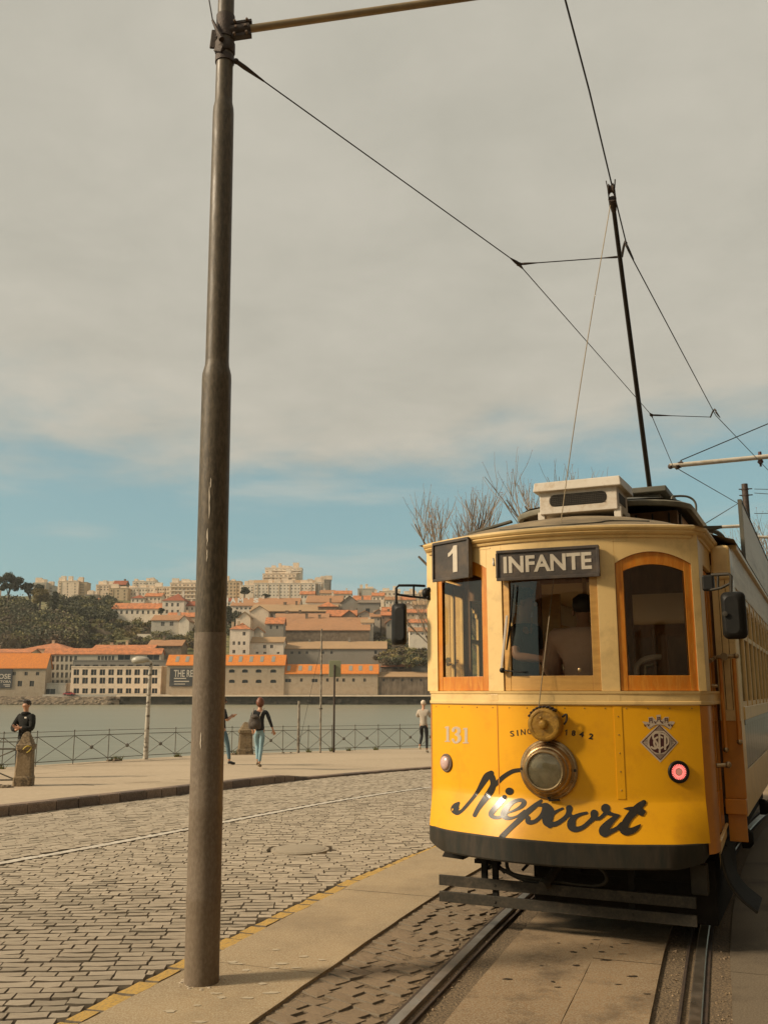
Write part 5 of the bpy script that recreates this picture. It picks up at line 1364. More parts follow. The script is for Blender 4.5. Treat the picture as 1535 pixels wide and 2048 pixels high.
# pillars
def pillar(px, py, h, w, lbl, graffiti=False):
    g = ground(px, py, .14); r = thing('stone_bollard', lbl, 'bollard', (g.x, g.y, g.z), R(8), 'weathered stone pillars on the promenade')
    mb = MB(); w2 = w/2
    def ring(z, s, c=.22): 
        a = w2*s; k = a*(1-c); return [(k,-a,z),(a,-k,z),(a,k,z),(k,a,z),(-k,a,z),(-a,k,z),(-a,-k,z),(-k,-a,z)]
    L = [(-.05,1.12),(.16,1.12),(.19,1.0),(h*.66,.88),(h*.67,1.0),(h*.76,1.0),(h*.78,.86),(h*.86,.66),(h*.95,.42),(h*.99,.28),(h,.12)]
    vs = []; 
    for z, s in L: vs += ring(z, s)
    rr = random.Random(int(px)); vs = [(x+(rr.random()-.5)*.018, y+(rr.random()-.5)*.018, z+(rr.random()-.5)*.012) for x, y, z in vs]
    n = 8; fs = [(k*n+i, k*n+(i+1) % n, (k+1)*n+(i+1) % n, (k+1)*n+i) for k in range(len(L)-1) for i in range(n)]+[tuple((len(L)-1)*n+i for i in range(n))]
    split = 9*8
    m1 = MB(); m1.add(vs[:6*8+0]+[], [f for f in fs if max(f) < 48]); m1.build('shaft', 'stone_pillar', r)
    m2 = MB(); m2.add(vs[40:], [tuple(i-40 for i in f) for f in fs if min(f) >= 40]); m2.build('cap', 'stone_pillar', r)
    if graffiti:
        mb = MB(); mb.tube(catmull([(-.02,-w2*1.0-.004,h*.68),(.05,-w2*1.02-.004,h*.74),(.12,-w2*.95-.004,h*.72),(.10,-w2*1.0-.004,h*.66),(.05,-w2*.97-.004,h*.62)],4), .012, 5); mb.build('paint_mark', 'graffiti_yellow', r)
    return r
pillar(47, 1572, .99, .31, 'mossy stone bollard with yellow paint mark, in front of the man in the black jacket', True)
pillar(490, 1509, 1.0, .46, 'two-tone stone bollard just behind the woman with the backpack')
# second short fence at the left that ends at the near bollard
g = ground(30, 1571, .14); n2_ = thing('short_railing', 'dark short railing that meets the mossy bollard at the left edge', 'railing')
fence_run([(g.x+.02, g.y), (g.x-1.35, g.y-.2), (g.x-2.7, g.y-.45)], .80, n2_, 'fence_iron', 'fence_iron', .13, False, .017)
# street lamp
g = ground(291, 1519, .14); lp = thing('street_lamp', 'mottled white lamp post with one cobra head at the railing', 'street lamp', (g.x, g.y, g.z))
ztop = at(297, 1332, g.y).z-g.z
mb = MB(); mb.tube([(0,0,-.05),(0,0,.9),(.01,0,ztop-.25),(.03,0,ztop)], [.075,.065,.055,.05], 14); mb.build('post', 'lamp_white', lp, smooth=50)
mb = MB(); mb.tube(catmull([(.03,0,ztop),(.02,0,ztop+.12),(-.08,0,ztop+.16)],5), .04, 10); mb.build('neck', 'lamp_white', lp, smooth=50)
mb = MB(); n = 10; P = [(-.05,.05,.05),(-.10,.09,.07),(-.22,.14,.10),(-.38,.14,.11),(-.48,.10,.09),(-.54,.03,.04)]; z0 = ztop+.14
for x, hy, hz__ in P:
    for k in range(n): a = 2*math.pi*k/n; mb.v.append((x, hy*math.cos(a), z0+.02+hz__*math.sin(a)*(1.15 if math.sin(a) > 0 else .9)+(x+.3)*.06))
for i in range(len(P)-1):
    for k in range(n): mb.f.append((i*n+k, i*n+(k+1) % n, (i+1)*n+(k+1) % n, (i+1)*n+k)); mb.m.append(0)
mb.f.append(tuple(range(n))); mb.f.append(tuple((len(P)-1)*n+i for i in range(n))[::-1]); mb.m += [0, 0]
mb.build('lamp_head', 'lamp_head', lp, smooth=50)
# mast, sign post, stub
def post(px, pyb, pyt, r, m, nm, lbl, cat, off=.14, taper=.8):
    g = ground(px, pyb, off); zt = at(px, pyt, g.y).z-g.z; o = thing(nm, lbl, cat, (g.x, g.y, g.z))
    MB().tube([(0,0,-.1),(0,0,zt*.6),(0,0,zt)], [r, r*.9, r*taper], 10).build('shaft', m, o, smooth=50); return o, zt, g
o, zt, g = post(640, 1506, 1258, .034, 'mast_grey', 'mast', 'tall thin pale mast left of the greenish sign', 'mast')
MB().tube([(0,0,zt*.8),(.02,-.02,zt*.8)], .03, 8).build('cleat', 'fence_iron', o)
MB().tube([(-.02,0,zt*.86),(-.75,0,-.0)], .006, 5).build('halyard', 'wire', o)
MB().lathe([(.06,-.02),(.06,.03)], 10, (0,0,zt*.62)).build('collar', 'fence_iron', o); MB().lathe([(.06,-.02),(.06,.03)], 10, (0,0,zt*.35)).build('collar', 'fence_iron', o)
o, zt, g = post(667, 1505, 1330, .037, 'clamp_iron', 'sign_post', 'post with a blank greenish board facing the river', 'sign')
wd = 23/F_PX*g.y*1.03; MB().box((-wd*.47,.03,zt-.40),(wd*.53,.06,zt+.15)).build('sign_board', 'sign_back', o, bevel=.01)
o, zt, g = post(596, 1506, 1402, .05, 'mast_grey', 'timber_stake', 'short wooden mooring stake by the railing, left of the mast', 'stake')
# weeds and rubble at the railing foot
mat('weed_green', (.14,.13,.03), (.08,.085,.02), rough=.8, scale=20)
mat('rubble', (.20,.15,.095), (.12,.09,.06), rough=.95, scale=20, bump=.4)
rr_ = random.Random(41); mb = MB()
for px in (8, 60, 228, 236, 240, 356, 470, 480, 500, 617, 665, 697, 752):
    x, y = fence_at(px); y -= .12
    for k in range(26):
        an = rr_.random()*6.28; l = .05+.12*rr_.random(); q = Vector((x+.16*(rr_.random()-.5), y+.1*(rr_.random()-.5), gzp(y)))
        e = q+Vector((math.cos(an)*l*.6, math.sin(an)*l*.4, l)); s = Vector((.012, 0, 0)); mb.add([q-s, q+s, e], [(0,1,2)])
mb.build('weeds', 'weed_green', kind='stuff')
mb = MB()
for px, n, s0 in ((228, 8, .07), (232, 10, .05), (362, 5, .04), (475, 6, .06), (484, 6, .06), (500, 5, .05), (575, 4, .04), (700, 4, .03), (10, 14, .05), (20, 10, .06), (60, 5, .05)):
    x, y = fence_at(px)
    if px < 30: gg = ground(px, 1574, .14); x, y = gg.x, gg.y
    for k in range(n):
        s = s0*(.4+rr_.random()); mb.blob((x+.30*(rr_.random()-.5), y-.10-.15*rr_.random(), gzp(y)+s*.3), (s, s*.8, s*.6), 6, 4, Matrix.Rotation(rr_.random()*6, 3, 'Z'))
mb.build('rubble', 'rubble', kind='stuff')

# ================================================================== PEOPLE
mat('skin', (.50,.26,.15), (.44,.22,.125), rough=.5, scale=20)
mat('skin_dim', (.46,.24,.14), rough=.5)
mat('black_jacket', (.012,.012,.010), (.02,.019,.016), rough=.85, spec=.2, scale=9, bump=.8, bscale=9)
mat('black_tee', (.012,.013,.014), (.02,.021,.022), rough=.85, scale=12, bump=.3, bscale=14)
mat('dark_jeans', (.035,.042,.05), (.06,.07,.08), rough=.85, scale=9)
mat('light_jeans', (.165,.27,.31), (.24,.36,.39), rough=.85, scale=7, bump=.3, bscale=16)
mat('mid_jeans', (.07,.12,.15), (.10,.17,.20), rough=.85, scale=8)
mat('grey_hoodie', (.44,.37,.29), (.38,.32,.25), rough=.9, scale=10, bump=.4, bscale=14)
mat('hair_red', (.19,.055,.018), (.10,.03,.012), rough=.5, scale=25, stretch=(1,1,.3))
mat('hair_dark', (.018,.012,.008), (.035,.022,.013), rough=.5, scale=25)
mat('hair_brown', (.07,.035,.015), (.04,.02,.01), rough=.6, scale=25)
mat('cap_white', (.62,.50,.38), rough=.8)
mat('shoe_brown', (.20,.15,.09), rough=.7); mat('shoe_sole', (.5,.43,.33), rough=.7); mat('shoe_black', (.018,.016,.014), rough=.5)
mat('backpack_brown', (.085,.065,.048), (.055,.043,.032), rough=.8, scale=10, bump=.4, bscale=12)
mat('strap_grey', (.28,.24,.19), rough=.8)
mat('jacket_tan', (.80,.54,.40), (.72,.47,.34), rough=.85, scale=6, bump=.6, bscale=7)
mat('logo_white', (.55,.5,.42), rough=.6)
def skin_mesh(name, chains, m, parent, sub=1, root=None):
    """chains: lists of (key or None, (x, y, z), radius); same key = same joint"""
    key = {}; vs = []; rad = []; es = []
    for ch in chains:
        prev = None
        for k, p, r in ch:
            if k is not None and k in key: i = key[k]
            else:
                i = len(vs); vs.append(p); rad.append(r)
                if k is not None: key[k] = i
            if prev is not None and prev != i: es.append((prev, i))
            prev = i
    me = bpy.data.meshes.new(name); me.from_pydata(vs, es, []); me.materials.append(MATS[m])
    o = bpy.data.objects.new(name, me); COL.objects.link(o); o.parent = parent
    s = o.modifiers.new('skin', 'SKIN'); s.use_smooth_shade = True; s.branch_smoothing = .3
    sv = me.skin_vertices[0].data
    for i, r in enumerate(rad):
        rr = r if isinstance(r, tuple) else (r, r); sv[i].radius = rr; sv[i].use_root = (i == (key[root] if root else 0))
    if sub: q = o.modifiers.new('smooth', 'SUBSURF'); q.levels = sub; q.render_levels = sub
    return o
def fingers(wr, hd, side, nrm, curl=.35, s=1.):
    """hand: palm and five fingers growing from the wrist towards hd"""
    wr = Vector(wr); hd = Vector(hd); d = (hd-wr).normalized(); n = Vector(nrm); n = (n-d*n.dot(d)).normalized(); a = d.cross(n)*side
    palm = wr+d*.055*s; knl = wr+d*.095*s; ch = []
    for k, (off, L) in enumerate(((-.030,.068),(-.010,.078),(.010,.074),(.029,.060))):
        b = knl+a*off*s; m_ = b+(d*(1-curl*.5)+n*curl)*L*.5*s; t = m_+(d*(1-curl)+n*curl*1.6).normalized()*L*.5*s
        ch.append([('palm', tuple(palm), .030*s), (None, tuple(b), .0125*s), (None, tuple(m_), .0095*s), (None, tuple(t), .0075*s)])
    b = wr+d*.035*s-a*.028*s; t1 = b+(d*.6-a*.7+n*.3).normalized()*.04*s; t2 = t1+(d*.9-a*.2+n*.4).normalized()*.032*s
    ch.append([('palm', tuple(palm), .03*s), (None, tuple(b), .014*s), (None, tuple(t1), .011*s), (None, tuple(t2), .009*s)])
    return ch
def person(label, loc, rz, J, look, group=None, cat='person'):
    """J: joint positions in metres (x right, y forward as seen from behind, z up)"""
    r = thing('person', label, cat, loc, rz, group)
    w = look.get('w', 1.)
    hd = Vector(J['head']); nk = Vector(J['neck']); ch_ = Vector(J['chest']); pv = Vector(J['pelvis']); wa = (pv*.55+ch_*.45)
    arms = []
    for s in ('l', 'r'):
        arms.append([('chest', tuple(ch_), (.125*w,.10*w)), (s+'sh', J[s+'sh'], .052*w), (s+'el', J[s+'el'], .038*w), (None, tuple(Vector(J[s+'el']).lerp(Vector(J[s+'wr']), .4)), .036*w), (s+'wr', J[s+'wr'], .024*w)])
    legs = []
    for s in ('l', 'r'):
        hp = Vector(J[s+'hp']); kn = Vector(J[s+'kn']); an = Vector(J[s+'an'])
        legs.append([('pelvis', tuple(pv), (.095*w,.08*w)), (s+'hp', tuple(hp), .072*w), (s+'kn', tuple(kn), .052*w), (None, tuple(kn.lerp(an, .3)), .050*w), (s+'an', tuple(an), .034*w)])
    spine = [('pelvis', tuple(pv), (.095*w,.08*w)), (None, tuple(wa), (.085*w,.07*w)), ('chest', tuple(ch_), (.125*w,.10*w)), ('neckb', tuple(ch_.lerp(nk, .75)), .072*w), ('neck', tuple(nk), .054)]
    up = (hd-nk).normalized()
    headch = [('neck', tuple(nk), .054), (None, tuple(nk.lerp(hd, .45)), .050), (None, tuple(hd), .078), (None, tuple(hd+up*.07), .068)]
    ch = [spine, headch]+arms+legs
    fwd = Vector(look.get('face', (0, 1, 0)))
    body = skin_mesh('body', ch, look.get('skin', 'skin'), r, 1, 'pelvis')
    for s, sg in (('l', -1), ('r', 1)):
        wr = Vector(J[s+'wr']); el = Vector(J[s+'el']); d = (wr-el).normalized()
        if s in look.get('nohand', ''): continue
        hm = [[('w', tuple(wr-d*.02), .026), ('palm', tuple(wr+d*.055), .030)]]+fingers(wr, wr+d, sg, look.get('handn', (-sg*.3, 1, 0)))
        skin_mesh('hand', hm, look.get('skin', 'skin'), body, 1, 'w')
        if 'nofeet' not in look:
            an = Vector(J[s+'an']); toe = Vector(J[s+'toe']); ft = (toe-an); ft.z = 0
            mb = MB(); f = ft.normalized() if ft.length > .01 else fwd; heel = an-f*.05; z0 = min(an.z-.075, toe.z-.03)
            sk = [[('h', (heel.x, heel.y, an.z-.035), .036), (None, (an.x+f.x*.03, an.y+f.y*.03, an.z-.03), .042), (None, (an.x+f.x*.11, an.y+f.y*.11, (an.z+toe.z)/2-.035), .036), (None, (toe.x, toe.y, toe.z), .028)]]
            sh = skin_mesh('shoe', sk, look['shoe'], r, 1, 'h')
    # face: nose, ears, eyes
    rt_ = fwd.cross(up).normalized(); f2 = (fwd-up*fwd.dot(up)).normalized()
    mb = MB(); c = hd+up*.012+f2*.083; mb.blob(c+up*-.01, (.012, .014, .02), 8, 6)
    for s in (-1, 1): mb.blob(hd+rt_*.080*s, (.012,.016,.028), 8, 6)
    mb.build('nose_and_ears', look.get('skin', 'skin'), body, smooth=60)
    mb = MB()
    for s in (-1, 1): mb.blob(hd+up*.018+f2*.076+rt_*.028*s, (.008,.006,.004), 8, 5)
    mb.blob(hd-up*.038+f2*.076, (.014,.006,.003), 8, 5); mb.build('eyes_and_mouth', 'hair_dark', body, smooth=60)
    # clothing
    sl = look.get('sleeve', 1.)                           # how far down the arm the sleeve reaches: 1 elbow, 2 wrist
    top = [[('pelvis', tuple(pv+Vector((0,0,-.13+look.get('hem', 0)))), (.150*w,.120*w)), (None, tuple(pv+Vector((0,0,.0))), (.148*w,.118*w)), (None, tuple(wa), (.128*w,.10*w)), ('chest', tuple(ch_), (.15*w,.115*w)), ('neckb', tuple(ch_.lerp(nk, .80)), .062*w)]]
    puff = look.get('puff', 0)
    for s in ('l', 'r'):
        sh, el, wr = Vector(J[s+'sh']), Vector(J[s+'el']), Vector(J[s+'wr'])
        c_ = [('chest', tuple(ch_), (.15*w,.115*w)), (None, tuple(sh), .066*w+puff)]
        if sl <= 1: c_.append((None, tuple(sh.lerp(el, sl)), .056*w+puff))
        else: c_ += [(None, tuple(el), .050*w+puff), (None, tuple(el.lerp(wr, sl-1)), .036*w+puff*.7)]
        top.append(c_)
    skin_mesh(look.get('topname', 'shirt'), top, look['top'], r, 1, 'pelvis')
    tr = [[(None, tuple(pv+Vector((0,0,.12))), (.118*w,.095*w)), ('pelvis', tuple(pv+Vector((0,0,.03))), (.138*w,.108*w)), (None, tuple(pv+Vector((0,0,-.07))), (.125*w,.105*w))]]
    for s in ('l', 'r'):
        hp, kn, an = Vector(J[s+'hp']), Vector(J[s+'kn']), Vector(J[s+'an'])
        tr.append([('pelvis', tuple(pv+Vector((0,0,.03))), (.138*w,.108*w)), (None, tuple(hp*.92+Vector((0,0,hp.z*.06))), .100*w), (None, tuple(hp.lerp(kn, .4)), .086*w), (None, tuple(kn), .062*w), (None, tuple(kn.lerp(an, .35)), .059*w), (None, tuple(kn.lerp(an, .93)), .044*w)])
    skin_mesh('trousers', tr, look['trousers'], r, 1, 'pelvis')
    # hair
    hr = look.get('hair', 'short'); mb = MB(); hm_ = look['hairm']; rot = up.to_track_quat('Z', 'Y').to_matrix()
    mb.blob(hd+up*.048-f2*.040, (.086, .082, .084), 14, 9, rot)
    if hr == 'bob': mb.blob(hd+up*.0-f2*.028, (.103, .095, .125), 16, 10, rot)
    if hr == 'bushy': mb.blob(hd+up*.03-f2*.03, (.105, .10, .09), 12, 8, rot)
    if hr == 'bun': mb.blob(hd+up*.02-f2*.115, (.035,.04,.035), 10, 6)
    for k in range(0 if hr in ('cap', 'bob') else 12):
        a = random.Random(k).random()*6.28; mb.blob(hd+up*(.085+.02*math.sin(k))-f2*.035+rt_*.06*math.cos(a)+f2*.05*math.sin(a), (.03,.03,.026), 7, 5)
    mb.build('cap' if hr == 'cap' else 'hair', hm_, body, smooth=60)
    return r, body
def J_base(h=1.72): 
    k = h/1.72
    return {a: tuple(Vector(b)*k) for a, b in dict(head=(0,.02,1.585), neck=(0,0,1.455), chest=(0,-.01,1.27), pelvis=(0,0,.95), lsh=(-.162,-.01,1.365), rsh=(.162,-.01,1.365), lel=(-.24,-.02,1.11), rel=(.24,-.02,1.11), lwr=(-.25,.06,.86), rwr=(.25,.06,.86),
        lhp=(-.09,0,.90), rhp=(.09,0,.90), lkn=(-.095,.03,.50), rkn=(.095,.03,.50), lan=(-.10,0,.09), ran=(.10,0,.09), ltoe=(-.11,.17,.035), rtoe=(.11,.17,.035)).items()}
# woman with backpack, walking away to the left, right arm swinging out
g = ground(517, 1535, .14); J = J_base(1.70); 
J.update(rel=(.25,-.03,1.12), rwr=(.335,.05,.90), lel=(-.22,.05,1.10), lwr=(-.17,.14,.90), lkn=(-.05,.16,.53), lan=(-.03,.02,.14), ltoe=(-.03,.17,.06), rkn=(.05,.02,.49), ran=(.01,-.06,.09), rtoe=(.06,.10,.035), rhp=(.085,0,.90))
w1, b1 = person('woman with red bob, black top, pale jeans and brown backpack walking away', (g.x, g.y, g.z), R(8), J, dict(w=.90, sleeve=1.75, top='black_tee', trousers='light_jeans', shoe='shoe_brown', hair='bob', hairm='hair_red', hem=.04))
bpk = thing('backpack', 'brown slouchy backpack on the red-haired woman', 'backpack', (g.x-.10, g.y-.17, g.z+1.10), R(4))
mb = MB(); n = 14; L = [(-.17,.10,.06),(-.15,.15,.09),(-.05,.165,.10),(.06,.14,.09),(.14,.10,.06),(.18,.05,.03)]
for z, a, b in L:
    for k in range(n): q = 2*math.pi*k/n; c_, s_ = math.cos(q), math.sin(q); mb.v.append((a*math.copysign(abs(c_)**.7, c_), b*math.copysign(abs(s_)**.7, s_), z+.012*math.sin(5*q+z*20)))
for i in range(len(L)-1):
    for k in range(n): mb.f.append((i*n+k, i*n+(k+1) % n, (i+1)*n+(k+1) % n, (i+1)*n+k)); mb.m.append(0)
mb.f.append(tuple(range(n))[::-1]); mb.f.append(tuple((len(L)-1)*n+i for i in range(n))); mb.m += [0, 0]
mb.build('bag', 'backpack_brown', bpk, smooth=60)
mb = MB(); mb.blob((0,-.085,-.06), (.10,.04,.08), 12, 8); mb.blob((0,-.05,.12), (.10,.07,.05), 12, 8); mb.build('pocket', 'backpack_brown', bpk, smooth=60)
MB().tube(catmull([(.10,-.03,.02),(.13,-.0,.16),(.20,.03,.30),(.22,.10,.33)],4), .014, 6).build('strap', 'strap_grey', bpk, smooth=60)
MB().tube(catmull([(-.08,-.02,.05),(-.06,.0,.18),(-.04,.03,.30),(-.03,.10,.33)],4), .014, 6).build('strap', 'strap_grey', bpk, smooth=60)
# person half hidden behind the near pole, phone-ready arms
g = ground(441, 1530, .14); J = J_base(1.74)
J.update(lsh=(-.17,.06,1.40), rsh=(.17,-.02,1.40), lel=(-.14,.10,1.14), lwr=(.02,.20,1.20), rel=(.20,.06,1.12), rwr=(.14,.22,1.22), rkn=(.09,.14,.52), ran=(.10,.20,.09), rtoe=(.12,.36,.04), lan=(-.08,-.22,.10), ltoe=(-.08,-.06,.035), lkn=(-.09,-.02,.50))
person('person in black t-shirt and jeans walking half hidden behind the tall pole', (g.x, g.y, g.z), R(-62), J, dict(w=1.0, sleeve=.9, top='black_tee', trousers='mid_jeans', shoe='shoe_black', hair='bushy', hairm='hair_brown', hem=-.06))
# jogger at the right, by the tram
g = ground(847, 1506, .14); J = J_base(1.70)
J.update(lel=(-.22,.06,1.16), lwr=(-.14,.26,1.20), rel=(.22,.06,1.16), rwr=(.14,.26,1.20), rkn=(.09,.05,.50), ran=(.10,.02,.09), rtoe=(.11,.18,.035), lkn=(-.09,.14,.54), lan=(-.11,-.12,.22), ltoe=(-.11,-.02,.10))
person('jogger in pale hoodie, black leggings and light cap beside the tram', (g.x, g.y, g.z), R(-15), J, dict(w=.93, sleeve=1.9, top='grey_hoodie', topname='hoodie', trousers='black_tee', shoe='shoe_sole', hair='cap', hairm='cap_white', puff=.012, hem=.02))
# man with folded arms behind the mossy bollard
g = ground(43, 1556, .14); hz2 = at(43, 1399, g.y).z-g.z; J = J_base(1.72); kz = hz2-1.72*1.0
J.update(face=(0,1,0)) if False else None
J.update(lel=(-.24,.08,1.10), lwr=(-.03,.20,1.14), rel=(.24,.08,1.10), rwr=(.03,.24,1.10))
mn, mb_ = person('dark-haired man in black puffer jacket standing with folded arms behind the bollard', (g.x, g.y, g.z+min(0, kz)), R(180-18), J, dict(w=1.08, sleeve=1.95, top='black_jacket', topname='jacket', trousers='black_tee', shoe='shoe_black', hair='short', hairm='hair_dark', puff=.022, hem=-.06, handn=(0,.5,.8)))
mb = MB(); mb.box((-.12,.128,1.33),(-.07,.134,1.36)); mb.build('jacket_logo', 'logo_white', mn)
mb = MB(); mb.tube([(math.cos(a)*.070, math.sin(a)*.065, 1.415+.012*math.sin(a)) for a in np.linspace(0, 6.28, 14)], .040, 8); mb.build('collar', 'black_jacket', mn, smooth=60)
# two people inside the vestibule
def inside(u, v, z): return tw(u, v, z)
J = J_base(1.70); J.update(lsh=(-.20,-.02,1.39), lel=(-.26,.02,1.13), lwr=(.02,.18,1.05), rel=(.26,.04,1.13), rwr=(.20,.30,1.10))
q = inside(-.38, .84, .86); person('man in dark t-shirt standing in the tram vestibule with bare forearms', q, R(-25-100), J, dict(w=1.05, sleeve=.8, top='black_tee', trousers='dark_jeans', shoe='shoe_black', hair='short', hairm='hair_dark', skin='skin_dim'))
J = J_base(1.66); J.update(chest=(0,.02,1.25), head=(0,.12,1.52), neck=(0,.07,1.42), lsh=(-.21,.02,1.33), rsh=(.21,.02,1.33), lel=(-.27,.12,1.08), rel=(.27,.12,1.08), lwr=(-.2,.34,1.02), rwr=(.2,.34,1.02))
q = inside(.17, .50, .80); person('person in pinkish tan jacket with their back to the front window of the tram', q, R(-25+6), J, dict(w=1.22, sleeve=1.9, top='jacket_tan', topname='jacket', trousers='dark_jeans', shoe='shoe_black', hair='short', hairm='hair_dark', puff=.02, hem=-.1))
# ================================================================== FAR BANK
mat('far_cream', (0.810,0.634,0.459), (0.716,0.553,0.391), rough=.9, scale=.12, dirt=(.26,.20,.14), dirt_scale=.35, dirt_amt=.45)
mat('far_white', (0.797,0.674,0.522), (0.715,0.591,0.454), rough=.9, scale=.1, dirt=(.26,.20,.14), dirt_scale=.35, dirt_amt=.45)
mat('far_pale_grey', (0.500,0.450,0.362), (0.438,0.388,0.312), rough=.9, scale=.1, dirt=(.26,.20,.14), dirt_scale=.35, dirt_amt=.45)
mat('far_tan', (0.587,0.438,0.275), (0.500,0.362,0.225), rough=.9, scale=.12, dirt=(.26,.20,.14), dirt_scale=.35, dirt_amt=.45)
mat('far_grey', (0.312,0.275,0.219), (0.250,0.219,0.169), rough=.9, scale=.1, fine=(.29,.25,.2), finescale=1.0, dirt=(.26,.20,.14), dirt_scale=.35, dirt_amt=.45)
mat('far_modern', (0.463,0.406,0.306), (0.425,0.369,0.275), rough=.8, scale=.1, dirt=(.26,.20,.14), dirt_scale=.35, dirt_amt=.45)
mat('far_slate', (.17,.165,.14), (.15,.14,.12), rough=.7, scale=.1)
mat('far_stone', (0.413,0.319,0.219), (0.325,0.250,0.169), rough=.95, scale=.35, fine=(.39,.31,.22), finescale=.9, bump=.5, bscale=.9)
mat('far_stone_dark', (.15,.115,.08), (.09,.07,.05), rough=.95, scale=.25, fine=(.2,.155,.11), finescale=.8, stretch=(1,1,.35))
mat('far_stone_brown', (.20,.15,.10), (.13,.095,.062), rough=.95, scale=.12, fine=(.23,.175,.12), finescale=.8)
mat('roof_orange', (.66,.215,.028), (.60,.185,.025), rough=.8, scale=.2, fine=(.55,.17,.03), finescale=1.5)
mat('roof_terra', (0.575,0.206,0.075), (0.475,0.175,0.069), rough=.9, scale=.15, fine=(.33,.13,.055), finescale=.8)
mat('roof_brown', (0.380,0.190,0.086), (0.276,0.144,0.069), rough=.9, scale=.08, fine=(.38,.19,.09), finescale=.6)
mat('roof_tan', (0.413,0.256,0.125), (0.312,0.194,0.100), rough=.9, scale=.1, fine=(.36,.23,.12), finescale=.7)
mat('roof_red', (.30,.085,.035), (.24,.07,.03), rough=.9, scale=.2)
mat('far_window', (.03,.03,.026), rough=.3); mat('far_window_pale', (.17,.145,.11), rough=.3)
mat('skylight_grey', (.27,.25,.205), rough=.4)
mat('banner_dark', (.045,.045,.045), (.06,.058,.055), rough=.7, scale=.3)
mat('banner_print', (.55,.48,.38), rough=.7)
mat('hill_grass', (0.138,0.131,0.040), (0.213,0.175,0.075), rough=.95, scale=.03, fine=(.055,.06,.018), finescale=.3)
mat('leaf_dark', (0.065,0.068,0.031), (0.091,0.088,0.042), rough=.8, scale=.12)
mat('leaf_olive', (0.144,0.137,0.052), (0.201,0.172,0.064), rough=.85, scale=.12)
mat('leaf_brown', (0.144,0.106,0.060), (0.108,0.082,0.048), rough=.9, scale=.12)
mat('leaf_yellow', (0.237,0.175,0.056), (0.163,0.125,0.044), rough=.9, scale=.2)
mat('bark', (.13,.095,.065), (.08,.06,.042), rough=.95, scale=5)
mat('shore_rock', (.22,.165,.105), (.12,.09,.058), rough=.95, scale=.4, bump=.5, bscale=1.5)
mat('letter_white', (.85,.80,.70), rough=.6); mat('car_red', (.35,.02,.02), rough=.3, coat=.6); mat('car_glass', (.03,.03,.03), rough=.1); mat('car_white', (.5,.46,.4), rough=.3)
# --- terrain of the far bank
PROF = [(345,1396),(349,1395),(350,1393),(362,1392),(368,1372),(376,1352),(400,1312),(430,1280),(462,1258),(500,1238),(540,1222),(580,1207),(620,1200),(700,1196),(1500,1250)]
def hill_z(x, y):
    ys_ = [p[0] for p in PROF]; z_ = [EYE+p[0]*((Y_HOR-p[1])/F_PX*CT*1.0)/1.0*1.02 for p in PROF]
    return float(np.interp(y, ys_, z_))
def hz_at(y): return hill_z(0, y)
mb = MB(); X = np.linspace(-420, 520, 95); Y = [345,348,350,356,362,365,368,372,376,384,392,400,410,420,430,445,462,480,500,520,540,560,580,600,620,700,900,1500,3000]
for y in Y:
    for x in X:
        z = hz_at(y) if y > 345 else -5
        if 366 < y < 1000: z += 2.2*mnoise.noise(Vector((x*.03, y*.03, 0)))+(-6*max(0, min(1, (x-70)/60)) if y < 560 else 0)
        if y > 1000: z = hz_at(y)*.4
        mb.v.append((x, y, z))
nx = len(X)
for j in range(len(Y)-1):
    for i in range(nx-1): a = j*nx+i; mb.f.append((a, a+1, a+nx+1, a+nx)); mb.m.append(0)
mb.build('hillside', 'hill_grass', smooth=80, kind='structure')
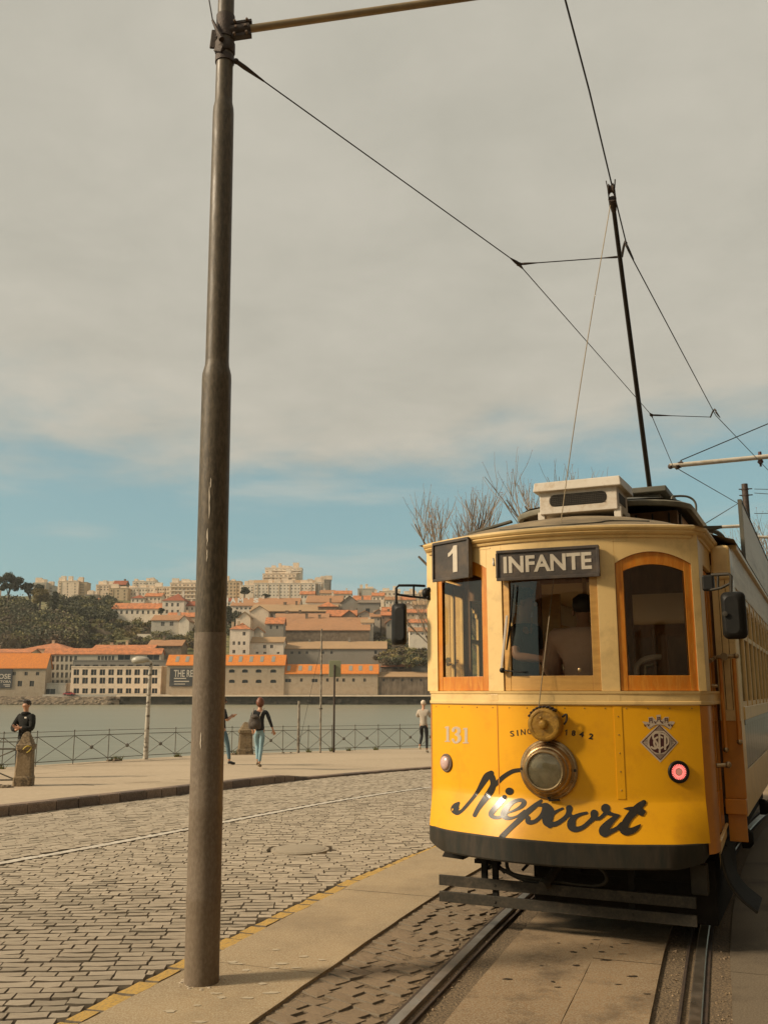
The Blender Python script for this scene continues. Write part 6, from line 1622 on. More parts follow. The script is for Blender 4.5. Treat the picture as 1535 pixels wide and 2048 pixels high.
# --- buildings
WMESH = {}
def facade(o, name, x0, x1, z0, z1, y, wins, m, wm_='far_window', depth=.35, arched=False):
    """front wall with real openings; every window is an object of its own"""
    W_ = [w for w in wins if w[0] < w[1] and w[0] > x0 and w[1] < x1 and w[2] > z0 and w[3] < z1]
    xs_ = sorted({x0, x1, *[w[0] for w in W_], *[w[1] for w in W_]}); zs_ = sorted({z0, z1, *[w[2] for w in W_], *[w[3] for w in W_]})
    mb = MB(); cols = {}
    for i in range(len(xs_)-1):
        for j in range(len(zs_)-1):
            cx_, cz_ = (xs_[i]+xs_[i+1])/2, (zs_[j]+zs_[j+1])/2
            if any(w[0] < cx_ < w[1] and w[2] < cz_ < w[3] for w in W_): continue
            mb.add([(xs_[i], y, zs_[j]), (xs_[i+1], y, zs_[j]), (xs_[i+1], y, zs_[j+1]), (xs_[i], y, zs_[j+1])], [(0,1,2,3)])
    mb.build(name, m, o)
    for w in W_:
        a, b, c, d = w[:4]; W2, H2 = round(b-a, 2), round(d-c, 2); key = (W2, H2, wm_, m, arched)
        if key not in WMESH:
            q = MB(); D = depth; hw, hh = (b-a)/2, (d-c)/2
            q.add([(-hw,0,-hh),(hw,0,-hh),(hw,0,hh),(-hw,0,hh),(-hw,D,-hh),(hw,D,-hh),(hw,D,hh),(-hw,D,hh)], [(0,1,5,4),(1,2,6,5),(2,3,7,6),(3,0,4,7)])
            q.mi = 1; q.add([(-hw,D,-hh),(hw,D,-hh),(hw,D,hh),(-hw,D,hh)], [(0,1,2,3)]); q.mi = 0
            if arched:
                for s in (-1, 1): q.add([(s*hw,-.01,hh),(s*hw,-.01,hh*.35),(s*hw*.75,-.01,hh*.75),(s*hw*.35,-.01,hh)], [(0,1,2,3)])
            else:
                q.add([(-.06,D-.08,-hh),(.06,D-.08,-hh),(.06,D-.08,hh),(-.06,D-.08,hh)], [(0,1,2,3)])
            me = bpy.data.meshes.new('window'); me.from_pydata(q.v, [], q.f); me.materials.append(MATS[m]); me.materials.append(MATS[wm_]); me.polygons.foreach_set('material_index', q.m)
            WMESH[key] = me
        meshcopy(WMESH[key], 'window', o, ((a+b)/2, y, (c+d)/2))
NB = [0]
def bld(label, x0, x1, yt, yb, Y, D, m, roof=None, ry=None, rm='roof_terra', wins=(), wm_='far_window', ov=.4, cat='building', arched=False, gable_m=None, rx=None, name='building', down=6.):
    """x0..x1, eave yt and foot yb are rows and columns read from the photograph at distance Y"""
    A = at(x0, yt, Y); B = at(x1, yb, Y); X0, X1, Z1, Z0 = A.x, B.x, A.z, B.z-down
    cxm = (X0+X1)/2; o = thing(name, label, cat, (cxm, Y, Z0)); f = lambda x, z: (x-cxm, z-Z0)
    wl = []
    for g_ in wins:
        cols_, rows_, w_px = g_
        for r0, r1 in rows_:
            for c_ in cols_:
                p = at(c_-w_px/2, r0, Y); q = at(c_+w_px/2, r1, Y); wl.append((p.x-cxm, q.x-cxm, q.z-Z0, p.z-Z0))
    x_0, x_1, h = X0-cxm, X1-cxm, Z1-Z0
    facade(o, 'wall', x_0, x_1, 0, h, 0, wl, m, wm_, arched=arched)
    mb = MB()
    for xx in (x_0, x_1): mb.add([(xx, 0, 0), (xx, D, 0), (xx, D, h), (xx, 0, h)], [(0,1,2,3)])
    mb.add([(x_0, D, 0), (x_1, D, 0), (x_1, D, h), (x_0, D, h)], [(0,1,2,3)]); mb.build('side_wall', m, o)
    if roof == 'flat' or roof is None:
        mb = MB(); mb.box((x_0-.15, -.15, h), (x_1+.15, D+.15, h+.35)); mb.build('parapet', m, o)
    else:
        rz_ = at((x0+x1)/2, ry, Y+D/2).z-Z0; t = .25
        if roof == 'gable':                              # ridge parallel to the river
            mb = MB(); vs = [(x_0-ov,-ov,h-.1),(x_1+ov,-ov,h-.1),(x_1+ov,D/2,rz_),(x_0-ov,D/2,rz_),(x_0-ov,D+ov,h-.1),(x_1+ov,D+ov,h-.1)]
            n = len(vs); vs += [(a, b, c+t) for a, b, c in vs]
            mb.add(vs, [(0,1,2,3),(3,2,5,4),(6,9,8,7),(9,10,11,8),(0,6,7,1),(0,3,9,6),(3,4,10,9),(1,7,8,2),(2,8,11,5),(4,5,11,10)]); mb.build('roof', rm, o)
            mb = MB()
            for xx in (x_0, x_1): mb.add([(xx, 0, h), (xx, D, h), (xx, D/2, rz_)], [(0,1,2)])
            mb.parts('gable', gable_m or m, o)
        elif roof == 'front':                            # gable faces the river
            xm = (x_0+x_1)/2 if rx is None else at(rx, yt, Y).x-cxm; rz_ = at((x0+x1)/2, ry, Y).z-Z0
            mb = MB(); mb.add([(x_0, 0, h), (x_1, 0, h), (xm, 0, rz_)], [(0,1,2)]); mb.add([(x_0, D, h), (x_1, D, h), (xm, D, rz_)], [(0,1,2)]); mb.parts('gable', m, o)
            mb = MB(); vs = [(x_0-ov,-ov,h-.1),(xm,-ov,rz_),(x_1+ov,-ov,h-.1),(x_0-ov,D,h-.1),(xm,D,rz_),(x_1+ov,D,h-.1)]; vs += [(a, b, c+t) for a, b, c in vs]
            mb.add(vs, [(0,3,4,1),(1,4,5,2),(6,7,10,9),(7,8,11,10),(0,1,7,6),(1,2,8,7),(0,6,9,3),(2,5,11,8)]); mb.build('roof', rm, o)
        elif roof == 'hip':
            ins = min((x_1-x_0)/2*.95, D/2); mb = MB()
            vs = [(x_0-ov,-ov,h-.1),(x_1+ov,-ov,h-.1),(x_1+ov,D+ov,h-.1),(x_0-ov,D+ov,h-.1),(x_0+ins,D/2,rz_),(x_1-ins,D/2,rz_)]
            mb.add(vs, [(0,1,5,4),(1,2,5),(2,3,4,5),(3,0,4)]); mb.build('roof', rm, o)
    if roof in ('gable', 'hip') and Y > 360 and (x_1-x_0) > 4:
        q_ = random.Random(int(x0*7+yt))
        for _ in range(1+int((x_1-x_0)/22)):
            xx = x_0+(x_1-x_0)*(.15+.7*q_.random()); w_ = .4+.3*q_.random(); zt = rz_+.8+q_.random()
            mb = MB(); mb.box((xx-w_, D*.45, h), (xx+w_, D*.45+.9, zt)); mb.box((xx-w_*1.2, D*.45-.1, zt), (xx+w_*1.2, D*.45+1.0, zt+.25)); mb.build('chimney', m, o)
    return o, f, cxm, Z0, h
def cols(a, b, n): return [a+(b-a)*i/(n-1) for i in range(n)]
def chimney(o, x, y, z, m='far_cream', w=.9, h=2.2): 
    mb = MB(); mb.box((x-w/2, y-w/2, z-1), (x+w/2, y+w/2, z+h)); mb.box((x-w*.6, y-w*.6, z+h), (x+w*.6, y+w*.6, z+h+.2)); mb.build('chimney', m, o)
def banner(o, cxm, Z0, x0, y0, x1, y1, Y, lines, extra=()):
    A = at(x0, y0, Y-.3); B = at(x1, y1, Y-.3)
    q = MB(); q.box((A.x-cxm, -.30, B.z-Z0), (B.x-cxm, -.18, A.z-Z0)); b_ = q.build('banner', 'banner_dark', o)
    for txt, lx0, ly0, lx1, ly1 in lines:
        a = at(lx0, ly0, Y-.3); b = at(lx1, ly1, Y-.3)
        text_mesh(txt, b.x-a.x, a.z-b.z, .04, lambda x, y, d: Vector((a.x-cxm+x, -.305-d, b.z-Z0+y)), bold=.02).build('lettering', 'banner_print', b_)
    for lx0, ly0, lx1, ly1 in extra:
        a = at(lx0, ly0, Y-.3); b = at(lx1, ly1, Y-.3); q = MB(); q.box((a.x-cxm, -.33, b.z-Z0), (b.x-cxm, -.303, a.z-Z0)); q.build('print_line', 'banner_print', b_)
def skylights(o, cxm, Z0, h, xs_, y0, y1, Y, D, yt, ry, m='skylight_grey', w=7):
    """roof lights lying in the river-side slope"""
    hz_eave = h; rz_ = at(600, ry, Y+D/2).z-Z0
    for px in xs_:
        mb = MB(); x = at(px, yt, Y).x-cxm; hw = w/2*Y/F_PX
        P = []
        for t in (.22, .80):
            y = D/2*t; z = hz_eave-.1+(rz_-hz_eave+.1)*(y+.4)/(D/2+.4)+.36
            P.append((y, z))
        mb.add([(x-hw, P[0][0], P[0][1]), (x+hw, P[0][0], P[0][1]), (x+hw, P[1][0], P[1][1]), (x-hw, P[1][0], P[1][1]), (x-hw, P[0][0], P[0][1]-.3), (x+hw, P[0][0], P[0][1]-.3), (x+hw, P[1][0], P[1][1]-.3), (x-hw, P[1][0], P[1][1]-.3)], [(0,1,2,3),(0,4,5,1),(1,5,6,2),(2,6,7,3),(3,7,4,0)]); mb.build('skylight', m, o)
# front row on the quay
o, f, cx0, Z0, h = bld('stone warehouse with bright orange roof and dark OSE banner at far left', -60, 88, 1337, 1396, 350, 6, 'far_stone', 'gable', 1308, 'roof_orange', wins=[((28, 52, 75), ((1344,1351),), 6), ((39.5, 63.5), ((1362,1373),), 8)])
banner(o, cx0, Z0, -40, 1338, 23, 1376, 350, [('VALE DE CAMBRA', -30, 1341, -27, 1342)] if False else [('OSE', -2, 1348, 21, 1358), ('CTORA', -4, 1361, 22, 1366)], [(7,1369,20,1370.5),(10,1372,20,1373.5)])
MB().box((at(33,1337,350).x-cx0-.1, -.35, h), (at(33,1337,350).x-cx0+.1, .1, h+.4)).build('roof_seam', 'roof_terra', o)
bld('long low building with salmon roof behind the leftmost warehouse', -60, 58, 1306, 1345, 366, 12, 'far_tan', 'gable', 1299, 'roof_terra')
bld('broad orange hipped roof rising behind the salmon roofed range', 50, 130, 1297, 1330, 378, 22, 'far_tan', 'hip', 1286, 'roof_terra')
o, f, cx0, Z0, h = bld('wide grey modern block with tall slit windows and salmon roof', 88, 318, 1309, 1396, 358, 5, 'far_modern', 'gable', 1298, 'roof_terra', wins=[(cols(97, 151, 7), ((1312,1323.5),(1329,1340),(1345,1355.5),(1360.5,1368)), 4.2), (cols(198, 226, 5), ((1312,1321),), 4.5), ((248, 306), ((1310,1320),), 24)])
bld('plain grey attic storey carrying a strip of small dark windows', 146, 334, 1322, 1336, 355, 2.5, 'far_slate', wins=[(cols(156, 330, 11), ((1329.5,1334),), 11)], name='building')
o, f, cx0, Z0, h = bld('cream modern hotel block with three rows of square dark windows', 143, 320, 1334.5, 1396, 351, 3.5, 'far_cream', wins=[(cols(152.5, 309, 10), ((1339,1350.5),(1355.5,1367.5),(1377,1387)), 10.4)])
bld('beige stair tower joining the hotel and the banner warehouse', 320, 337, 1334, 1396, 353, 5, 'far_tan')
bld('low grey garage annex with one dark opening', 88, 130, 1368, 1396, 351.5, 6, 'far_pale_grey', wins=[((99.5,), ((1378,1388.5),), 21)])
bld('short cream link wall between garage annex and hotel', 130, 143, 1368, 1396, 353.5, 4, 'far_cream')
o, f, cx0, Z0, h = bld('long stone warehouse with orange roof, skylights and THE REP banner', 334, 567, 1331, 1396, 350, 8, 'far_stone', 'gable', 1311, 'roof_orange', wins=[((463.4, 489.8, 517, 546.3), ((1339,1345.5),(1359.5,1366)), 11.5)], wm_='far_window', arched=True)
banner(o, cx0, Z0, 340, 1337, 384, 1373, 350, [('THE REP', 348, 1340, 392, 1354)], [(348,1356,372,1358),(348,1362,378,1364),(348,1367.5,370,1369)])
skylights(o, cx0, Z0, h, (352, 372, 394, 416, 459, 479, 500.5, 522, 545), 0, 0, 350, 8, 1331, 1311)
o, f, cx0, Z0, h = bld('lower stone warehouse with orange roof, skylights and small dark windows', 567, 755, 1348, 1396, 350.5, 8, 'far_stone', 'gable', 1330, 'roof_orange', wins=[((576, 629), ((1358,1364.5),), 11.5), ((602.5, 654.5, 674.3, 687, 706.7, 729), ((1357,1363.5),), 5)])
skylights(o, cx0, Z0, h, (576, 599, 619, 700.5, 720, 741), 0, 0, 350.5, 8, 1348, 1330)
bld('ruined dark stone wall building with tan roof beside the tram', 756, 868, 1354, 1394, 351, 10, 'far_stone_dark', 'gable', 1345, 'roof_tan', wins=[(cols(767, 860, 6), ((1357.5,1363),), 4)])
bld('small shed with faded orange roof behind the ruined wall', 762, 822, 1333, 1356, 366, 12, 'far_stone_dark', 'hip', 1317, 'roof_terra', wins=[((790, 803), ((1335,1338),), 8)])
bld('grey tiled shed peeping out left of the tram', 822, 872, 1330, 1350, 368, 12, 'far_grey', 'gable', 1318, 'roof_brown')
# quay and shore of the far bank
qm = MB(); a = at(248, 1393, 349); b = at(1000, 1393, 349); qm.box((a.x, 344, -4), (b.x, 349.9, a.z)); qm.build('far_quay', 'quay_dark', kind='structure')
qm = MB(); qm.box((at(240,1393,348).x, 343.2, a.z), (b.x, 350, a.z+.5)); qm.build('far_quay_coping', 'far_cream', kind='structure')
mb = MB(); rr_ = random.Random(61)
for i in range(130):
    x = at(300+(i % 3), 1400, 344).x+8+i*3.6+rr_.random()*3; z = -3+rr_.random()*1.5
    mb.box((x, 343.6, z), (x+.5+rr_.random()*2, 344.1, z+.4+rr_.random()))
mb.build('quay_fenders', 'far_stone_brown', kind='stuff') if 0 else mb.build('quay_fenders', 'quay_dark', kind='stuff')
mb = MB(); a = at(86, 1389, 349); b = at(338, 1389, 349); mb.box((a.x, 348.6, -3), (b.x, 349.4, a.z)); o = mb.build('esplanade_wall', 'far_pale_grey'); tag(o, 'long pale concrete parapet wall below the hotel block', 'wall')
mb = MB()
for i in range(1100):
    x = -165+rr_.random()*66; t = rr_.random(); y = 345.5-7*t; s = .25+1.1*rr_.random()**2; z = -.6-2.4*t
    mb.blob((x, y, z), (s*1.7, s, s*.6), 6, 4, Matrix.Rotation(rr_.random()*.6, 3, 'Z'))
for i in range(60): mb.blob((-165+rr_.random()*66, 346+rr_.random()*2, -1.2), (4.5, 2.5, .9), 8, 5)
mb.build('shore_rocks', 'shore_rock', kind='stuff')
mb = MB(); mb.box((-300, 343, -5), (at(248,1393,349).x, 350, -1.4)); mb.build('far_shore', 'shore_rock', kind='structure')
# red car on the far quay
g = at(138, 1393, 347.6); car = thing('parked_car', 'red car parked on the far quay below the garage annex', 'car', (g.x, g.y, hz_at(349)-.1))
def carbody(L, m, parent):
    P = [(-L/2,.3),(-L/2,.75),(-L*.36,.85),(-L*.22,1.35),(L*.12,1.4),(L*.28,.92),(L*.47,.78),(L/2,.5),(L/2,.3)]; w = .82; mb = MB(); n = len(P)
    mb.add([(x, -w, z+.9) for x, z in P]+[(x, w, z+.9) for x, z in P], [tuple(range(n)), tuple(range(2*n-1, n-1, -1))]+[(i, i+n, (i+1) % n+n, (i+1) % n) for i in range(n)]); mb.build('body', m, parent, bevel=.08)
    mb = MB(); mb.add([(-L*.33,-w-.01,1.8),(-L*.2,-w-.01,2.18),(L*.1,-w-.01,2.22),(L*.22,-w-.01,1.82)], [(0,1,2,3)]); mb.build('window', 'car_glass', parent)
    for x in (-L*.3, L*.31):
        mb = MB(); mb.lathe([(.33,0),(.33,.2)], 14, (x, -w-.02, 1.2), (0,1,0)); mb.build('wheel', 'car_glass', parent)
carbody(4.2, 'car_red', car)
# --- second tier
o, f, cx0, Z0, h = bld('tall white house with hipped orange roof and small square windows', 460, 498, 1258, 1318, 372, 12, 'far_white', 'hip', 1246, 'roof_terra', wins=[((488,), ((1264,1271),), 5.5), ((467.5, 477.8, 488), ((1283,1290),), 4.5), ((467.5, 488), ((1300,1307),), 5)])
chimney(o, -3.4, 3, h+.6, 'far_tan'); chimney(o, -1.2, 4, h+1, 'far_tan')
bld('white two-storey house with row of framed windows beside the big shed', 498, 566, 1285, 1318, 374, 10, 'far_white', 'gable', 1275, 'roof_tan', wins=[((529, 543), ((1290,1296.5),), 5.5), ((514, 529.5, 556), ((1304,1308),), 5)])
bld('small grey tower house with orange roof above the white house', 531, 566, 1248, 1290, 386, 9, 'far_grey', 'gable', 1236, 'roof_terra', wins=[((541.5, 554), ((1251,1258),), 3.6)])
bld('small dark house with brown gable between tower and hipped house', 500, 530, 1268, 1300, 392, 9, 'far_grey', 'front', 1254, 'roof_brown')
bld('huge brown-roofed port lodge with dark stone flank', 566, 738, 1261, 1290, 398, 30, 'far_stone_brown', 'gable', 1236, 'roof_brown')
bld('long grey lodge with tan roof and row of small windows below the huge shed', 567, 772, 1298, 1342, 378, 22, 'far_grey', 'gable', 1284, 'roof_tan', wins=[((583.5, 598.5, 613.5, 645.5, 663), ((1303,1308),), 4.5), ((751,), ((1301,1308),), 5)])
bld('cream fronted lodge with long tan roof under the lettered roof', 500, 672, 1223, 1262, 440, 30, 'far_stone_brown', 'gable', 1210, 'roof_tan')
bld('cream gabled end house at the left of the tan lodge roof', 501, 536, 1224, 1270, 432, 12, 'far_cream', 'front', 1212, 'roof_tan', wins=[((516,), ((1222,1234),), 2.5)])
bld('small cream gabled house with arched window on the lodge slope', 477, 500, 1236, 1268, 425, 10, 'far_cream', 'front', 1224, 'roof_tan', wins=[((488,), ((1236,1243),), 7)], wm_='far_window_pale')
bld('low tan roofed store between the lodge roofs', 548, 655, 1237, 1262, 420, 20, 'far_stone_brown', 'gable', 1228, 'roof_brown')
o, f, cx0, Z0, h = bld('long white lodge with reddish roof carrying the big white letters', 462, 596, 1212, 1240, 470, 24, 'far_white', 'gable', 1197, 'roof_brown', wins=[(cols(474, 500, 4), ((1215,1219),), 4)])
# roof letters
lt = thing('roof_lettering', 'big white AHAM S roof letters of the port lodge, partly behind the pole', 'sign', at(470, 1206, 466))
for ch, px in zip("GRAHAM'S", (408, 422, 436, 451, 466, 481, 497, 512)):
    a = at(px-5.2, 1196, 466); b = at(px+5.2, 1205.5, 466)
    if ch == "'": a = at(px-1.5, 1196, 466); b = at(px+1.5, 1199, 466)
    text_mesh(ch, b.x-a.x, a.z-b.z, .3, lambda x, y, d: Vector((a.x-lt.location.x+x, -d, b.z-lt.location.z+y)), bold=.05).build('letter', 'letter_white', lt)
bld('grey lodge with white flank, brown roof and pointed gable', 612, 683, 1205, 1230, 455, 26, 'far_white', 'gable', 1192, 'roof_brown')
bld('grey pointed gable building in the middle of the hill', 682, 716, 1206, 1234, 453, 30, 'far_grey', 'front', 1192, 'far_stone_brown', wins=[((714,), ((1216,1223),), 3)])
bld('long grey rendered warehouse right of the pointed gable', 714, 759, 1206, 1240, 450, 20, 'far_grey', 'gable', 1201, 'far_stone_brown', wins=[((735,), ((1217,1231),), 8)])
bld('tiny orange hipped roof between the brown lodges', 636, 673, 1213, 1232, 442, 10, 'far_stone_brown', 'hip', 1204, 'roof_terra')
bld('small orange gabled house above the huge shed', 652, 712, 1233, 1258, 428, 14, 'far_grey', 'gable', 1221, 'roof_terra')
bld('small brown gable end right above the huge shed ridge', 684, 712, 1233, 1258, 424, 8, 'far_stone_brown', 'front', 1221, 'roof_terra')
bld('bright orange roofed building at the skyline centre', 706, 740, 1204, 1215, 480, 14, 'far_stone_brown', 'gable', 1192, 'roof_terra')
rr_ = random.Random(77)
# cluster of little houses right of the sheds
cl_ = [(716,742,1229,1248,'far_grey','roof_brown','front'),(740,760,1234,1252,'far_pale_grey','roof_brown','gable'),(722,746,1246,1262,'far_white','roof_tan','gable'),(748,766,1226,1250,'far_grey','roof_brown','front'),(762,785,1231,1256,'far_stone_brown','roof_terra','gable'),(764,790,1222,1232,'far_tan','roof_terra','gable'),
       (783,806,1236,1255,'far_white','roof_brown','gable'),(788,812,1222,1236,'far_tan','roof_tan','gable'),(812,858,1226,1240,'far_tan','roof_terra','gable'),(812,860,1246,1256,'far_white','roof_terra','gable'),(818,860,1263,1278,'far_white','roof_brown','gable'),(806,826,1214,1226,'far_cream','roof_brown','front'),(826,862,1210,1222,'far_tan','roof_tan','gable'),(772,790,1246,1262,'far_grey','roof_terra','front')]
lb = ['dim grey gabled cottage touching the right end of the brown lodge roof','pale low cottage under the long grey warehouse','white strip cottage with tan roof right of the huge shed','narrow grey gable house below the grey warehouse corner','brown cottage with faded orange roof among the hillside cluster','thin orange roof just under the skyline houses, left of the mirror',
      'small white cottage with brown roof left of the tram mirror','tan cottage with tan roof above the tram mirror arm','broad orange-roofed house directly beside the tram mirror','red-roofed white house lower beside the tram mirror','white house with four square windows beside the tram front','cream little gable house on the ridge above the mirror','tan roofed house on the ridge nearest the tram','grey gable cottage under the hillside cluster']
for i, (x0, x1, y0, y1, m, rm, rf) in enumerate(cl_):
    Yd = 470-(y1-1215)*1.4; n = max(2, int((x1-x0)/9))
    bld(lb[i], x0, x1, y0, y1+4, Yd, 10, m, rf, y0-7, rm, wins=[(cols(x0+4, x1-4, n), ((y0+3, y0+7),), 3)], name='house', cat='house')
# more little houses climbing to the skyline
ex_ = [(172,196,1203,1216,'far_white','roof_terra','gable','little white house with a red roof at the foot of the cream tower'),
 (196,222,1207,1219,'far_cream','roof_brown','gable','cream cottage between the small dark tree and the cream tower'),
 (262,288,1196,1209,'far_white','roof_red','hip','white hipped-roof villa standing right above the long white range'),
 (290,322,1193,1207,'far_cream','roof_terra','gable','cream villa with orange roof left of the red-roofed mansion top'),
 (120,150,1210,1222,'far_tan','roof_terra','gable','tan house half sunk in the dark trees under the cream tower'),
 (600,628,1189,1199,'far_white','roof_terra','gable','small white house just below the right end of the large white block'),
 (640,668,1187,1196,'far_cream','roof_brown','gable','cream house under the dark arched roof building'),
 (668,702,1188,1197,'far_white','roof_terra','gable','white house with orange roof on the bare skyline right of the white block'),
 (744,768,1192,1206,'far_white','roof_terra','gable','white house with orange roof below the plain pale box building'),
 (770,800,1200,1213,'far_white','roof_brown','gable','white low house right under the cream box on the ridge'),
 (800,830,1200,1212,'far_cream','roof_terra','gable','cream house with orange roof just above the tram mirror bracket'),
 (392,420,1206,1222,'far_cream','roof_terra','gable','cream house with orange roof half hidden by the tall pole'),
 (446,470,1203,1215,'far_white','roof_red','gable','small white red-roofed house directly right of the tall pole')]
for x0, x1, y0, y1, m, rm, rf, l_ in ex_:
    n = max(3, int((x1-x0)/7)); bld(l_, x0, x1, y0, y1+4, 535-(y1-1200)*1.5, 9, m, rf, y0-6, rm, wins=[(cols(x0+4, x1-4, n), ((y0+3, y0+7.5),), 2.6)], name='house', cat='house')
# left: white mansion and long range
o, f, cx0, Z0, h = bld('white mansion with red hipped roof and tall windows on the hill', 325, 367, 1201, 1234, 470, 22, 'far_white', 'hip', 1188, 'roof_red', wins=[((333.5, 344.5, 355.5), ((1206,1213),(1220,1227)), 4)])
bld('lower white wing of the red-roofed mansion', 367, 392, 1212, 1236, 474, 14, 'far_white', 'gable', 1203, 'roof_red', wins=[((374, 384), ((1215,1220),), 3)])
bld('long low white range with red tiled roof left of the mansion', 224, 325, 1218, 1234, 478, 14, 'far_white', 'gable', 1207, 'roof_terra', wins=[(cols(232, 318, 9), ((1221,1228),), 4)])
bld('grey-white garden house with brown roof and round gable window', 303, 360, 1241, 1272, 430, 14, 'far_pale_grey', 'gable', 1231, 'roof_brown', wins=[((325.5, 343), ((1243.5,1252),), 7)], wm_='far_window_pale')
bld('gabled end wing of the garden house with one round opening', 358, 377, 1243, 1272, 427, 12, 'far_white', 'front', 1232, 'roof_brown', wins=[((368.5,), ((1242,1246),), 4)])
bld('small orange roofed house squeezed below the mansion', 334, 392, 1234, 1248, 452, 10, 'far_tan', 'gable', 1226, 'roof_terra')
bld('ruined low house with pale walls under the green terraces', 296, 362, 1292, 1312, 385, 12, 'far_stone_brown', 'gable', 1281, 'roof_brown', wins=[(cols(304, 352, 5), ((1294,1298),), 4)], wm_='far_window_pale')
bld('long rusty roof peeking over the modern block', 186, 306, 1298, 1312, 380, 10, 'far_tan', 'gable', 1291, 'roof_terra')
# skyline blocks
def block(label, x0, x1, yt, yb, Y, m, nc, nr, side=0, D=9, wpx=3., hfr=.5, wm_='far_window_pale', pent=None, balc=False):
    rows_ = [(yt+3+(yb-yt-6)*r/nr, yt+3+(yb-yt-6)*(r+hfr)/nr) for r in range(nr)]
    o, f, cx0, Z0, h = bld(label, x0, x1, yt, yb+8, Y, D, m, 'flat', wins=[(cols(x0+4, x1-4, nc), rows_, wpx)], wm_=wm_, name='apartment_block', cat='apartment block')
    k = Y/F_PX*1.03
    if pent: 
        mb = MB()
        for (a, b, t) in pent: mb.box((at(a, yt, Y).x-cx0, 2, h), (at(b, yt, Y).x-cx0, D-1, h+(yt-t)*k))
        mb.build('penthouse', m, o)
    q_ = random.Random(int(x0*3+yt)); mb = MB()
    for _ in range(2+int((x1-x0)/18)):
        xx = at(x0+(x1-x0)*(.08+.84*q_.random()), yt, Y).x-cx0; w_ = .8+1.6*q_.random(); hh_ = 1.2+2.4*q_.random(); yy = 1.0+.13*_+.06*q_.random(); mb.box((xx-w_, yy, h+.3-.01*_), (xx+w_, yy+2.6, h+.3+hh_))
    mb.parts('stair_house', 'far_cream' if m != 'far_cream' else 'far_white', o)
    mb = MB()
    for c_ in cols(x0+4, x1-4, nc)[::3]: xx = at(c_+wpx, yt, Y).x-cx0; mb.box((xx, -.25, 0), (xx+.25, 0, h-.4))
    mb.parts('wall_rib', 'far_grey' if m == 'far_grey' else 'far_tan', o)
    if balc:
        for r0, r1 in rows_: mb = MB(); mb.box((at(x0,yt,Y).x-cx0+.3, -.9, at(x0,r1+1,Y).z-Z0-.2), (at(x1,yt,Y).x-cx0-.3, 0, at(x0,r1+1,Y).z-Z0+.6)); mb.build('balcony', m, o)
    return o
block('small pale block peeping over the dark trees at far left', 66, 92, 1166, 1184, 640, 'far_pale_grey', 4, 2, pent=[(68,80,1160)])
block('lower pale block right behind the round yellowish tree', 92, 106, 1172, 1190, 645, 'far_pale_grey', 3, 2)
block('big cream apartment tower with slanted right side', 116, 154, 1163, 1214, 600, 'far_cream', 3, 8, wpx=2.2, pent=[(122,150,1160)], wm_='far_window_pale')
block('shadowed brown flank of the cream apartment tower', 154, 170, 1165, 1214, 602, 'far_tan', 3, 8, wpx=2.5)
block('low grey houses between tower and brown penthouse block', 170, 193, 1190, 1212, 590, 'far_grey', 4, 2)
block('cream block carrying a brown gabled penthouse', 192, 252, 1170, 1186, 620, 'far_cream', 9, 2, pent=[(195,225,1162)], wpx=2.6)
bld('brown roofed penthouse on the skyline', 226, 250, 1170, 1186, 615, 10, 'far_stone_brown', 'gable', 1162, 'roof_red', name='house', cat='house')
block('plain beige slab with two rows of small paired windows', 219, 253, 1177, 1222, 585, 'far_tan', 3, 6, wpx=2.8)
block('long cream apartment slab with many window rows behind the mansion', 253, 308, 1176, 1218, 592, 'far_white', 9, 5, wpx=2.3, balc=False)
block('right half of the long cream slab with darker corner', 308, 340, 1174, 1218, 588, 'far_cream', 6, 5, wpx=2.3)
block('white rooftop block above the long slab', 265, 312, 1163, 1178, 640, 'far_white', 7, 2, pent=[(270,285,1160),(295,310,1158)], wpx=2.6)
block('pale stepped block touching the tall pole on its left', 340, 396, 1166, 1204, 575, 'far_cream', 7, 4, pent=[(350,375,1161)], wpx=3, balc=True)
block('beige block just right of the tall pole', 444, 480, 1163, 1203, 600, 'far_tan', 5, 5, pent=[(452,470,1160)])
block('narrow low white block with dark roof line', 480, 508, 1171, 1192, 590, 'far_white', 4, 3)
block('large white hospital-like block with three rows of tiny windows', 508, 630, 1167, 1199, 560, 'far_white', 17, 4, wpx=2.8, hfr=.35)
block('side of the large white block with tall vertical strips', 628, 647, 1165, 1199, 562, 'far_white', 4, 1, wpx=1.6, hfr=.9)
block('dark grey arched roof building behind the white block', 636, 660, 1160, 1195, 590, 'far_grey', 4, 5, wpx=1.6)
bld('terracotta pitched roof strip on top of the large white block', 508, 636, 1167, 1175, 572, 10, 'far_white', 'gable', 1161, 'roof_tan')
block('tall stepped apartment tower on the highest point of the skyline', 525, 592, 1148, 1166, 610, 'far_cream', 8, 2, balc=True, wpx=4)
block('upper balconied storeys of the tall stepped tower', 530, 603, 1136, 1150, 616, 'far_white', 8, 2, balc=True, wpx=4)
block('plain pale box building right of the gabled lodges', 715, 750, 1178, 1204, 600, 'far_pale_grey', 2, 1, wpx=1.5)
block('cream box beside the plain pale building', 758, 800, 1183, 1206, 590, 'far_cream', 5, 2, pent=[(765,785,1180)])
block('pale low block near the tram mirror on the skyline', 800, 836, 1189, 1208, 580, 'far_pale_grey', 5, 2)
block('stone coloured block hidden behind the tram at the skyline', 836, 900, 1186, 1206, 575, 'far_tan', 7, 2)
for x0, x1, yt, m, l in ((-60,-10,1175,'far_cream','cream block beyond the left picture edge'),): block(l, x0, x1, yt, 1200, 640, m, 6, 3)
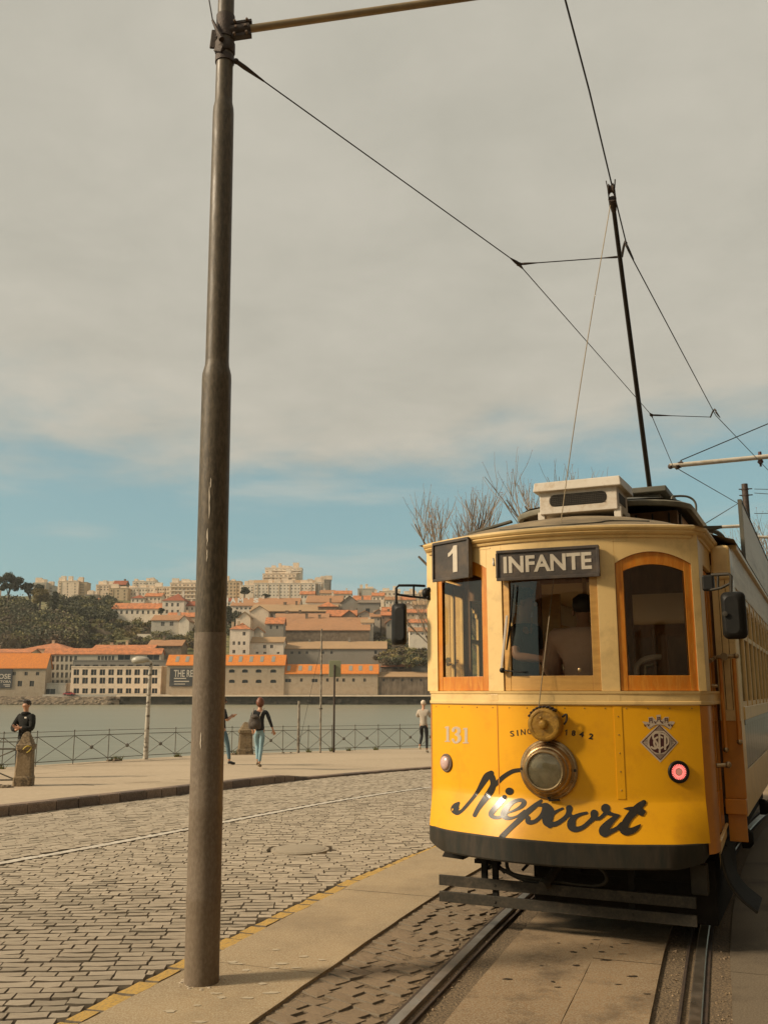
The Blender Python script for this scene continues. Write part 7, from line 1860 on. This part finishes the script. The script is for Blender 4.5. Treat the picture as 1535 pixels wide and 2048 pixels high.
# garden terraces: retaining walls
for i, (x0, x1, y_, Yd, l) in enumerate(((150, 262, 1247, 452, 'upper clipped hedge wall of the hillside garden'), (140, 300, 1259, 440, 'long lower retaining wall of the hillside garden'), (274, 316, 1268, 428, 'pale garden wall left of the garden house'), (352, 392, 1270, 428, 'mossy garden wall right of the garden house'))):
    a = at(x0, y_, Yd); b = at(x1, y_+(5 if i == 0 else 2), Yd); mb = MB(); mb.box((a.x, Yd, b.z-4), (b.x, Yd+1, a.z)); tag(mb.build('garden_wall', ('leaf_olive', 'far_stone_brown', 'far_white', 'far_stone_brown')[i]), l, 'wall')

# ================================================================== VEGETATION
def leaf_cloud(lumps, n_per, s, seed, flat=.5):
    """many leaf-clump faces spread through the volume of a few lumps"""
    r = np.random.default_rng(seed); V = []; F = []; k = 0
    for cx_, cy_, cz_, rx, ry, rz in lumps:
        n = int(n_per*rx*ry**.5*rz**.5) if n_per < 20 else n_per
        d = r.normal(size=(n, 3)); d /= np.linalg.norm(d, axis=1)[:, None]; rad = r.random(n)**.35*(.75+.35*r.random(n))
        c = np.stack([cx_+d[:, 0]*rx*rad, cy_+d[:, 1]*ry*rad, cz_+d[:, 2]*rz*rad], 1)
        a = r.normal(size=(n, 3)); a /= np.linalg.norm(a, axis=1)[:, None]; b = np.cross(a, r.normal(size=(n, 3))); b /= np.linalg.norm(b, axis=1)[:, None]
        sc = (s*(.5+r.random(n)))[:, None]; a *= sc; b *= sc*.7
        q = np.stack([c-a-b*.6, c+a*.2-b, c+a+b*.4, c-a*.3+b], 1).reshape(-1, 3); V.append(q); F += [(k+4*i, k+4*i+1, k+4*i+2, k+4*i+3) for i in range(n)]; k += 4*n
    return np.concatenate(V), F
def cloud_obj(name, lumps, n_per, s, m, seed, parent=None, **t):
    V, F = leaf_cloud(lumps, n_per, s, seed); me = bpy.data.meshes.new(name); me.from_pydata(V.tolist(), [], F); me.materials.append(MATS[m])
    o = bpy.data.objects.new(name, me); COL.objects.link(o)
    if parent: o.parent = parent
    tag(o, **t); return o
rr_ = random.Random(90)
def lumps_px(spec):
    out = []
    for px, py, Yd, r, q in spec:
        p = at(px, py, Yd); out.append((p.x, p.y, p.z, r, r*.8, r*q))
    return out
wood = {'leaf_dark': [], 'leaf_olive': [], 'leaf_brown': []}
for i in range(170):
    px = -40+rr_.random()*190; lo = 1205+max(0, px-20)*.33; py = lo+(1288-lo)*rr_.random()
    Yd = 520-(py-1180)*1.15+rr_.random()*6; r = 4.2+3.6*rr_.random()
    m = rr_.choices(['leaf_dark', 'leaf_olive', 'leaf_brown'], [.50, .22, .28])[0]
    wood[m].append((px, py, Yd, r, .75))
for i in range(75):
    px = 105+rr_.random()*120; py = 1202+rr_.random()*34; m = rr_.choices(['leaf_dark', 'leaf_olive'], [.8, .2])[0]; wood[m].append((px, py, 505-(py-1200), 3.5+2*rr_.random(), .8))
for m, L in wood.items(): cloud_obj('hillside_wood', lumps_px(L), 620, .46, m, 5, kind='stuff')
scrub = {'leaf_dark': [], 'leaf_olive': [], 'leaf_brown': [], 'leaf_yellow': []}
for i in range(150):
    px = 120+rr_.random()*270; py = 1238+rr_.random()*55
    Yd = 500-(py-1200)*1.1; scrub[rr_.choices(list(scrub), [.20, .42, .18, .20])[0]].append((px, py+3, Yd, 1.6+1.9*rr_.random(), .55))
for i in range(150):
    px = 745+rr_.random()*130; py = 1258+rr_.random()*65; Yd = 490-(py-1200)*1.1; scrub[rr_.choices(list(scrub), [.15, .25, .42, .18])[0]].append((px, py+3, Yd, 1.6+1.6*rr_.random(), .55))
for i in range(60):
    px = 440+rr_.random()*40; py = 1215+rr_.random()*50; scrub['leaf_dark'].append((px, py, 500-(py-1200)*1.1, 1.8+1.3*rr_.random(), .8))
for i in range(20): px = 745+rr_.random()*50; scrub['leaf_dark'].append((px, 1262+rr_.random()*20, 420, 2.2, .8))
for i in range(50): px = 180+rr_.random()*620; scrub['leaf_dark'].append((px, 1205+rr_.random()*6, 556, 1.8+rr_.random(), .6))
for m, L in scrub.items(): cloud_obj('hillside_scrub', lumps_px(L), 190, .36, m, 9, kind='stuff')
def far_tree(label, px, pyt, pyb, Yd, rpx, m, seed, shape='round', trunk_px=4):
    b = at(px, pyb, Yd); t = at(px, pyt, Yd); k = Yd/F_PX; H_ = t.z-b.z; R_ = rpx*k; o = thing('tree', label, 'tree', b)
    r = random.Random(seed); L = []
    if shape == 'umbrella':
        for i in range(12): a = r.random()*6.28; q = r.random()**.5; L.append((math.cos(a)*R_*q, math.sin(a)*R_*q, H_*(.86-.12*q)+r.random(), R_*.38, R_*.38, H_*.10))
        for i in range(5): a = r.random()*6.28; L.append((math.cos(a)*R_*.6, math.sin(a)*R_*.6, H_*(.55+.12*r.random()), R_*.34, R_*.34, H_*.08))
    elif shape == 'column':
        for i in range(8): L.append((0+(r.random()-.5)*R_*.4, 0, H_*(.2+.75*i/8), R_*(.9-.07*i), R_*.8, H_*.12))
    else:
        for i in range(11): a = r.random()*6.28; q = r.random(); L.append((math.cos(a)*R_*.6*q, math.sin(a)*R_*.6*q, H_*(.45+.45*r.random()), R_*.5, R_*.5, H_*.16))
    cloud_obj('crown', L, 330, .34, m, seed, o)
    mb = MB(); mb.tube([(0,0,-3),(0,0,H_*.4),(R_*.1,0,H_*.7)], [trunk_px*k*.5, trunk_px*k*.4, trunk_px*k*.2], 7)
    for i in range(4): a = r.random()*6.28; mb.tube([(0,0,H_*.4),(math.cos(a)*R_*.5, math.sin(a)*R_*.5, H_*.72)], [trunk_px*k*.25, trunk_px*k*.1], 5)
    mb.build('trunk', 'bark', o, smooth=60)
far_tree('big umbrella pine with dark flat crown at the left edge', 14, 1142, 1225, 480, 22, 'leaf_dark', 1, 'umbrella')
far_tree('dark pine leaning over the skyline right of the umbrella pine', 58, 1161, 1225, 485, 20, 'leaf_dark', 2, 'umbrella')
far_tree('rounded yellowish tree in the middle of the dark wood', 79, 1176, 1225, 470, 19, 'leaf_yellow', 3)
far_tree('dark cedar at the right side of the yellowish tree', 106, 1180, 1235, 468, 12, 'leaf_dark', 4, 'column')
far_tree('small dark tree in front of the cream apartment slab', 217, 1195, 1232, 500, 9, 'leaf_brown', 5)
far_tree('little round dark tree before the mansion wall', 322, 1217, 1232, 466, 7, 'leaf_dark', 6)
far_tree('round dark tree in front of the narrow white block', 489, 1175, 1194, 560, 11, 'leaf_dark', 7, 'round', 2)
far_tree('dark bushy tree just right of the tall pole on the slope', 455, 1215, 1262, 440, 12, 'leaf_dark', 8)
far_tree('bare brown tree by the skyline tower', 130, 1196, 1225, 500, 11, 'leaf_brown', 9)
far_tree('dark trees tuft above the large white block letters', 530, 1188, 1200, 552, 10, 'leaf_dark', 10, 'round', 2)
# --- bare plane trees beside the line, behind the tram
def bare_tree(label, x, y, H_, seed, spread=.6):
    o = thing('bare_tree', label, 'tree', (x, y, gz(y))); r = random.Random(seed); mb = MB(); tw_m = MB(); lf = MB()
    def grow(p, d, L, rad, lev):
        n = 3; pts = [p]; q = p.copy(); dd = d.copy()
        for i in range(n):
            dd = (dd+Vector(((r.random()-.5)*.35, (r.random()-.5)*.35, .12 if lev > 1 else .04))).normalized(); q = q+dd*L/n; pts.append(q.copy())
        (mb if lev < 3 else tw_m).tube(pts, [rad, rad*.85, rad*.7, rad*.5], 6 if lev < 2 else 3, cap=False)
        if lev >= 4:
            if r.random() < .75:
                for k in range(3): c = pts[1+k]+Vector(((r.random()-.5)*.08,)*3); s = .025+.02*r.random(); lf.add([c, c+Vector((s,0,s)), c+Vector((0,s,s*1.4))], [(0,1,2)])
            return
        kids = (5, 5, 5, 4)[lev]
        for k in range(kids):
            t = .45+.55*(k+r.random())/kids; b = pts[min(n, int(t*n))]; a = r.random()*6.28
            side = Vector((math.cos(a), math.sin(a), 0)); nd = (dd*(.75 if lev else .5)+side*spread*(.7+.5*r.random())+Vector((0,0,.35))).normalized()
            grow(b.copy(), nd, L*(.55+.18*r.random()), rad*.48, lev+1)
    grow(Vector((0,0,-.1)), Vector((0,0,1)), H_*.36, H_*.011, 0)
    mb.build('trunk', 'bark', o, smooth=70); tw_m.build('twigs', 'twig', o); lf.build('seed_balls', 'hair_red', o)
mat('twig', (.30,.225,.155), rough=.9)
def T_at(px, Yd): p = at(px, 1400, Yd); return p.x, Yd
x, y = T_at(985, 47); bare_tree('bare plane tree with fine twigs behind the left of the tram roof', x, y, 23.2, 3)
x, y = T_at(1130, 50); bare_tree('bare plane tree rising behind the tram ventilator', x, y, 25.5, 4)
x, y = T_at(1400, 56); bare_tree('bare plane tree behind the dark clerestory edge on the right', x, y, 22, 6)
x, y = T_at(1540, 52); bare_tree('bare plane tree at the right edge behind the roof board', x, y, 21, 8)
x, y = T_at(955, 54); bare_tree('thin bare tree with twigs left of the route number board', x, y, 18.5, 11)
# --- street side: houses that stand behind the camera and to the right, seen only in the glass and in the shade they cast
mat('street_wall', (.12,.092,.062), (.09,.07,.048), rough=.9, scale=.4)
def street_house(label, p0, p1, D, h, m='street_wall'):
    p0, p1 = Vector(p0), Vector(p1); d = (p1-p0); L = d.length; rz = math.atan2(d.y, d.x); o = thing('street_house', label, 'house', (p0.x, p0.y, 0), rz)
    wl = []; n = int(L/3)
    for k in range(n):
        for f_ in range(int(h/3.4)): x = 1.2+k*3; wl.append((x, x+1.1, 1.0+f_*3.3, 2.8+f_*3.3))
    facade(o, 'wall', 0, L, -1, h, 0, wl, m)
    mb = MB(); mb.box((0, .5, -1), (L, D, h-.02)); mb.build('core', m, o)
    mb = MB(); mb.add([(-.5,-.6,h),(L+.5,-.6,h),(L+.5,D/2,h+2.6),(-.5,D/2,h+2.6),(-.5,D+.6,h),(L+.5,D+.6,h)], [(0,1,2,3),(3,2,5,4),(0,3,4),(1,5,2)]); mb.build('roof', 'roof_brown', o)
a = trk_xy(-22, 6.2)[0]; b = trk_xy(2, 6.2)[0]; c = trk_xy(30, 7.5)[0]
street_house('tall granite street house on the right beyond the tram stop', (c.x, c.y), (b.x+.5, b.y+.2), 10, 13)
street_house('granite street house behind the camera on the right', (b.x, b.y), (a.x, a.y), 10, 10)
street_house('lower house behind the camera across the road', (-3, -24), (-22, -17), 9, 5.5)
for i, (x, y) in enumerate(((-9, -19), (-2, -22), (6, -17))): bare_tree(('bare street tree behind the camera on the left', 'bare street tree straight behind the camera', 'bare street tree behind the camera on the right')[i], x, y, 9, 30+i)

# ================================================================== RIVER HAZE
hm = bpy.data.materials.new('haze'); hm.use_nodes = True; t_ = hm.node_tree; t_.nodes.clear()
ho = t_.nodes.new('ShaderNodeOutputMaterial'); hv = t_.nodes.new('ShaderNodeVolumePrincipled'); t_.links.new(hv.outputs[0], ho.inputs['Volume'])
hv.inputs['Color'].default_value = (.97, .93, .86, 1); hv.inputs['Density'].default_value = .00014; hv.inputs['Anisotropy'].default_value = .3
MATS['haze'] = hm
MB().box((-1500, -120, -9), (1500, 3200, 105)).build('haze', 'haze', kind='stuff')
